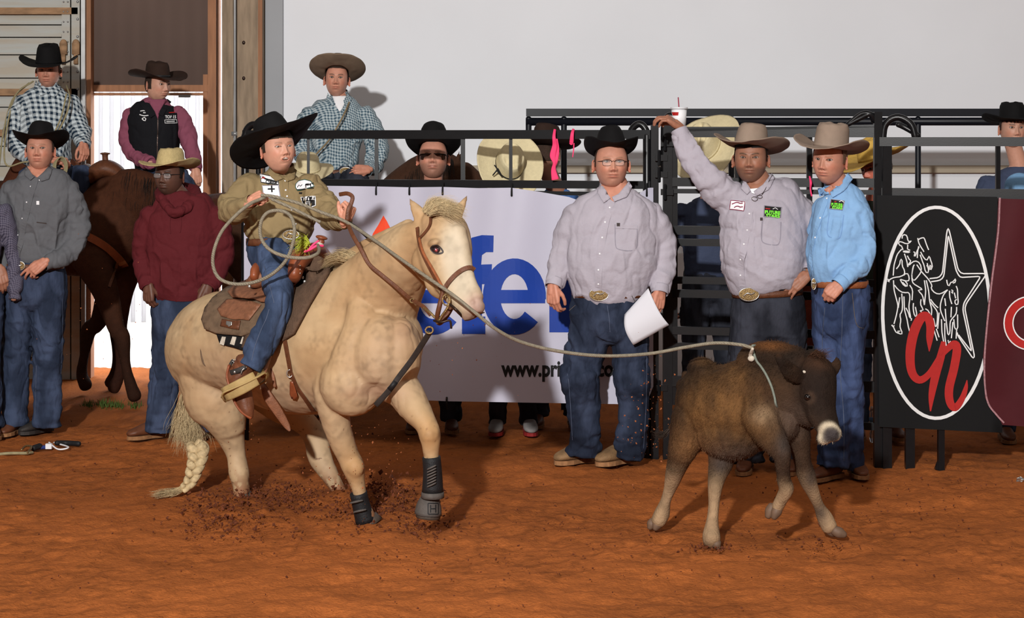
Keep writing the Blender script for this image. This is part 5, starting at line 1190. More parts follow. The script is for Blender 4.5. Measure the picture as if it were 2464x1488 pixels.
# breast
b.ell(P(915, 855, 9.13), (.15, .15, .20), None, 20, 14); b.ell(P(965, 850, 9.13), (.10, .13, .17), None, 20, 14)
b.ell(P(850, 920, 9.17), (.16, .14, .16), None, 20, 14)
b.tube([S(870, 720, 9.18, 30, .05), S(868, 800, 9.12, 50, .07), S(845, 880, 9.12, 56, .08), S(815, 940, 9.15, 48, .09)], n=16, k=3)   # shoulder
# front right (near) leg
b.tube([S(822, 880, 9.28, 70, .14), S(806, 940, 9.26, 52, .12), S(808, 1000, 9.27, 39, .095), S(822, 1060, 9.29, 30, .07), S(838, 1100, 9.3, 26, .056), S(850, 1130, 9.3, 27, .056), S(858, 1158, 9.31, 21, .046), S(866, 1190, 9.32, 17, .038), S(873, 1220, 9.33, 18, .042), S(884, 1245, 9.34, 20, .048)], n=22, k=4)
# front left leg reaching
b.tube([S(930, 905, 9.22, 60, .13), S(972, 945, 9.12, 46, .11), S(1000, 985, 9.05, 37, .085), S(1024, 1020, 8.99, 27, .062), S(1035, 1052, 8.97, 26, .056), S(1037, 1085, 8.97, 20, .044), S(1040, 1120, 8.98, 16, .037), S(1042, 1160, 9.0, 17, .038), S(1038, 1190, 9.0, 22, .048), S(1030, 1215, 9.0, 24, .05)], n=22, k=4)
b.ell(P(1034, 1046, 8.95), (.045, .045, .045), None, 14, 10); b.ell(P(853, 1126, 9.27), (.045, .04, .05), None, 14, 10)
# hind right (near) leg
b.tube([S(520, 905, 9.98, 78, .16), S(518, 960, 9.98, 76, .15), S(536, 1000, 9.99, 56, .12), S(550, 1040, 10.01, 38, .085), S(564, 1085, 10.02, 25, .056), S(570, 1118, 10.01, 24, .05), S(574, 1142, 10.0, 25, .052), S(580, 1170, 10.0, 20, .046), S(584, 1200, 10.0, 20, .05)], n=22, k=4)
b.ell(P(590, 905, 9.92), (.10, .12, .13), None, 18, 12)   # stifle
# hind left (far) leg
b.tube([S(640, 930, 10.1, 60, .13), S(690, 975, 10.13, 50, .11), S(742, 1020, 10.16, 34, .09), S(762, 1060, 10.15, 29, .062), S(770, 1100, 10.12, 30, .055), S(794, 1142, 10.1, 22, .05), S(812, 1174, 10.1, 17, .045), S(822, 1195, 10.1, 17, .045)], n=20, k=4)
# dock of tail
b.tube([S(462, 850, 10.3, 22, .05), S(448, 900, 10.36, 18, .045), S(452, 960, 10.38, 18, .045), S(470, 1020, 10.36, 14, .035)], n=14, k=3)
# ears
for pts in ([S(1028, 560, 8.93, 22, .03), S(1018, 532, 8.94, 22, .022), S(1002, 505, 8.95, 14, .014), S(984, 476, 8.96, 2.5, .004)], [S(1086, 540, 8.88, 20, .03), S(1098, 515, 8.87, 17, .02), S(1112, 493, 8.86, 10, .012), S(1125, 470, 8.86, 2, .004)]):
    b.tube(pts, n=14, k=4)
v, f, nn = b.remesh(.0075, 3)
def pxy(px, py, Y): return np.array(P(px, py, Y))
def dent(v, nn, c, r, d): return v+nn*(d*np.exp(-(np.linalg.norm(v-np.array(c), axis=1)/r)**2))[:, None]
v = dent(v, nn, P(1050, 603, 8.76), .016, -.010)                       # eye socket
v = dent(v, nn, P(1136, 727, 8.64), .009, -.012); v = dent(v, nn, P(1168, 722, 8.66), .008, -.008)  # nostrils
for p_, r_, d_ in (((1010, 575, 8.86), .02, -.012), ((1106, 512, 8.85), .012, -.006), ((1000, 520, 8.93), .014, -.008), ((1040, 670, 8.78), .03, -.008), ((905, 940, 9.05), .05, -.02), ((880, 900, 9.05), .05, -.012), ((1150, 762, 8.65), .012, -.01)): v = dent(v, nn, P(*p_), r_, d_)
# muscle relief and skin creases
q = v@np.array(rot(33, 21, 40)); v = v+nn*(.014*(vnoise(q*6)-.5)+.006*(vnoise(q*14+3)-.5)+.003*(vnoise(q*34)-.5))[:, None]
cre = np.zeros(len(v))
for (x, y, Y_), r_ in (((900, 930, 9.1), .16), ((985, 790, 9.1), .10), ((990, 720, 9.05), .08), ((940, 960, 9.1), .12), ((590, 900, 9.8), .12)): cre = np.maximum(cre, np.exp(-(np.linalg.norm(v-pxy(x, y, Y_), axis=1)/r_)**2))
w1 = 1-np.abs(2*vnoise(v*np.array([26, 26, 12])+.8*vnoise(v*9)[:, None])-1); v = v+nn*(-.007*cre*(w1**3))[:, None]
# coat colour
tan = np.array(RGB(168, 137, 100)); light = np.array(RGB(186, 161, 126)); gold = np.array(RGB(156, 119, 80)); pale = np.array(RGB(172, 146, 120)); whi = np.array(RGB(184, 170, 148)); pink = np.array(RGB(158, 130, 120))
n1 = vnoise(q*4.5+2); n2 = vnoise(q*11+5)
c = tan+(light-tan)*np.clip(n1*1.1-.1, 0, 1)[:, None]; g_ = np.clip((n2-.45)*2, 0, 1)[:, None]*.45; c = c*(1-g_)+gold*g_
def bl(c, cen, r, col, a=1.0, pw=2):
    m = (a*np.exp(-(np.linalg.norm((v-pxy(*cen))/np.array(r), axis=1))**pw))[:, None]; m = np.clip(m, 0, 1); return c*(1-m)+np.array(col)*m
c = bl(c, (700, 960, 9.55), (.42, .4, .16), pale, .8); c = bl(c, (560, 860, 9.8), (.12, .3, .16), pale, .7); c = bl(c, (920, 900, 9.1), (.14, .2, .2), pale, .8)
c = bl(c, (1095, 610, 8.78), (.07, .12, .17), whi, 1.0, 4); c = bl(c, (1118, 690, 8.72), (.08, .12, .12), whi, 1, 4); c = bl(c, (1150, 735, 8.66), (.055, .1, .06), pink, .9, 3)
c = bl(c, (1126, 765, 8.69), (.05, .1, .035), np.array(RGB(150, 128, 116)), .8)
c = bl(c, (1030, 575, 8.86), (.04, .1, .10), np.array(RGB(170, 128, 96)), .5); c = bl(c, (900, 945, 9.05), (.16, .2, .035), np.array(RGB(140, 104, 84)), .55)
for e_ in ((984, 476, 8.96), (1125, 470, 8.86)): c = bl(c, e_, (.02, .05, .025), np.array(RGB(70, 52, 40)), .8)
for e_ in ((762, 1090, 10.1), (574, 1090, 9.95), (790, 1130, 10.05)): c = bl(c, e_, (.12, .2, .18), np.array(RGB(176, 150, 118)), .9)
c = bl(c, (1035, 1045, 8.93), (.06, .1, .09), np.array(RGB(166, 122, 74)), .6); c = bl(c, (855, 1130, 9.25), (.06, .1, .09), np.array(RGB(170, 126, 78)), .6)
dk_ = np.array(RGB(140, 100, 66)); c = bl(c, (965, 730, 9.05), (.10, .2, .16), dk_, .45); c = bl(c, (1000, 660, 9.0), (.05, .2, .12), dk_, .4); c = bl(c, (900, 600, 9.2), (.16, .2, .05), dk_, .4); c = bl(c, (480, 900, 10), (.10, .4, .25), dk_, .35); c = bl(c, (980, 790, 9.0), (.08, .15, .10), np.array(RGB(150, 118, 98)), .5)  # brownish dirt patches; those on neck and jaw also paint in darker shading
dust = (vnoise(q*60)*vnoise(q*17+4))[:, None]; c = c*(1-.28*np.clip(dust*2-.5, 0, 1))
mud = np.clip(gs(v[:, 2], .10)*1.2, 0, 1)*(vnoise(v*40) > .45); c = c*(1-mud[:, None]*.7)+np.array(RGB(120, 62, 34))*mud[:, None]*.7
spk = (vnoise(v*75) > .90)*sstep(.75, .3, v[:, 2]); c = c*(1-spk[:, None]*.75)+np.array(RGB(90, 52, 34))*spk[:, None]*.75
e0 = np.exp(-(np.linalg.norm(v-pxy(1050, 603, 8.76), axis=1)/.019)**4)[:, None]; c = c*(1-e0)+np.array(RGB(52, 42, 40))*e0
for q_ in ((1137, 726, 8.63), (1141, 719, 8.62), (1169, 722, 8.66)): e0 = np.exp(-(np.linalg.norm(v-pxy(*q_), axis=1)/.012)**4)[:, None]; c = c*(1-e0)+np.array(RGB(60, 44, 42))*e0
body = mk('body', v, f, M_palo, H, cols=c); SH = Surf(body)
hh = SH.hit(1050, 602); ec = Vector(hh[0])+Vector((0, .0035, 0))
eb = B(); eb.ell(ec, (.0255, .018, .0165), rot(0, 0, 22), 24, 16); ve = eb.V(); dd = np.linalg.norm((ve-np.array(ec))[:, [0, 2]], axis=1)
ce = np.where((dd < .006)[:, None], np.array(RGB(190, 80, 84)), np.where((dd < .011)[:, None], np.array(RGB(70, 40, 40)), np.array(RGB(34, 28, 30))))
mk('eye', ve, eb.f, M_eye, H, cols=ce)
strip('eyelid', SH, [(1037, 597), (1043, 591), (1052, 591), (1061, 598), (1066, 607), (1058, 611), (1048, 610), (1040, 604)], 4,  mat('dark_lid', RGB(48, 38, 36), .5), H, off=.0, th=.004, k=3, closed=True)
# hair in strands
def strands(name, guides, n, spread, r, m, parent, taper=True, jit=.012):
    b = B(); V = []; Fc = []; cnt = 0
    for i in range(n):
        g = guides[i % len(guides)] if len(guides) > 1 else guides[0]; g2 = guides[(i+1) % len(guides)]; t = RNG.random()
        pts = np.array([tuple(a) for a in g])*(1-t)+np.array([tuple(a) for a in g2])*t if len(g) == len(g2) else np.array([tuple(a) for a in g])
        pts = catmull(pts, 3); m_ = len(pts); u = np.linspace(0, 1, m_)
        off = RNG.normal(0, 1, 3)*spread; wv = RNG.normal(0, 1, 3)*jit; ph = RNG.random()*6
        pts = pts+off*(.35+u[:, None])+wv*np.sin(u*5+ph)[:, None]*u[:, None]
        L = 1-.25*RNG.random(); pts = pts[:max(3, int(m_*L))]; m_ = len(pts)
        T = np.gradient(pts, axis=0); T /= np.linalg.norm(T, axis=1)[:, None]+1e-9
        X = np.cross(T, np.array([.1, 1, .1])); X /= np.linalg.norm(X, axis=1)[:, None]+1e-9; Z = np.cross(T, X)
        rr = r*(1-.85*np.linspace(0, 1, m_)) if taper else np.full(m_, r)
        ring = [pts+(X*math.cos(a)+Z*math.sin(a))*rr[:, None] for a in (0, 2.09, 4.19)]
        V.append(np.stack(ring, 1).reshape(-1, 3))
        for j in range(m_-1):
            for q in range(3): Fc.append((cnt+j*3+q, cnt+j*3+(q+1) % 3, cnt+(j+1)*3+(q+1) % 3, cnt+(j+1)*3+q))
        cnt += m_*3
    o = mk(name, np.concatenate(V), Fc, m, parent); o['kind'] = 'stuff'; return o
def PP(L, Y=None): return [P(a[0], a[1], a[2] if len(a) > 2 else Y) for a in L]
strip('mouth_line', SH, [(1166, 752), (1152, 757), (1138, 766), (1118, 772)], 2.6, bpy.data.materials['dark_lid'], H, off=-.001, th=.003, k=3)
strands('forelock', [PP([(1028, 508), (1052, 492), (1086, 490), (1118, 508)], 8.86), PP([(1036, 516), (1066, 503), (1098, 512), (1122, 528)], 8.80), PP([(1018, 506), (1036, 486), (1060, 484), (1088, 496)], 8.9), PP([(1034, 512), (1060, 500), (1088, 518), (1112, 528)], 8.80)], 1500, .012, .0009, M_flax, H, jit=.022)
strands('mane', [PP([(862, 612, 9.3), (830, 606, 9.3), (800, 615, 9.34), (776, 636, 9.38)]), PP([(850, 625, 9.25), (820, 618, 9.26), (796, 626, 9.3), (775, 640, 9.34)]), PP([(830, 632, 9.3), (805, 626, 9.3), (788, 632, 9.34), (770, 645, 9.38)])], 800, .009, .0010, M_flax, H)
strands('mane', [PP([(1000, 545, 9.10), (985, 560, 9.2), (970, 590, 9.24), (955, 625, 9.26)]), PP([(940, 568, 9.22), (925, 590, 9.3), (915, 620, 9.34), (905, 655, 9.36)]), PP([(880, 602, 9.36), (865, 620, 9.42), (860, 645, 9.44), (855, 670, 9.44)])], 500, .009, .0012, M_flax, H)
strands('tail', [PP([(450, 930, 10.32), (446, 990, 10.34), (462, 1050, 10.3), (474, 1085, 10.2)]), PP([(446, 930, 10.36), (430, 1000, 10.42), (425, 1040, 10.4), (412, 1080, 10.35)]), PP([(455, 930, 10.3), (470, 1000, 10.28), (482, 1040, 10.22), (480, 1080, 10.15)]), PP([(452, 940, 10.3), (455, 1010, 10.3), (462, 1060, 10.26), (470, 1090, 10.2)])], 1300, .018, .0016, M_flax, H, jit=.03)
bt = B()
for ph in (0, 2.09, 4.19):
    pts = []
    gl = catmull(np.array([(*P(476, 1070, 10.18),), (*P(476, 1100, 10.14),), (*P(468, 1130, 10.1),), (*P(458, 1160, 10.08),), (*P(440, 1178, 10.06),)]), 7)
    for i, p in enumerate(gl):
        u = i/(len(gl)-1); a = u*13+ph; w_ = .038*(1-.55*u); pts.append((p[0]+w_*math.sin(a), p[1]+.025*math.sin(2*a), p[2]+.006*math.cos(a), .026*(1-.5*u), .02*(1-.5*u)))
    bt.tube(pts, n=10, k=2)
bt.build('braid', M_flax, H)
strands('tail_tip', [PP([(444, 1172, 10.06), (420, 1180, 10.04), (390, 1186, 10.02), (352, 1192, 10.0)]), PP([(446, 1178, 10.06), (420, 1188, 10.0), (395, 1192, 9.98), (366, 1198, 9.95)])], 220, .008, .002, M_flax, H, jit=.01)
# sports boots and hooves
bt = B(); bt.tube([S(1038, 1100, 8.97, 22, .048), S(1041, 1140, 8.97, 23, .05), S(1041, 1185, 8.97, 26, .055)], n=22, k=4, cap='flat'); o = bt.build('leg_boot', M_neo, H)
bt = B()
for i in range(7):
    y_ = 1126+i*7; bt.tube([S(1029, y_+4, 8.915, 2, .005), S(1038, y_, 8.905, 2.4, .006), S(1048, y_-5, 8.91, 2, .005)], n=6, k=2)
bt.build('rib', M_neog, o)
bt = B(); bt.tube([S(1041, 1184, 8.97, 27, .058), S(1041, 1198, 8.97, 28, .06)], n=20, k=2, cap='flat'); bt.build('fetlock_strap', M_neog, H)
bt = B(); bt.tube([S(1036, 1196, 8.99, 22, .048), S(1032, 1218, 8.99, 30, .062), S(1030, 1238, 8.99, 33, .07)], n=24, k=3, cap='flat'); o = bt.build('bell_boot', M_neog, H)
bt = B(); bt.tube([S(1031, 1236, 8.99, 29, .062), S(1030, 1246, 8.99, 30, .064)], n=22, k=1, cap='flat'); bt.build('hoof', M_hoof, H)
SBt = Surf(o)
for q in ([(1036, 1216), (1036, 1234)], [(1036, 1225), (1048, 1225)], [(1048, 1215), (1048, 1234)], [(1030, 1212), (1054, 1212)], [(1030, 1238), (1054, 1238)], [(1030, 1212), (1030, 1238)], [(1054, 1212), (1054, 1238)]): strip('emblem', SBt, q, 2.4, M_fblack, o, off=.001, th=.001)
bt = B(); bt.tube([S(862, 1186, 9.32, 21, .044), S(870, 1220, 9.33, 22, .047), S(880, 1254, 9.34, 25, .054)], n=22, k=4, cap='flat'); o = bt.build('leg_boot', M_neo, H)
bt = B()
for x_, y_ in ((858, 1208), (866, 1230)): bt.tube([S(x_-14, y_+3, 9.27, 2, .006), S(x_, y_, 9.262, 3, .006), S(x_+14, y_-3, 9.27, 2, .006)], n=6, k=2)
bt.build('strap', M_neog, o)
bt = B(); bt.tube([S(884, 1246, 9.36, 24, .055), S(894, 1262, 9.36, 30, .07)], n=20, k=2, cap='flat'); bt.build('hoof', M_hoof, H)
bt = B(); bt.tube([S(584, 1188, 10.0, 20, .048), S(590, 1212, 10.0, 26, .06)], n=20, k=2, cap='flat'); bt.build('hoof', M_hoof, H)
bt = B(); bt.tube([S(820, 1186, 10.1, 18, .045), S(828, 1208, 10.1, 24, .06)], n=20, k=2, cap='flat'); bt.build('hoof', M_hoof, H)

# ---- saddle pad, saddle
M_pad = mat('brown_wool_pad', RGB(84, 64, 50), .95, .15, 40, .5, 120); M_skirt = mat('dusty_skirt_leather', RGB(100, 80, 62), .8, .25, 24, .25, 120)
M_tool = mat('tooled_tan_leather', RGB(124, 80, 56), .55, .22, 40, .3, 160, spec=.4); M_orl = mat('orange_brown_leather', RGB(130, 68, 40), .42, .15, 20, .1, 60, spec=.45)
M_rawh = mat('rawhide_band', RGB(156, 132, 86), .7, .14, 18, .2, 60); M_wool = mat('white_wool_fleece', RGB(190, 180, 165), .95, .1, 60, .6, 90)
sp_ = empty('saddle_pad', (wx(690, 9.7), 9.7, .95), 'brown wool saddle pad with black and white woven edge under the saddle', 'saddle pad')
patch('felt', SH, [(742, 628), (770, 622), (806, 640), (790, 668), (750, 735), (712, 806), (655, 842), (590, 838), (600, 800), (650, 700), (700, 660)], M_pad, sp_, off=.004, th=.022, grid=10)
patch('woven_edge', SH, [(524, 800), (592, 806), (640, 800), (640, 842), (586, 843), (534, 828)], M_fblack, sp_, off=.004, th=.012, grid=9)
for x_ in (541, 566, 590): patch('woven_mark', SH, [(x_, 812), (x_+9, 813), (x_+4, 832), (x_-6, 829)], M_wool, sp_, off=.0165, th=.002, grid=6)
sd_ = empty('western_saddle', (wx(670, 9.75), 9.75, 1.1), 'tooled tan leather western saddle with rawhide stirrup carrying the boy', 'saddle')
patch('skirt', SH, [(551, 704), (520, 728), (503, 750), (496, 776), (504, 796), (530, 806), (592, 812), (640, 800), (668, 760), (660, 690), (640, 676), (600, 690)], M_skirt, sd_, off=.022, th=.012, grid=10)
patch('seat_jockey', SH, [(568, 706), (600, 694), (640, 684), (672, 690), (670, 740), (640, 742), (622, 735), (568, 734), (556, 722)], M_tool, sd_, off=.042, th=.007, grid=9)
patch('rear_jockey', SH, [(556, 734), (622, 738), (640, 745), (612, 780), (580, 778), (544, 771), (534, 757)], M_tool, sd_, off=.036, th=.006, grid=9)
patch('concho_plate', SH, [(548, 776), (592, 780), (588, 800), (544, 792)], M_leather, sd_, off=.037, th=.004, grid=8)
patch('concho', SH, [(560, 781), (574, 782), (573, 790), (566, 794), (559, 790)], M_silver, sd_, off=.043, th=.003, grid=5)
patch('front_jockey', SH, [(700, 640), (738, 634), (757, 640), (752, 668), (728, 700), (712, 712), (690, 708), (684, 670)], M_orl, sd_, off=.045, th=.008, grid=9)
patch('fender', SH, [(700, 700), (722, 690), (716, 730), (690, 790), (668, 800), (676, 750)], M_tool, sd_, off=.032, th=.006, grid=9)
b = B(); Yc = 9.80
b.tube([S(612, 668, 9.56, 11, .03), S(617, 650, 9.60, 13, .035), S(634, 640, 9.72, 12, .04), S(660, 634, 9.86, 12, .04), S(684, 640, 9.98, 13, .035)], n=14, k=4, ref=(0, 0, 1))
b.build('cantle', M_orl, sd_)
b = B(); b.tube([S(614, 676, 9.60, 18, .06), S(650, 660, 9.66, 30, .15), S(690, 640, 9.62, 32, .15), S(720, 628, 9.56, 30, .12)], n=20, k=3); b.build('seat', M_tool, sd_)
b = B(); b.tube([S(708, 668, 9.36, 16, .05), S(716, 636, 9.40, 22, .06), S(738, 612, 9.50, 22, .07), S(764, 604, 9.60, 20, .06), S(786, 622, 9.68, 16, .05)], n=18, k=4); v_, f_, n_ = b.remesh(.008, 2); mk('fork', v_, f_, M_orl, sd_)
b = B(); b.tube([S(762, 612, 9.54, 11, .024), S(768, 592, 9.54, 9, .02), S(773, 580, 9.54, 9, .02)], n=14, k=3); b.ell(P(774, 572, 9.54), (.030, .032, .011), rot(0, 0, 12), 16, 8); b.build('horn', M_orl, sd_)
b = B(); b.tube([S(764, 598, 9.54, 13, .028), S(768, 588, 9.54, 13, .028)], n=14, k=2); b.build('horn_wrap', M_wool, sd_)
for x_, y_ in ((728, 668), (733, 678), (600, 690)): 
    h = SH.hit(x_, y_, off=.055) or (P(x_, y_, 9.42), 0); bb_ = B(); bb_.ell(h[0], (.008, .004, .008), None, 10, 6); bb_.build('ring', M_silver, sd_)
for i in range(9):
    x_ = 706+i % 3*8; y_ = 640+i//3*9; h = SH.hit(x_, y_, off=.054) or (P(x_, y_, 9.34), 0); bb_ = B(); bb_.ell(h[0], (.004, .003, .004), None, 8, 5); bb_.build('stud', M_silver, sd_)
strip('latigo', SH, [(679, 778), (688, 820), (696, 862), (702, 895)], 12, M_leather, sd_, off=.006, th=.005, k=3)
patch('cinch_tab', SH, [(703, 915), (709, 915), (720, 948), (716, 956), (706, 954), (702, 944)], M_orl, sd_, off=.012, th=.006, grid=6)
strip('cinch', SH, [(702, 895), (716, 930), (736, 958), (758, 992), (772, 1015)], 11, M_leather, sd_, off=.005, th=.006, k=3)
h = SH.hit(702, 897, off=.014, default=9.35); b = B(); b.tube([(h[0].x+.013*math.cos(a), h[0].y, h[0].z+.018*math.sin(a), .003) for a in np.arange(12)*math.pi/6], n=6, k=1, closed=True); b.build('cinch_buckle', M_silver, sd_)
rope('rear_strap', [P(642, 836, 9.4), P(650, 870, 9.38), P(657, 905, 9.36), P(661, 930, 9.36)], .008, M_tool, sd_)
b = B(); b.tube([S(632, 925, 9.40, 6, .006), S(645, 955, 9.38, 12, .005), S(668, 990, 9.40, 12, .005), S(690, 1025, 9.42, 8, .005), S(697, 1037, 9.42, 3, .004)], n=10, k=3); b.build('flank_strap', M_tool, sd_)
rope('saddle_string', [P(493, 792, 9.78), P(487, 815, 9.72), P(485, 845, 9.70), P(490, 872, 9.7), P(502, 885, 9.7)], .007, M_skirt, sd_)
rope('saddle_string', [P(600, 775, 9.5), P(596, 800, 9.46), P(604, 830, 9.44)], .006, M_tool, sd_)
# stirrup
b = B(); Ys = 9.2
for a_, c_ in (((541, 934), (548, 962)),):
    pass
q0 = [(541, 944, 9.15), (560, 935, 9.13), (590, 922, 9.13), (618, 908, 9.16), (634, 900, 9.22), (640, 912, 9.30), (618, 930, 9.36), (585, 946, 9.36), (556, 958, 9.30), (542, 956, 9.2)]
b.tube([(*P(*q), .005, .026) for q in q0], n=10, k=4, closed=True, ref=(0, 1, 0), sq=5)
v_ = b.V(); o = mk('stirrup', v_, b.f, M_rawh, sd_)
b = B(); b.tube([S(541, 950, 9.16, 18, .010), S(580, 931, 9.12, 19, .010), S(616, 911, 9.14, 18, .010)], n=12, k=4, cap='flat', sq=5); b.build('band', M_rawh, o)
b = B(); b.tube([S(545, 957, 9.2, 5, .03), S(580, 944, 9.24, 5, .035), S(622, 925, 9.26, 5, .03)], n=10, k=2); b.build('tread', M_tool, o)
rope('stirrup_leather', [P(650, 850, 9.32), P(640, 878, 9.28), P(632, 905, 9.24)], .014, M_tool, sd_)
# tassels tied to the horn
o = None
M_yel = mat('yellow_green_tassel', RGB(176, 184, 60), .9, .2, 60); M_pink = mat('pink_ribbon', RGB(240, 70, 120), .7, .05, 30)
ts = empty('tassel', P(735, 590, 9.40), 'yellow green tassel with pink ribbon tied beside the saddle horn', 'tassel')
strands('fringe', [PP([(742, 586), (728, 580), (718, 592), (712, 604)], 9.38), PP([(745, 584), (735, 572), (722, 576), (712, 590)], 9.38), PP([(740, 590), (734, 598), (722, 606), (716, 616)], 9.36)], 90, .012, .0024, M_yel, ts, jit=.02)
rope('ribbon', [P(733, 606, 9.36), P(748, 600, 9.34), P(762, 592, 9.34), P(777, 592, 9.36)], .006, M_pink, ts); rope('ribbon', [P(742, 602, 9.35), P(755, 588, 9.35), P(766, 580, 9.36)], .005, M_pink, ts)

# ---- bridle
br = empty('bridle', P(1050, 640, 8.8), 'brown leather bridle with noseband, bit and split rein on the palomino', 'bridle')
strip('headstall', SH, [(1034, 508), (1038, 525), (1036, 545), (1024, 562), (1013, 574)], 7, M_leather, br, off=.004, th=.005, k=4)
strip('cheek_strap', SH, [(1006, 548), (1009, 575), (1015, 600), (1028, 630), (1045, 662), (1060, 690), (1068, 706)], 9, M_leather, br, off=.004, th=.005, k=4)
strip('cheek_strap', SH, [(1013, 574), (1022, 608), (1040, 640), (1058, 672), (1070, 695)], 6, M_tanleather, br, off=.009, th=.004, k=4)
strip('noseband', SH, [(1072, 694), (1088, 672), (1108, 654), (1128, 646), (1141, 652)], 11, M_leather, br, off=.005, th=.007, k=4)
rope('chin_strap', [P(1066, 702, 8.7), P(1058, 735, 8.68), P(1052, 765, 8.70), P(1058, 778, 8.74), P(1075, 760, 8.76), P(1088, 738, 8.76)], .011, M_leather, br)
rope('bit_shank', [P(1072, 706, 8.68), P(1082, 722, 8.66), P(1076, 742, 8.66), P(1064, 760, 8.68), P(1052, 778, 8.7)], .006, M_brass, br)
rope('bit_ring', [P(1074+9*math.cos(a), 722+13*math.sin(a), 8.66) for a in np.arange(10)*.628], .0035, M_brass, br, closed=True)
rope('bit_bar', [P(1080, 730, 8.66), P(1100, 748, 8.64), P(1112, 762, 8.68)], .006, M_wire, br)
rope('curb_chain', [P(1044, 772, 8.7), P(1062, 776, 8.68), P(1082, 772, 8.68), P(1086, 790, 8.68)], .005, M_wire, br)
rope('ring', [P(1033+9*math.cos(a), 795+8*math.sin(a), 8.74) for a in np.arange(10)*.628], .004, M_brass, br, closed=True)
def flat(name, pts, w_, th, m, parent): 
    b = B(); b.tube([S(p[0], p[1], p[2], w_ if len(p) < 4 else p[3], th) for p in pts], n=10, k=5, sq=4); return b.build(name, m, parent)
flat('rein', [(836, 536, 9.25), (848, 565, 9.12), (868, 600, 9.06), (888, 636, 9.03), (918, 662, 9.0), (950, 688, 8.97), (980, 714, 8.92), (995, 724, 8.86), (1018, 738, 8.78), (1036, 758, 8.72)], 5, .004, M_leather, br)
flat('rein', [(818, 468, 9.34), (836, 466, 9.30), (848, 474, 9.28), (845, 490, 9.27), (838, 505, 9.26), (835, 530, 9.26)], 5, .006, M_leather, br)
flat('rein', [(840, 536, 9.3), (870, 558, 9.34), (900, 590, 9.44), (930, 640, 9.50)], 4, .004, M_black, br)
rope('rein_buckle', [P(992+5*math.cos(a), 724+5*math.sin(a), 8.855) for a in np.arange(8)*.785], .003, M_brass, br, closed=True)
rope('rein_chain', [P(1020, 742, 8.77), P(1034, 752, 8.72), P(1046, 764, 8.7)], .006, M_brass, br)
flat('tie_down', [(1034, 800, 8.75), (1015, 830, 8.83), (990, 868, 8.90), (962, 905, 8.94), (938, 938, 8.96), (905, 975, 9.02)], 7, .005, M_dkboot, br)
b = B(); h_ = P(945, 928, 8.95); b.box(h_, (.05, .015, .022), rot(0, 0, -48)); b.build('keeper', M_black, br)
# ---------------------------------------------------------------- boy rider and his rope
M_olive = cloth('khaki_olive_shirt', RGB(130, 112, 80), .08)
Y = 9.72
torso = [S(678, 412, Y, 27, .055), S(676, 426, Y, 46, .075), S(674, 446, Y, 72, .10), S(676, 485, Y, 82, .13), S(674, 530, Y-.01, 82, .14), S(668, 562, Y-.01, 78, .145), S(664, 580, Y-.01, 70, .135)]
armL = [S(612, 448, Y-.02, 34, .07), S(578, 474, Y-.06, 35, .07), S(556, 500, Y-.10, 32, .065), S(568, 508, Y-.22, 27, .055), S(588, 495, Y-.30, 22, .045), S(602, 486, Y-.33, 17, .036)]
armR = [S(738, 446, Y-.02, 34, .07), S(764, 475, Y-.08, 34, .07), S(784, 506, Y-.16, 33, .065), S(804, 526, Y-.27, 29, .055), S(824, 530, Y-.38, 20, .040)]
hips = [S(664, 582, Y-.01, 68, .13), S(664, 610, Y-.02, 66, .14), S(672, 640, Y-.05, 60, .13)]
legN = [S(662, 612, Y-.14, 44, .10), S(668, 660, Y-.26, 38, .085), S(672, 705, Y-.38, 34, .08), S(668, 742, Y-.44, 33, .075), S(652, 785, Y-.46, 36, .07), S(628, 835, Y-.48, 35, .068), S(602, 886, Y-.50, 28, .065)]
legF = [S(700, 625, Y+.16, 40, .09), S(740, 680, Y+.33, 34, .08), S(752, 740, Y+.42, 32, .075), S(740, 820, Y+.45, 30, .07), S(728, 880, Y+.46, 28, .065)]
hands = [dict(wrist=P(598, 488, Y-.345), d=(.75, -.28, .42), nrm=(-.35, -.7, .75), side=-1, s=.88, curl=(1., 1., 1., 1.), thumb=.9, wr=.022),
         dict(wrist=P(832, 532, Y-.40), d=(.45, -.35, .95), nrm=(.8, -.55, -.1), side=-1, s=.90, curl=(1.05, 1.05, 1.05, 1.05), thumb=1., wr=.022)]
FR = figure('person', 'boy in khaki shirt and wide black hat riding the palomino with a rope', (wx(664, Y), Y, 1.1),
   dict(p=(683, 352, Y-.17), s=.88, widen=1.1, skin=(.54, .28, .195), fat=.15, brow_a=.5, brow=(.2, .1, .06), yaw=30, pitch=8, roll=-4, mouth=1.0, eye=.75, look=(.5, -.8, -.22), hair=(.03, .02, .012), hairline=.05, blush=.8),
   torso=torso, arms=[armL, armR], hands=hands, legs=[legN, legF], hips=hips, shirt=M_olive, pants=M_den5,
   hat=dict(mat=M_blackfelt, pitch=17, roll=-13, yaw=-4, brim=.150, crown=.125, curl=.62, cp=2.0, taper=.18, s=1.13, o=(0, .006, .053), back=-.15, asym=-.15, seed=15),
   belt=dict(at=P(664, 578, Y-.01), r=(70*Y/FOC, .140), mat=M_leather, buckle=(700, 565), bs=(.040, .022), slope=.06), cuff=.036, seed=61, vox=.0065, wamp=.009, neckr=.048)
SR = FR['surf']
collar(FR, M_olive, P(680, 408, Y+.01), [(652, 398), (658, 408), (682, 432), (664, 438), (644, 420)], [(704, 406), (712, 414), (706, 434), (688, 440), (682, 430), (694, 420)], band=.055)
placket(FR, [(686, 432), (688, 470), (694, 510), (704, 555), (708, 575)], M_olive, 13)
buttons(FR, [(686, 436), (687, 458), (691, 473), (702, 505), (711, 539)], r=.0048)
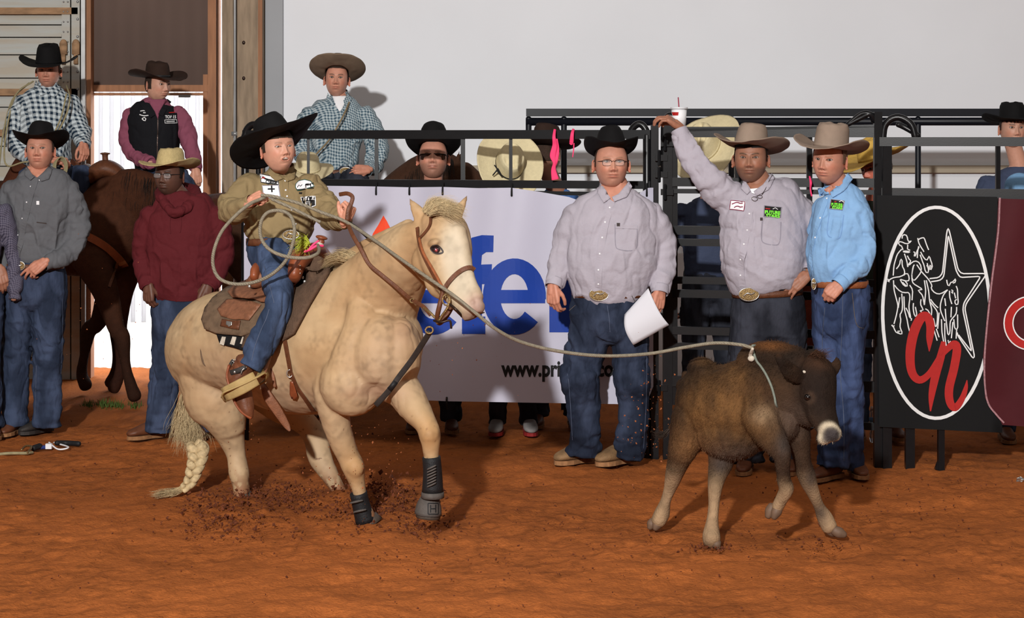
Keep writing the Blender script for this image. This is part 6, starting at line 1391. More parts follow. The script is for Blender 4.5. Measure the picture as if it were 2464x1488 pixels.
b = B(); b.tube([(*P(690, 566, Y-.165), .05, .006)]*1+[(*P(728, 562, Y-.145), .018, .006)], n=12, k=1)
o = logo_patch(FR, [(626, 420), (668, 428), (672, 446), (628, 440)], M_white, M_fblack)
strip('emblem', SR, [(632, 427), (640, 433), (652, 435), (668, 440)], 4, M_fblack, o, off=.0058, th=.001); strip('emblem', SR, [(630, 432), (634, 428), (638, 431)], 2.4, M_fred, o, off=.006, th=.001)
letters('lettering', 'CORRAL', SR, 640, 443, 669, 9, M_fblack, o, off=.006, bold=.05, slope=.1)
o = logo_patch(FR, [(631, 447), (671, 446), (676, 479), (640, 478), (634, 470)], M_white, M_crease)
strip('emblem', SR, [(645, 456), (662, 456)], 3.4, M_fblack, o, off=.0065, th=.001); strip('emblem', SR, [(654, 448), (655, 464)], 3.6, M_fblack, o, off=.0068, th=.001); strip('emblem', SR, [(644, 471), (670, 473)], 2, mat('soft_red_thread', RGB(180, 90, 90), .8), o, off=.0065, th=.001)
poly = [(711, 452), (712, 444), (720, 436), (734, 433), (748, 437), (757, 450), (735, 456), (716, 460)]
o = logo_patch(FR, poly, M_white, mat('dark_green_edge', RGB(20, 70, 58), .8))
for q, w_ in (([(717, 452), (721, 446), (725, 449), (729, 445)], 1.6), ([(735, 446), (749, 445)], 5), ([(738, 448), (738, 453)], 2), ([(747, 448), (748, 452)], 2), ([(749, 445), (753, 441)], 2.5), ([(714, 457), (735, 455), (755, 453)], 2)): strip('emblem', SR, q, w_, M_fblack, o, off=.0062, th=.001)
o = logo_patch(FR, [(724, 474), (760, 473), (761, 496), (748, 500), (730, 496)], M_fblack, M_white)
letters('lettering', 'LITTLE', SR, 727, 482, 758, 7, M_fwhite, o, off=.006, bold=.04)
for q in ([(738, 486), (738, 496)], [(748, 486), (748, 496)], [(738, 491), (748, 491)], [(738, 486), (748, 486)]): strip('emblem', SR, q, 1.8, M_fwhite, o, off=.0062, th=.001)
patch('logo_tab', SR, [(719, 463), (728, 463), (727, 467), (719, 467)], M_fblack, FR['E'], off=.003, th=.001, grid=4)
jeans_detail(FR, [[(648, 745), (640, 770), (626, 800), (612, 840), (606, 868)], [(636, 640), (650, 690), (660, 730)]])
# boot in the stirrup with spur
bb_ = B(); Yb = 9.24
bb_.tube([S(592, 872, Yb, 26, .05), S(578, 900, Yb, 24, .048), S(574, 918, Yb, 25, .046), S(582, 942, Yb-.01, 23, .040), S(590, 968, Yb-.02, 20, .034), S(596, 990, Yb-.03, 16, .028), S(602, 1003, Yb-.03, 9, .016)], n=20, k=4)
bb_.ell(P(560, 906, Yb), (.032, .034, .045), None, 14, 10)
v_, f_, n_ = bb_.remesh(.005, 2); bo = mk('boot', wrinkle(v_, n_, .003, 16), f_, M_brboot, FR['E'])
bb_ = B(); bb_.tube([S(552, 880, Yb, 4, .03), S(548, 905, Yb, 4, .034), S(556, 935, Yb-.01, 4, .036), S(566, 965, Yb-.02, 4, .036), S(582, 990, Yb-.03, 4, .03), S(604, 1006, Yb-.03, 4, .02)], n=10, k=4); bb_.build('sole', M_orl, bo)
bb_ = B(); bb_.tube([S(556, 898, Yb-.03, 7, .006), S(575, 892, Yb-.05, 7, .006), S(590, 884, Yb-.05, 6, .006)], n=8, k=2); bb_.tube([S(556, 898, Yb-.02, 5, .006), S(552, 884, Yb, 4, .006), S(560, 868, Yb+.02, 4, .006)], n=8, k=2); bo2 = bb_.build('spur_strap', M_dkboot, bo)
bb_ = B()
bb_.tube([(*P(580, 900, Yb-.055), .003), (*P(584, 890, Yb-.055), .003), (*P(594, 884, Yb-.05), .003)], n=6, k=3)
for a in np.arange(6)*math.pi/3: bb_.beam(P(564, 870, Yb), P(564+7*math.cos(a), 870+7*math.sin(a), Yb), .004, .003)
bb_.build('spur', M_silver, bo)
bb_ = B(); bb_.ell(P(565, 896, Yb-.045), (.007, .004, .007), None, 10, 6); bb_.build('concho', M_silver, bo)
# far boot
sh_ = B(); sh_.tube([S(728, 876, Y+.46, 24, .05), S(730, 905, Y+.44, 20, .045), S(745, 925, Y+.36, 17, .04), S(758, 935, Y+.28, 12, .03)], n=16, k=3); sh_.build('boot', M_brboot, FR['E'])
# lariat
M_rope = mat('waxed_grey_lariat', RGB(126, 118, 102), .75, .2, 90, .5, 300)
def twist(m):
    nt = m.node_tree; N = nt.nodes; L = nt.links; wv = N.new('ShaderNodeTexWave'); wv.inputs['Scale'].default_value = 60; wv.bands_direction = 'DIAGONAL'; wv.inputs['Distortion'].default_value = .6
    tc = N.new('ShaderNodeTexCoord'); L.new(tc.outputs['Object'], wv.inputs[0]); bp = N.new('ShaderNodeBump'); bp.inputs['Strength'].default_value = .5; bp.inputs['Distance'].default_value = .004
    L.new(wv.outputs[0], bp.inputs['Height']); L.new(bp.outputs[0], N['Principled BSDF'].inputs['Normal'])
twist(M_rope)
lr = empty('lariat', P(690, 600, 9.3), 'grey lariat rope running from the boy to the neck of the calf', 'rope')
big = [(638, 474, 9.33), (622, 482, 9.32), (600, 492, 9.28), (566, 520, 9.26), (532, 560, 9.26), (514, 608, 9.26), (514, 645, 9.27), (530, 672, 9.27), (565, 684, 9.26), (610, 680, 9.24), (655, 660, 9.2), (690, 624, 9.17), (706, 580, 9.16), (708, 545, 9.18), (697, 518, 9.2), (672, 507, 9.22), (644, 512, 9.22), (628, 535, 9.22), (628, 572, 9.22), (650, 602, 9.18), (690, 618, 9.16), (735, 621, 9.16), (762, 612, 9.2), (768, 600, 9.28), (764, 590, 9.36)]
rope('coil', [P(*q) for q in big], .0085, M_rope, lr, k=5, n=10)
run = [(630, 470, 9.32), (662, 474, 9.31), (720, 490, 9.28), (775, 512, 9.26), (832, 534, 9.24), (900, 578, 9.05), (970, 628, 8.82), (1040, 676, 8.66), (1092, 712, 8.58), (1140, 750, 8.56), (1190, 790, 8.58), (1250, 822, 8.64), (1340, 845, 8.7), (1450, 857, 8.75), (1560, 852, 8.8), (1650, 836, 8.82), (1720, 826, 8.82), (1780, 830, 8.80), (1811, 838, 8.78)]
rope('line', [P(*q) for q in run], .0078, M_rope, lr, k=6, n=10)
rope('line', [P(*q) for q in ((655, 480, 9.30), (700, 500, 9.28), (760, 530, 9.26), (770, 534, 9.26))], .0075, M_rope, lr, k=4, n=8)
# ---------------------------------------------------------------- calf
M_calf = mat('calf_coat', (1, 1, 1), .85, .16, 30, .5, 120, attr=True, spec=.15)
CF = empty('calf', (wx(1790, 8.95), 8.95, 0), 'dark brown calf with a white ringed nose caught by the rope', 'calf')
b = B()
b.tube([S(1652, 930, 9.16, 24, .08), S(1672, 940, 9.13, 66, .14), S(1720, 968, 9.05, 96, .19), S(1770, 980, 8.98, 112, .20), S(1820, 972, 8.92, 112, .18), S(1862, 950, 8.86, 98, .15), S(1890, 935, 8.82, 78, .12), S(1905, 930, 8.8, 50, .08)], n=30, k=4)
b.ell(P(1692, 892, 9.08), (.075, .13, .055), rot(0, 0, 12), 16, 10)
b.ell(P(1672, 1000, 9.10), (.09, .16, .17), None, 18, 14); b.ell(P(1760, 1040, 8.98), (.17, .19, .13), None, 20, 14)
b.tube([S(1800, 870, 8.93, 34, .09), S(1850, 858, 8.88, 36, .09), S(1900, 872, 8.83, 42, .09), S(1940, 892, 8.79, 42, .08)], n=18, k=3)
b.tube([S(1850, 930, 8.87, 70, .14), S(1890, 940, 8.82, 70, .13), S(1925, 945, 8.78, 62, .11)], n=22, k=3)
# head
b.tube([S(1952, 868, 8.78, 30, .07), S(1962, 900, 8.75, 48, .095), S(1966, 945, 8.71, 48, .09), S(1974, 990, 8.67, 38, .07), S(1988, 1025, 8.63, 29, .052), S(1998, 1044, 8.61, 26, .046)], n=24, k=4)
b.ell(P(1942, 985, 8.74), (.07, .075, .085), rot(0, 0, -25), 18, 12); b.ell(P(1985, 1052, 8.62), (.045, .045, .03), rot(0, 0, -15), 16, 10)
b.ell(P(2004, 1044, 8.605), (.040, .040, .036), None, 16, 10); b.ell(P(1946, 945, 8.68), (.028, .02, .014), rot(0, 0, 20), 12, 8)
# ears
b.tube([S(1936, 908, 8.70, 10, .02), S(1920, 906, 8.66, 19, .016), S(1898, 890, 8.62, 20, .014), S(1879, 868, 8.60, 12, .012), S(1869, 854, 8.60, 3, .006)], n=14, k=4)
b.tube([S(1992, 900, 8.74, 8, .02), S(2006, 892, 8.74, 13, .014), S(2013, 875, 8.74, 12, .012), S(2014, 862, 8.74, 5, .006)], n=14, k=4)
# brisket and shoulders
b.ell(P(1880, 1010, 8.84), (.09, .13, .12), None, 18, 12)
b.tube([S(1828, 970, 8.8, 52, .08), S(1838, 1020, 8.75, 46, .08), S(1862, 1062, 8.70, 34, .065), S(1880, 1095, 8.67, 22, .048), S(1882, 1130, 8.68, 15, .035), S(1886, 1160, 8.70, 16, .036), S(1892, 1180, 8.70, 19, .038), S(1882, 1200, 8.72, 17, .036), S(1870, 1222, 8.74, 15, .034)], n=18, k=4)
b.tube([S(1912, 1000, 8.86, 42, .09), S(1922, 1060, 8.85, 28, .07), S(1930, 1110, 8.86, 20, .05), S(1942, 1150, 8.88, 20, .046), S(1956, 1185, 8.90, 14, .034), S(1970, 1218, 8.93, 12, .030), S(1984, 1246, 8.95, 18, .038), S(1996, 1270, 8.94, 18, .038)], n=18, k=4)
b.tube([S(1660, 1000, 9.02, 42, .10), S(1650, 1060, 9.04, 40, .09), S(1634, 1105, 9.08, 28, .065), S(1622, 1140, 9.12, 21, .05), S(1612, 1175, 9.15, 15, .036), S(1602, 1208, 9.16, 13, .032), S(1594, 1236, 9.17, 19, .04), S(1584, 1256, 9.17, 18, .04)], n=18, k=4)
b.tube([S(1730, 1040, 9.0, 50, .1), S(1736, 1095, 8.98, 34, .07), S(1728, 1140, 8.95, 24, .052), S(1722, 1175, 8.9, 18, .042), S(1718, 1215, 8.87, 13, .033), S(1714, 1255, 8.84, 14, .034), S(1712, 1285, 8.82, 20, .042), S(1713, 1300, 8.80, 21, .046)], n=18, k=4)
v, f, nn = b.remesh(.0065, 2)
def dist(px, py, Y_): return np.linalg.norm(v-pxy(px, py, Y_), axis=1)
v = dent(v, nn, P(1946, 958, 8.62), .014, -.009); v = dent(v, nn, P(1998, 1046, 8.56), .009, -.009); v = dent(v, nn, P(2017, 1046, 8.57), .008, -.008)
v = dent(v, nn, P(1900, 890, 8.60), .030, -.008); v = dent(v, nn, P(1740, 870, 8.95), .06, -.02)
tw = v*np.array([22, 22, 10]); tw = tw+1.2*vnoise(v*8)[:, None]; v = v+nn*(.006*(vnoise(v*9)-.5)*2+.005*((1-np.abs(2*vnoise(tw)-1))**2-.3)*sstep(.25, .45, v[:, 2]))[:, None]
dk = np.array(RGB(30, 21, 15)); md = np.array(RGB(56, 38, 24)); gd_ = np.array(RGB(98, 68, 38)); lt = np.array(RGB(146, 120, 92)); gy = np.array(RGB(84, 68, 58)); wh = np.array(RGB(190, 176, 152))
n1 = vnoise(v*7+3); n2 = vnoise(v*np.array([30, 30, 14])+9)
c = dk+(md-dk)*np.clip(n1*1.5-.3, 0, 1)[:, None]
def bl2(c, px, py, Y_, r, col, a=1., pw=2, nz=0):
    m = a*np.exp(-(np.linalg.norm((v-pxy(px, py, Y_))/np.array(r), axis=1))**pw); m = np.clip(m*(1-nz+nz*2*n2), 0, 1)[:, None]; return c*(1-m)+np.array(col)*m
c = bl2(c, 1740, 985, 8.85, (.15, .3, .14), gd_, .9, 2, .6); c = bl2(c, 1768, 930, 8.85, (.06, .3, .10), gd_, .8, 2, .6); c = bl2(c, 1685, 985, 9.0, (.07, .3, .10), gd_, .7, 2, .7)
c = bl2(c, 1690, 865, 9.05, (.08, .3, .02), gd_, .6); c = bl2(c, 1845, 828, 8.88, (.09, .3, .02), np.array(RGB(110, 68, 34)), .7)
c = bl2(c, 1770, 1095, 8.95, (.22, .3, .07), gy, .9); c = bl2(c, 1655, 1070, 9.05, (.09, .3, .09), np.array(RGB(120, 84, 50)), .8); c = bl2(c, 1905, 1010, 8.75, (.09, .2, .09), gy, .8)
c = bl2(c, 1830, 1030, 8.72, (.08, .2, .07), gd_, .6, 2, .4); c = bl2(c, 1836, 1000, 8.7, (.05, .2, .04), lt, .5, 2, .6)
lg = sstep(.36, .22, v[:, 2])[:, None]; c = c*(1-lg)+(lt*(.8+.4*n2[:, None]))*lg
for q_ in ((1886, 1070, 8.64), (1950, 1155, 8.85), (1975, 1235, 8.9), (1735, 1115, 8.93)): c = bl2(c, *q_, (.035, .1, .05), np.array(RGB(62, 54, 50)), .75)
c = bl2(c, 1965, 940, 8.68, (.10, .2, .14), np.array(RGB(28, 19, 15)), .9, 4); c = bl2(c, 1965, 872, 8.72, (.08, .2, .03), np.array(RGB(62, 40, 26)), .7)
m = np.exp(-(dist(1997, 1048, 8.57)/.060)**10)[:, None]; c = c*(1-m)+wh*m; m = np.exp(-(dist(2003, 1052, 8.55)/.052)**10)[:, None]; c = c*(1-m)+np.array(RGB(58, 52, 52))*m
for q_ in ((1998, 1046, 8.56), (2017, 1046, 8.57)): m = np.exp(-(dist(*q_)/.009)**4)[:, None]; c = c*(1-m)+np.array(RGB(24, 20, 20))*m
m = np.exp(-(dist(1946, 958, 8.62)/.030)**4)[:, None]; c = c*(1-m)+np.array(RGB(64, 47, 36))*m; m = np.exp(-(dist(1946, 958, 8.62)/.016)**4)[:, None]; c = c*(1-m)+np.array(RGB(20, 16, 14))*m
cb = mk('body', v, f, M_calf, CF, cols=c); SC = Surf(cb)
h = SC.hit(1946, 958); b = B(); b.ell(Vector(h[0])+Vector((0, .009, 0)), (.020, .016, .0165), rot(0, 0, 20), 20, 14); b.build('eye', mat('dark_glossy_eye', RGB(16, 12, 12), .08, 0, 1, spec=.7), CF)
# coat hair
sel = RNG.choice(len(v), 30000, replace=len(v) < 30000); sel = sel[v[sel][:, 2] > .30]; p0 = v[sel]; N0 = nn[sel]; cc = c[sel]
dn = np.array([-.35, .1, -1.]); d_ = dn-N0*(N0@dn)[:, None]+RNG.normal(0, .25, N0.shape); d_ /= np.linalg.norm(d_, axis=1)[:, None]; d_ = d_*.85+N0*.32
hd = np.linalg.norm(p0-pxy(1968, 960, 8.7), axis=1) < .19; Lh = np.where(hd, .005, .012)*(.6+.8*RNG.random(len(p0))); X = np.cross(d_, N0); X /= np.linalg.norm(X, axis=1)[:, None]+1e-9
wv = np.stack([p0-X*.0013, p0+X*.0013, p0+d_*Lh[:, None]], 1).reshape(-1, 3); ff = [(3*i, 3*i+1, 3*i+2) for i in range(len(p0))]
o = mk('coat_hair', wv, ff, M_calf, CF, cols=np.repeat(cc*(.7+.6*RNG.random((len(cc), 1))), 3, 0)); o['kind'] = 'stuff'
# hooves (two claws each), tail
M_hf = mat('calf_hoof', RGB(100, 78, 62), .6, .2, 20)
def claws(px, py, Y_, dx, dz, s_=1):
    for sgn in (-1, 1):
        b = B(); c_ = P(px, py, Y_); d2 = Vector((dx, 0, dz)); off = Vector((.012*sgn, -.012*sgn, 0))
        p0_ = c_+off; b.tube([(*p0_, .020*s_, .018*s_), (*(p0_+d2*.5), .023*s_, .021*s_), (*(p0_+d2), .014*s_, .017*s_)], n=12, k=3); b.build('hoof', M_hf, CF)
claws(1578, 1256, 9.17, -.015, -.03); claws(1714, 1302, 8.80, .012, -.026); claws(2000, 1276, 8.93, .045, -.02, 1.1); claws(1866, 1220, 8.74, -.02, -.045, 1.05)
b = B(); b.tube([S(1650, 900, 9.2, 9, .02), S(1640, 950, 9.24, 8, .018), S(1630, 1000, 9.26, 6, .014), S(1612, 1030, 9.28, 5, .012)], n=10, k=3); b.build('tail', M_calf, CF, cols=np.tile(md, (len(b.V()), 1)))
strands('tail_hair', [PP([(1612, 1030, 9.28), (1595, 1042, 9.28), (1580, 1040, 9.28), (1562, 1034, 9.28)]), PP([(1614, 1032, 9.28), (1600, 1050, 9.28), (1588, 1052, 9.28), (1576, 1048, 9.28)])], 90, .006, .0018, mat('dark_tail_hair', RGB(52, 40, 32), .8, .3, 40), CF)
strands('poll_tuft', [PP([(1945, 862, 8.72), (1955, 852, 8.70), (1965, 850, 8.68), (1974, 856, 8.66)]), PP([(1975, 866, 8.72), (1985, 856, 8.70), (1992, 856, 8.68), (1998, 862, 8.67)])], 160, .012, .0012, mat('tuft_hair', RGB(70, 44, 28), .8, .3, 40), CF)
# neck loop of the rope
nl = empty('neck_loop', P(1812, 850, 8.75), 'thin grey green loop of the rope around the neck of the calf', 'rope')
pts = []
for px, py in ((1812, 838), (1815, 850), (1822, 868), (1832, 885), (1845, 905), (1857, 930), (1865, 955), (1870, 975)):
    h = SC.hit(px, py, off=.008, default=8.7); pts.append((*h[0], .0055))
pts += [(*P(1885, 990, 8.90), .0055), (*P(1880, 900, 9.02), .0055), (*P(1840, 836, 8.98), .0055), (*P(1815, 832, 8.86), .0055)]
b = B(); b.tube(pts, n=8, k=4, closed=True); b.build('loop', mat('grey_green_rope', RGB(112, 118, 108), .75, .15, 60), nl)
b = B(); h = SC.hit(1811, 864, off=.012, default=8.75); b.ell(h[0], (.016, .013, .014), None, 10, 8); h2 = SC.hit(1810, 856, off=.014, default=8.75); b.tube([(*h[0], .008), (*h2[0], .009), (*P(1811, 840, 8.76), .007)], n=8, k=2); b.build('honda_knot', M_wool, nl)
tg = SC.hit(1934, 896, off=.004); b = B()
if tg: b.ell(tg[0], (.008, .003, .006), rot(0, 0, 20), 10, 6); b.build('ear_tag', M_wool, CF)
# ---------------------------------------------------------------- background horses
def horse_std(label, x, Y, yaw, col, H=1.5, neck=None, headp=None, leg_dx=(0, 0, 0, 0), mane=(20, 14, 10), neckhead=True):
    E = empty('saddle_horse', (x, Y, 0), label, 'horse'); k = H/1.5; Rz = Matrix.Rotation(math.radians(yaw), 3, 'Z')
    def st(u, z, r1, r2=None, s_=0.0): p = Rz @ Vector((u*k, s_*k, 0)); return (x+p.x, Y+p.y, z*k, r1*k, (r2 or r1)*k)
    b = B(); rf = tuple(Rz @ Vector((0, 1, 0)))
    b.tube([st(-.80, 1.16, .16), st(-.70, 1.20, .27, .24), st(-.45, 1.22, .30, .28), st(-.1, 1.18, .31, .29), st(.25, 1.17, .32, .28), st(.5, 1.20, .31, .24), st(.68, 1.22, .22, .18)], n=26, k=3, ref=rf)
    nk = neck or [(.48, 1.26, .27), (.70, 1.44, .20), (.90, 1.64, .15), (1.04, 1.78, .12)]
    hd = headp or [(1.02, 1.84, .10), (1.14, 1.72, .125), (1.28, 1.54, .09), (1.40, 1.38, .07), (1.44, 1.32, .055)]
    if neckhead:
        b.tube([st(u, z, r, r*.6) for u, z, r in nk], n=20, k=3, ref=rf); b.tube([st(u, z, r, r*.8) for u, z, r in hd], n=18, k=3, ref=rf)
        for s_ in (-1, 1):
            u, z, r = hd[0]; b.tube([st(u-.02, z+.04, .03, .025, s_*.05), st(u, z+.10, .025, .015, s_*.06), st(u+.01, z+.17, .005, .005, s_*.055)], n=10, k=2, ref=rf)
    for i, (u0, s_) in enumerate(((.48, -.15), (.48, .15), (-.58, -.16), (-.58, .16))):
        d = leg_dx[i]
        if i < 2: L = [(u0-.02, 1.0, .15, .10), (u0+.02+d*.3, .78, .10, .08), (u0+.03+d*.6, .52, .062, .055), (u0+.02+d*.8, .46, .06, .055), (u0+.02+d*.9, .28, .036, .034), (u0+.03+d, .15, .042, .04), (u0+.07+d, .06, .05, .05)]
        else: L = [(u0, 1.05, .22, .13), (u0+.04+d*.3, .82, .14, .10), (u0-.10+d*.6, .58, .075, .06), (u0-.12+d*.8, .48, .062, .05), (u0-.07+d*.9, .28, .04, .036), (u0-.06+d, .15, .044, .04), (u0-.01+d, .06, .05, .05)]
        b.tube([st(u, z, r1, r2, s_) for u, z, r1, r2 in L], n=14, k=3, ref=rf)
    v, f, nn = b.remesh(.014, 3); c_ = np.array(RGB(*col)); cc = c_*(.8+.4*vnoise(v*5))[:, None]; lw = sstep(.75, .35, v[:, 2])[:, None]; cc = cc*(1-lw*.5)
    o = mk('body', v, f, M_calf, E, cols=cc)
    if neckhead:
        G1 = [Vector(st(u, z+r*.9, 0.01)[:3]) for u, z, r in nk]; G2 = [g+Vector((0, -.12, -.16)) for g in G1]
        m = bpy.data.materials.new('x') if False else mat('dark_mane', RGB(*mane), .7, .3, 60)
        gs_ = []
        for i in range(len(G1)): 
            a = G1[i]; gs_.append([a, a+Vector((0, -.07, -.02)), a+Vector((0, -.12, -.10)), a+Vector((.0, -.13, -.18))])
        strands('mane', gs_, 220, .01, .0025, m, E)
    b = B(); b.tube([st(-.82, 1.25, .03), st(-.93, 1.1, .05), st(-.95, .8, .07), st(-.93, .5, .04)], n=10, k=3, ref=rf); b.build('tail', mat('dark_tail', RGB(*mane), .8, .3, 40), E)
    return E, Surf(o), st
HA, SA, stA = horse_std('dark sorrel horse ridden by the boy in plaid beside the doorway', wx(120, 13.85), 13.95, -28, (62, 34, 20), 1.50,
   neck=[(.46, 1.26, .28), (.68, 1.40, .22), (.88, 1.40, .17), (1.02, 1.32, .13)], headp=[(1.04, 1.36, .11), (1.10, 1.18, .12), (1.14, .98, .085), (1.16, .84, .075), (1.16, .78, .055)], leg_dx=(.30, -.38, .1, 0))
strip('breast_collar', SA, [(208, 566), (232, 578), (260, 596), (285, 620), (300, 640)], 19, M_orl, HA, off=.006, th=.008, k=3)
strip('breast_collar', SA, [(285, 622), (275, 650), (262, 690)], 7, M_leather, HA, off=.006, th=.006, k=3)
hb, SHb, stB = horse_std('chestnut horse ridden by the boy in the black vest', wx(438, 14.0), 14.15, 196, (70, 36, 22), 1.42)
hc, SHc, stC = horse_std('dark bay horse under the boy in the taupe hat behind the panel', wx(800, 13.6), 13.75, -6, (58, 36, 24), 1.46, neck=[(.42, 1.28, .27), (.55, 1.46, .22), (.72, 1.60, .19), (.86, 1.60, .15)], headp=[(.9, 1.62, .11), (1.0, 1.5, .12), (1.1, 1.3, .085), (1.18, 1.16, .07), (1.2, 1.1, .055)])
hd_, SHd, stD = horse_std('red sorrel horse standing behind the gate bars', wx(1822, 12.5), 12.6, -78, (98, 44, 30), 1.50, neckhead=False)
# saddle with horn on the left
s2 = empty('western_saddle', (wx(250, 13.6), 13.6, 1.4), 'dark brown saddle with tall horn standing out in front of the doorway', 'saddle')
b = B(); Ys = 13.7; b.tube([S(214, 430, Ys, 16, .08), S(232, 414, Ys, 20, .10), S(254, 406, Ys, 22, .12), S(276, 412, Ys, 20, .11), S(298, 428, Ys, 14, .08)], n=16, k=3); b.build('fork', M_leather, s2)
b = B(); b.tube([S(254, 392, Ys, 8, .024), S(253, 378, Ys, 7, .02), S(253, 372, Ys, 8, .024)], n=12, k=2); b.ell(P(253, 370, Ys), (.036, .036, .009), None, 16, 8); b.build('horn', M_leather, s2)
s3 = empty('western_saddle', (wx(120, 13.9), 13.95, 1.45), 'dark leather saddle under the boy in plaid', 'saddle')
b = B(); b.tube([S(60, 425, 13.9, 14, .2), S(110, 440, 13.9, 18, .24), S(165, 430, 13.9, 18, .22), S(190, 412, 13.85, 12, .14)], n=18, k=3); b.build('seat', M_leather, s3)
b = B(); b.tube([S(186, 418, 13.8, 8, .03), S(188, 398, 13.8, 7, .022), S(188, 392, 13.8, 9, .028)], n=12, k=2); b.build('horn', M_leather, s3)
# ---------------------------------------------------------------- mounted boys
M_plaid = check_mat('navy_white_plaid', RGB(186, 196, 200), RGB(20, 40, 58), .042, .55)
Y = 13.85
torso = [S(113, 205, Y, 22, .06), S(113, 216, Y, 42, .08), S(112, 236, Y, 60, .10), S(112, 275, Y, 64, .13), S(112, 325, Y, 60, .14), S(114, 372, Y, 54, .14), S(116, 402, Y, 50, .13), S(118, 412, Y, 46, .12)]
armL = [S(60, 248, Y, 26, .07), S(42, 290, Y, 26, .07), S(36, 336, Y-.02, 25, .06), S(66, 372, Y-.10, 23, .055), S(104, 386, Y-.20, 20, .05), S(132, 386, Y-.26, 15, .04)]
armR = [S(164, 246, Y, 26, .07), S(184, 290, Y, 25, .065), S(198, 330, Y-.08, 22, .055), S(202, 352, Y-.18, 16, .04)]
legs = [[S(80, 420, Y-.12, 36, .10), S(70, 500, Y-.32, 34, .09), S(80, 580, Y-.38, 30, .08), S(84, 680, Y-.38, 28, .075)], [S(138, 420, Y+.1, 34, .1), S(175, 428, Y-.1, 28, .085), S(198, 430, Y-.2, 22, .07), S(150, 560, Y-.1, 22, .07)]]
F3 = figure('person', 'boy in navy and white plaid shirt and black hat on horseback at left', (wx(112, Y), Y, 1.4),
   dict(p=(111, 168, Y-.12), s=.98, skin=SK_FAIR, brow_a=.7, yaw=2, pitch=-2, hair=(.07, .035, .02), fringe=True, hairline=.06, blush=1.2, look=(.2, -1, .05)),
   torso=torso, arms=[armL, armR], legs=legs, hips=[S(116, 405, Y, 48, .12), S(116, 440, Y, 56, .16)], hands=[dict(wrist=P(132, 386, Y-.28), d=(.9, -.3, -.1), nrm=(.1, -.6, .9), side=-1, s=.95, curl=.75, thumb=.7), dict(wrist=P(202, 350, Y-.2), d=(.15, -.4, -.7), nrm=(.6, -.6, .3), side=1, s=.95, curl=.6, thumb=.6)],
   shirt=M_plaid, pants=M_den2, hat=dict(mat=M_blackfelt, pitch=-4, brim=.125, crown=.130, curl=1.0, cp=2.6, taper=.2, s=1.04, dip=.15, seed=31), cuff=.040, seed=71)
collar(F3, M_plaid, P(113, 201, Y+.01), [(88, 196), (94, 210), (112, 226), (98, 232), (82, 214)], [(134, 200), (146, 212), (134, 236), (120, 232), (118, 224)], band=.06)
lr2 = empty('lariat', P(140, 330, 13.6), 'pale lariat slung over the shoulder of the boy in plaid and coiled in his hand', 'rope')
M_palerope = mat('pale_rope', RGB(142, 132, 100), .8, .15, 60)
for q in ([(160, 206, 13.9), (168, 236, 13.7), (160, 275, 13.66), (140, 318, 13.65), (128, 340, 13.62)], [(80, 196, 13.95), (40, 225, 13.9), (20, 290, 13.75), (10, 370, 13.6), (20, 400, 13.55), (60, 390, 13.5), (110, 395, 13.5)], [(70, 200, 13.98), (30, 240, 13.9), (8, 320, 13.75), (-2, 400, 13.6)], [(160, 226, 13.7), (148, 280, 13.68), (130, 322, 13.66)]): rope('line', [P(*a) for a in q], .006, M_palerope, lr2, k=5)
for i in range(4): rope('coil', [P(142+14*math.cos(a)+i*2, 402+(18+2*i)*math.sin(a), 13.5-.015*i) for a in np.arange(12)*math.pi/6], .005, M_palerope, lr2, k=3, closed=True)

M_pink_s = cloth('mauve_pink_shirt', RGB(128, 70, 88)); M_vest = cloth('black_fleece_vest', RGB(20, 20, 24))
Y = 13.8
torso = [S(376, 236, Y, 21, .055), S(374, 250, Y, 40, .075), S(372, 272, Y, 56, .10), S(370, 310, Y, 60, .13), S(372, 350, Y, 54, .135), S(374, 385, Y, 48, .13), S(376, 405, Y, 46, .12)]
armL = [S(322, 276, Y, 24, .065), S(311, 312, Y, 25, .065), S(314, 352, Y-.02, 24, .06), S(338, 382, Y-.12, 20, .05), S(362, 392, Y-.24, 15, .04)]
armR = [S(424, 272, Y, 23, .06), S(444, 305, Y, 23, .06), S(456, 345, Y-.02, 20, .055), S(466, 385, Y-.08, 17, .045), S(472, 408, Y-.14, 14, .04)]
F4 = figure('person', 'boy in black fleece vest and mauve shirt looking right on horseback', (wx(372, Y), Y, 1.4),
   dict(p=(397, 203, Y-.09), s=.95, skin=SK_BOY, brow_a=.9, brow=(.03, .02, .012), yaw=48, pitch=-4, hair=(.03, .018, .012), hairline=.06, sideburn=-.03),
   torso=torso, arms=[armL, armR], legs=[[S(350, 410, Y+.0, 30, .1), S(385, 480, Y-.1, 28, .09), S(392, 560, Y-.1, 26, .08), S(396, 640, Y-.1, 24, .07)], [S(410, 415, Y-.14, 32, .1), S(440, 460, Y-.3, 28, .085), S(445, 560, Y-.34, 26, .075), S(444, 640, Y-.34, 26, .07)]], hips=[S(376, 400, Y, 46, .12), S(376, 430, Y, 54, .16)],
   hands=[dict(wrist=P(472, 414, Y-.16), d=(.15, -.2, -1), nrm=(.5, -.8, 0), side=1, s=.95, curl=.5, thumb=.5)], shirt=M_pink_s, pants=M_den2,
   hat=dict(mat=M_brownfelt, pitch=2, yaw=-4, roll=0, brim=.13, crown=.115, curl=1.0, cp=2.4, taper=.14, s=.98, back=.3, asym=-.05, seed=33, band=M_black), cuff=.038, seed=81)
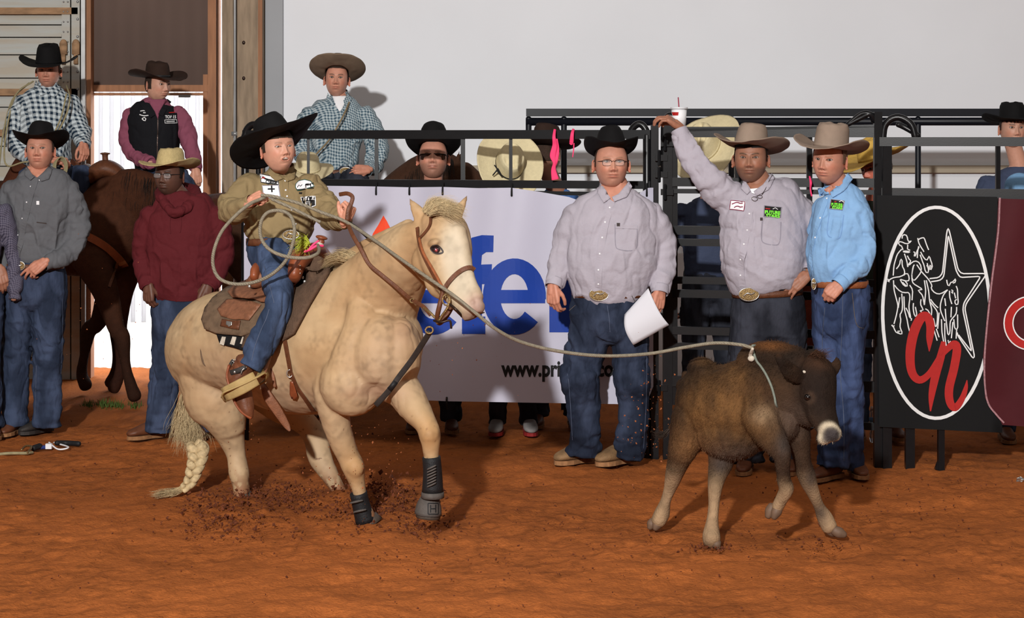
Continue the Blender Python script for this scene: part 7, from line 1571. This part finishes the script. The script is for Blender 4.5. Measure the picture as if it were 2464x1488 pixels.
b = B(); b.tube([(q[0], q[1], q[2], q[3]+.012+(0 if i else -.0), q[4]+.016) for i, q in enumerate(torso[1:])], n=30, k=4, sq=2.2, cap='flat'); v_, f_, n_ = b.remesh(.008, 2); vo = mk('vest', wrinkle(v_, n_, .006, 7, seed=5), f_, M_vest, F4['E'])
SV = Surf(vo)
strip('vest_collar', SV, [(340, 246), (352, 262), (368, 282)], 12, M_vest, vo, off=.004, th=.008, k=3); strip('vest_collar', SV, [(408, 242), (397, 258), (387, 278)], 12, M_vest, vo, off=.004, th=.008, k=3)
patch('shirt_opening', SV, [(354, 240), (400, 240), (384, 268), (380, 288), (372, 268)], M_pink_s, vo, off=.002, th=.003, grid=7)
strip('zipper', SV, [(380, 285), (379, 340), (378, 398)], 2, M_wire, vo, off=.002, th=.002)
for q in ([(338, 268), (350, 266), (356, 274)], [(336, 276), (346, 280), (358, 278)], [(342, 286), (348, 280), (354, 286), (349, 294), (342, 286)], [(345, 272), (351, 272)]): strip('emblem', SV, q, 2.2, M_fwhite, vo, off=.004, th=.001)
letters('lettering', 'TOP 15', SV, 397, 285, 423, 7, M_fwhite, vo, off=.004, bold=.03); strip('emblem', SV, [(396, 289), (424, 288), (425, 296), (397, 297)], 1.4, M_fwhite, vo, off=.004, th=.001, closed=True); strip('emblem', SV, [(400, 293), (420, 292)], 1.8, M_fwhite, vo, off=.004, th=.001); strip('emblem', SV, [(406, 272), (420, 271)], 2.2, M_fred, vo, off=.004, th=.001)

M_ging = check_mat('teal_gingham', RGB(170, 182, 186), RGB(52, 78, 94), .022, .5)
Y = 13.6
torso = [S(816, 230, Y, 21, .055), S(816, 243, Y, 42, .075), S(814, 262, Y, 62, .10), S(811, 300, Y, 68, .13), S(809, 345, Y, 62, .135), S(812, 390, Y, 52, .13), S(814, 412, Y, 46, .12)]
armL = [S(752, 276, Y, 25, .065), S(734, 310, Y, 25, .065), S(724, 355, Y, 24, .06), S(740, 395, Y-.08, 20, .05), S(766, 418, Y-.18, 16, .04)]
armR = [S(876, 274, Y, 25, .065), S(894, 310, Y, 25, .065), S(906, 355, Y, 25, .06), S(900, 395, Y-.06, 21, .05), S(884, 410, Y-.16, 16, .04)]
F7 = figure('person', 'boy in teal gingham shirt and wide taupe hat on horseback behind the panel', (wx(812, Y), Y, 1.35),
   dict(p=(809, 186, Y-.11), s=.97, skin=SK_FAIR, brow_a=1, brow=(.05, .03, .02), yaw=2, pitch=5, roll=2, hair=(.04, .022, .014), hairline=.07, frown=.4),
   torso=torso, arms=[armL, armR], legs=[[S(775, 425, Y-.12, 34, .1), S(760, 500, Y-.3, 32, .09), S(760, 600, Y-.34, 28, .08)], [S(850, 425, Y-.12, 34, .1), S(868, 500, Y-.3, 32, .09), S(868, 600, Y-.34, 28, .08)]], hips=[S(813, 405, Y, 46, .12), S(813, 440, Y, 56, .16)],
   hands=[dict(wrist=P(882, 408, Y-.2), d=(-.9, -.25, .0), nrm=(.1, -.8, .6), side=-1, s=.98, curl=.6, thumb=.6)], shirt=M_ging, pants=M_den3,
   hat=dict(mat=M_greyfelt, pitch=22, yaw=0, roll=0, brim=.125, crown=.120, curl=.75, cp=1.3, taper=.22, s=1.0, dip=.0, frontup=.35, back=.55, seed=41), cuff=.040, seed=91,
   belt=dict(at=P(814, 415, Y), r=(50*Y/FOC, .13), mat=M_leather, buckle=(832, 413), bs=(.044, .030)))
collar(F7, M_ging, P(816, 226, Y+.01), [(790, 226), (796, 236), (808, 252), (796, 256), (786, 240)], [(836, 226), (846, 238), (840, 256), (828, 252), (826, 244)], band=.058)
patch('undershirt', F7['surf'], [(800, 232), (834, 232), (826, 258), (818, 270), (808, 256)], M_white, F7['E'], off=.004, th=.003, grid=6)
placket(F7, [(820, 268), (824, 330), (822, 400)], M_ging, 10)
lr3 = empty('lariat', P(830, 280, 13.4), 'thin tan rope crossing the chest of the boy in gingham', 'rope'); rope('line', [P(*a) for a in ((842, 242, 13.55), (828, 275, 13.42), (808, 312, 13.4), (790, 340, 13.4), (760, 372, 13.42))], .006, mat('tan_rope', RGB(128, 110, 82), .8), lr3, k=5)
# ---------------------------------------------------------------- people behind the panels
def bystander(label, px, Y_, head, shirt, pants, H_=1.78, build=1.0, hat=None, shoes='boot', m_shoe=None, m_sole=None, glasses=None, dy_foot=0, seed=0, lean=0, arms_on=True):
    x = wx(px, Y_); t, a, h, l = std_stations(x, Y_, H_, build); E = empty
    if lean: 
        t = [(q[0], q[1]-lean*max(0, q[2]-.95), q[2]-abs(lean)*.25*max(0, q[2]-.95), q[3], q[4]) for q in t]; a = [[(q[0], q[1]-lean*max(0, q[2]-.95), q[2]-abs(lean)*.25*max(0, q[2]-.95), q[3], q[4]) for q in aa] for aa in a]
    k = H_/1.78
    hd = [dict(wrist=(aa[-1][0], aa[-1][1], aa[-1][2]-.02), d=(0, -.15, -1), nrm=(sg*.9, -.4, 0), side=-sg, s=.95, curl=.4, thumb=.3) for sg, aa in zip((-1, 1), a)]
    return figure('person', label, (x, Y_, 0), dict(q=.6, **head), torso=t, arms=a, hips=h, legs=l, hands=hd, shirt=shirt, pants=pants, hat=hat, glasses=glasses, seed=seed, vox=.011,
        shoes=[((x+sg*.105*k, Y_+.10, 0), (x+sg*.13*k, Y_-.18, 0), shoes, m_shoe or M_brboot, m_sole or M_sole) for sg in (-1, 1)])
M_green = cloth('dark_green_shirt', RGB(28, 66, 48)); M_dkgreen = cloth('blackish_green_jacket', RGB(34, 38, 32)); M_bluec = cloth('blue_collared_shirt', RGB(62, 96, 150)); M_dkblue = cloth('dusk_blue_shirt', RGB(58, 66, 88))
M_yelstraw = mat('yellow_straw', RGB(196, 158, 74), .8, .1, 60, .6, 260); M_cream = mat('ivory_straw', RGB(206, 192, 154), .7, .06, 60, .4, 260)
bystander('man in green shirt, black hat and amber sunglasses looking through the panel', 1042, 12.3, dict(p=(1041, 372, 12.18), s=1.06, skin=SK_FAIR, fat=.6, beard=.3, brow_a=.4, pitch=10, hair=(.03, .02, .02), hairline=.08, widen=1.05), M_green, M_den3,
   H_=1.76, hat=dict(mat=M_blackfelt, pitch=14, brim=.115, crown=.14, curl=1.35, cp=1.6, taper=.2, s=.99, back=.45, o=(0, .008, .064), seed=51), glasses='shield', seed=101)
FS = bystander('person bowed forward showing the crown of an ivory straw hat with a bow', 1235, 12.2, dict(p=(1226, 436, 12.0), s=1.0, skin=SK_FAIR, pitch=-62, yaw=12, hair=(.05, .03, .02)), M_dkgreen, M_den3, H_=1.55, lean=.18,
   hat=dict(mat=M_cream, pitch=0, brim=.125, crown=.115, curl=.55, cp=2.0, taper=.16, s=1.0, seed=52, band=M_black), m_shoe=mat('pale_grey_canvas', RGB(150, 146, 144), .8), m_sole=mat('red_sole', RGB(150, 40, 40), .7), shoes='shoe', seed=102)
hatc = FS['pos']+FS['R'] @ Vector((0, -.03, .10))
rope('stampede_bow', [P(1190, 398, 11.92), P(1196, 408, 11.90), P(1186, 422, 11.90), P(1196, 412, 11.89), P(1207, 424, 11.90), P(1198, 406, 11.89)], .004, M_black, FS['hat'], k=4)
bystander('person in dark brown hat and blue collar seen from behind beside the pink ribbon', 1338, 12.5, dict(p=(1332, 368, 12.52), s=1.02, skin=SK_BROWN, yaw=150, pitch=0, hair=(.04, .02, .012)), M_bluec, M_den3, H_=1.77,
   hat=dict(mat=M_brownfelt, pitch=-8, brim=.13, crown=.125, curl=.9, cp=1.6, taper=.16, s=1.0, frontup=.4, back=.4, seed=53), seed=103)
bystander('person in vented cream straw hat leaning down behind the man with raised arm', 1706, 12.4, dict(p=(1700, 392, 12.2), s=1.02, skin=SK_FAIR, pitch=-48, yaw=-22, roll=-10, hair=(.05, .03, .02)), M_dkblue, M_den3, H_=1.74, lean=.12,
   hat=dict(mat=M_cream, pitch=-4, brim=.135, crown=.12, curl=.5, cp=2.0, taper=.16, s=1.05, seed=54), seed=104)
bystander('red faced man in yellow straw hat and dark jacket behind the right post', 2106, 12.0, dict(p=(2086, 408, 11.88), s=1.0, skin=(.55, .17, .11), pitch=-14, yaw=-52, roll=-8, hair=(.3, .28, .26), blush=1.4), M_dkgreen, M_den5, H_=1.72,
   hat=dict(mat=M_yelstraw, pitch=0, brim=.135, crown=.12, curl=.7, cp=1.8, taper=.16, s=1.05, seed=55, back=.4), seed=105)
bystander('short person hidden behind the rider under a vented cream straw hat', 752, 12.6, dict(p=(742, 436, 12.48), s=.95, skin=SK_FAIR, pitch=-20, yaw=10, hair=(.05, .03, .02)), M_dkblue, M_den3, H_=1.56,
   hat=dict(mat=M_cream, pitch=4, brim=.10, crown=.105, curl=.4, cp=2.0, taper=.16, s=.95, seed=56), seed=106)
bystander('boy in black hat and dusk blue shirt standing high at the right edge', 2452, 12.6, dict(p=(2446, 307, 12.48), s=.98, skin=SK_BOY, brow_a=.9, yaw=2, hair=(.04, .02, .014), hairline=.06, fringe=True), M_dkblue, M_den3, H_=1.95,
   hat=dict(mat=M_blackfelt, pitch=4, brim=.12, crown=.12, curl=.9, cp=2.6, taper=.14, s=.98, dip=.1, seed=57), seed=107)
bc = bystander('child in light blue knit cap at the right edge below the boy in black', 2456, 11.9, dict(p=(2462, 470, 11.78), s=.92, skin=SK_BOY, hair=(.05, .03, .02)), cloth('sky_blue_jacket', RGB(120, 160, 200)), M_den2, H_=1.42, seed=108)
bcap = B(); pc = bc['pos']+Vector((0, .01, .055)); bcap.ell(pc, (.088, .105, .085), None, 24, 16); bcap.build('knit_cap', cloth('sky_blue_knit', RGB(112, 152, 190)), bc['E'])

# ---------------------------------------------------------------- small things
cup = empty('drink_cup', P(1634, 268, 11.35), 'white lidded paper cup with red label and straw standing on the gate rail', 'cup')
Yq = onl(1634, FB, FC).y; b = B(); p0 = P(1634, 306, Yq); p1 = P(1634, 263, Yq); b.tube([(*p0, .038), (*p1, .044)], n=24, k=1, cap='flat'); o = b.build('cup_body', M_white, cup)
SCu = Surf(o); patch('label_print', SCu, [(1617, 270), (1633, 270), (1632, 278), (1619, 278)], M_fred, o, off=.001, th=.0006, grid=5)
b = B(); b.tube([(*P(1634, 263, Yq), .050), (*P(1634, 258, Yq), .050)], n=24, k=1, cap='flat'); b.build('lid', mat('clear_plastic_lid', RGB(205, 206, 210), .2, .02, 10), cup)
b = B(); b.tube([(*P(1634, 262, Yq), .0035), (*P(1632, 235, Yq), .0035)], n=8, k=1); b.build('straw', mat('maroon_straw', RGB(140, 50, 66), .5), cup)
M_hot = mat('hot_pink_tape', RGB(235, 60, 110), .7, .05, 20)
pr_ = empty('flag_ribbon', P(1333, 380, 11.4), 'hot pink ribbon hanging from the top rail of the panel', 'ribbon'); Yr = 11.38
flat('tail', [(1335, 312, Yr, 3), (1333, 330, Yr-.04, 4), (1335, 350, Yr-.03, 6), (1330, 375, Yr-.03, 7), (1334, 392, Yr-.03, 4), (1332, 410, Yr-.02, 6), (1336, 432, Yr-.02, 9)], 6, .003, M_hot, pr_)
flat('tail', [(1339, 335, Yr-.03, 3), (1341, 360, Yr-.02, 5), (1339, 385, Yr-.03, 4), (1336, 398, Yr-.02, 3)], 4, .003, M_hot, pr_)
pr2 = empty('flag_ribbon', P(1378, 330, 11.4), 'short pink ribbon knotted on the top rail left of the black hat', 'ribbon')
flat('tail', [(1380, 311, Yr, 3), (1377, 322, Yr-.04, 4), (1375, 343, Yr-.03, 5), (1372, 347, Yr-.03, 3)], 4, .003, M_hot, pr2); flat('tail', [(1381, 345, Yr-.02, 1.5), (1380, 362, Yr-.02, 1.5), (1378, 378, Yr-.02, 1.2)], 1.4, .002, M_hot, pr2)
pr3 = empty('flag_ribbon', P(1950, 440, 10.95), 'thin pink ribbon on the gate bar between the two tan hats', 'ribbon')
flat('tail', [(1948, 425, 10.98, 2), (1951, 440, 10.94, 3), (1950, 455, 10.95, 2), (1953, 472, 10.95, 2)], 2, .003, M_hot, pr3)
# cable lying at left
cb_ = empty('halter_cord', gp(130, 1078), 'blue and black cord with white clasp and snap lying on the dirt at left', 'cord')
def gl3(px, py, h=.012): p = gp(px, py); return Vector((p.x, p.y, h+float(gz([p.x], [p.y])[0])-.012))
rope('cord', [gl3(-30, 1094), gl3(20, 1092), gl3(60, 1092), gl3(78, 1088)], .009, M_palerope, cb_); rope('webbing', [gl3(84, 1080, .02), gl3(100, 1078, .025), gl3(112, 1077, .02)], .012, mat('blue_webbing', RGB(36, 52, 110), .7), cb_)
rope('grip', [gl3(80, 1082, .02), gl3(96, 1078, .03)], .018, M_black, cb_); rope('grip', [gl3(136, 1072, .03), gl3(160, 1070, .03), gl3(190, 1072, .025)], .016, M_black, cb_)
b = B(); b.box(gl3(118, 1077, .03), (.036, .03, .03)); b.build('clasp', M_white, cb_, smooth=False); rope('strap', [gl3(118, 1074, .04), gl3(140, 1080, .02), gl3(165, 1078, .02), gl3(130, 1068, .03)], .005, M_white, cb_)
rope('snap', [gl3(52, 1088, .02), gl3(62, 1080, .03), gl3(76, 1084, .03), gl3(66, 1092, .02)], .006, M_brass, cb_)
# bottle by the right post
wb = empty('water_bottle', gp(2099, 1050), 'clear crushed water bottle with blue label beside the right post', 'bottle'); Yw = 11.6
M_pet = mat('clear_bottle_plastic', (.85, .9, .95), .08, 0, 1, transmission=.85, spec=.5)
b = B(); pts = [(2099, 1062, 6), (2099, 1050, 8), (2100, 1040, 7), (2101, 1030, 8), (2101, 1018, 8), (2100, 1008, 8.5), (2099, 992, 7), (2098, 984, 3.5)]; b.tube([S(x, y, Yw, r_) for x, y, r_ in pts], n=16, k=2); b.build('bottle_body', M_pet, wb)
b = B(); b.tube([S(2101, 1020, Yw, 8.6), S(2100, 1005, Yw, 9)], n=16, k=1, cap='flat'); b.build('label_band', mat('blue_label', RGB(90, 140, 190), .5), wb); b = B(); b.tube([S(2098, 984, Yw, 3.6), S(2098, 979, Yw, 3.6)], n=10, k=1, cap='flat'); b.build('cap', M_white, wb)
fc = empty('foil_scrap', gl3(2455, 1153), 'crumpled silver foil scrap on the dirt at the right edge', 'litter'); b = B(); b.ell(gl3(2455, 1152, .015), (.022, .014, .012), None, 9, 6); v_ = b.V(); v_ += RNG.normal(0, .003, v_.shape); mk('foil', v_, b.f, M_silver, fc, smooth=False)
# grass, clods
gr = []; V = []; Fc = []
M_grass = mat('small_green_weeds', RGB(66, 84, 30), .8, .3, 40)
for cx, n_ in ((215, 60), (250, 120), (285, 90), (325, 60)):
    for i in range(n_):
        p = gl3(cx+RNG.normal(0, 9), 976+RNG.normal(0, 3), 0); a = RNG.random()*6.28; h = .02+.03*RNG.random(); k = len(V)*1
        n0 = sum(len(q) for q in V); V.append([tuple(p+Vector((.004*math.cos(a), .004*math.sin(a), 0))), tuple(p-Vector((.004*math.cos(a), .004*math.sin(a), 0))), tuple(p+Vector((RNG.normal(0, .012), RNG.normal(0, .012), h)))]); Fc.append((n0, n0+1, n0+2))
o = mk('weeds', [q for t_ in V for q in t_], Fc, M_grass); tagp(o, 'low green weeds sprouting in the dirt behind the men at left', 'weeds', kind='stuff')
def clods(name, label, spots, m, air=False):
    b = B(); pr = [(1, 0, 0), (-1, 0, 0), (0, 1, 0), (0, -1, 0), (0, 0, 1), (0, 0, -1)]; fa = [(0, 2, 4), (2, 1, 4), (1, 3, 4), (3, 0, 4), (2, 0, 5), (1, 2, 5), (3, 1, 5), (0, 3, 5)]
    for (cx, cy, sx, sy, n_, r0, hmax, Y_) in spots:
        for i in range(n_):
            px = cx+RNG.normal(0, sx); py = cy+RNG.normal(0, sy); r = r0*(.35+RNG.random()**2*1.4)
            if Y_: p = P(px, py, Y_+RNG.normal(0, .12))
            else:
                if py < 1000: continue
                p = gl3(px, py, 0); p.z += hmax*RNG.random()**3+r*.2
            if p.z < .002: p.z = .004
            Rq = np.array(rot(RNG.random()*360, RNG.random()*360, RNG.random()*360)); b.add(((np.array(pr)+RNG.normal(0, .35, (6, 3)))*r*.66*(.7+.5*RNG.random((6, 1)))) @ Rq.T+np.array(p), fa)
    o = mk(name, b.V(), b.f, m, smooth=False); tagp(o, label, 'dirt', kind='stuff')
M_clod = mat('damp_dirt_clods', RGB(92, 46, 24), .95, .3, 30); M_clod2 = mat('dry_dirt_crumbs', RGB(150, 86, 50), .95, .25, 30)
clods('dirt_clods', 'damp dirt clods thrown up around the sliding hooves of the palomino', [(560, 1215, 60, 16, 420, .009, .05, 0), (540, 1255, 50, 20, 260, .008, .04, 0), (700, 1215, 60, 14, 240, .008, .05, 0), (930, 1210, 60, 22, 620, .009, .10, 0), (880, 1235, 60, 18, 300, .008, .05, 0), (1020, 1270, 50, 16, 220, .008, .04, 0), (690, 1190, 50, 12, 200, .008, .08, 0), (620, 1270, 200, 26, 200, .007, .01, 0)], M_clod)
clods('dirt_crumbs', 'loose dirt crumbs scattered over the arena floor', [(1200, 1300, 700, 90, 900, .005, .0, 0), (600, 1120, 500, 50, 300, .006, 0, 0), (2200, 1200, 250, 60, 260, .006, 0, 0), (1720, 1322, 40, 5, 60, .008, .01, 0), (1990, 1310, 40, 14, 60, .007, 0, 0)], M_clod)
clods('flying_dirt', 'dirt crumbs in the air around the horse and calf', [(900, 1080, 50, 60, 70, .0045, 0, 9.2), (640, 1020, 70, 40, 50, .004, 0, 9.9), (1130, 850, 60, 50, 26, .005, 0, 9.8), (1545, 1040, 34, 44, 70, .006, 0, 9.6), (1575, 960, 22, 60, 46, .005, 0, 9.6), (250, 800, 60, 80, 40, .004, 0, 11.0), (860, 1150, 80, 30, 80, .005, 0, 9.2), (1240, 800, 100, 90, 30, .003, 0, 9.8)], M_clod2)
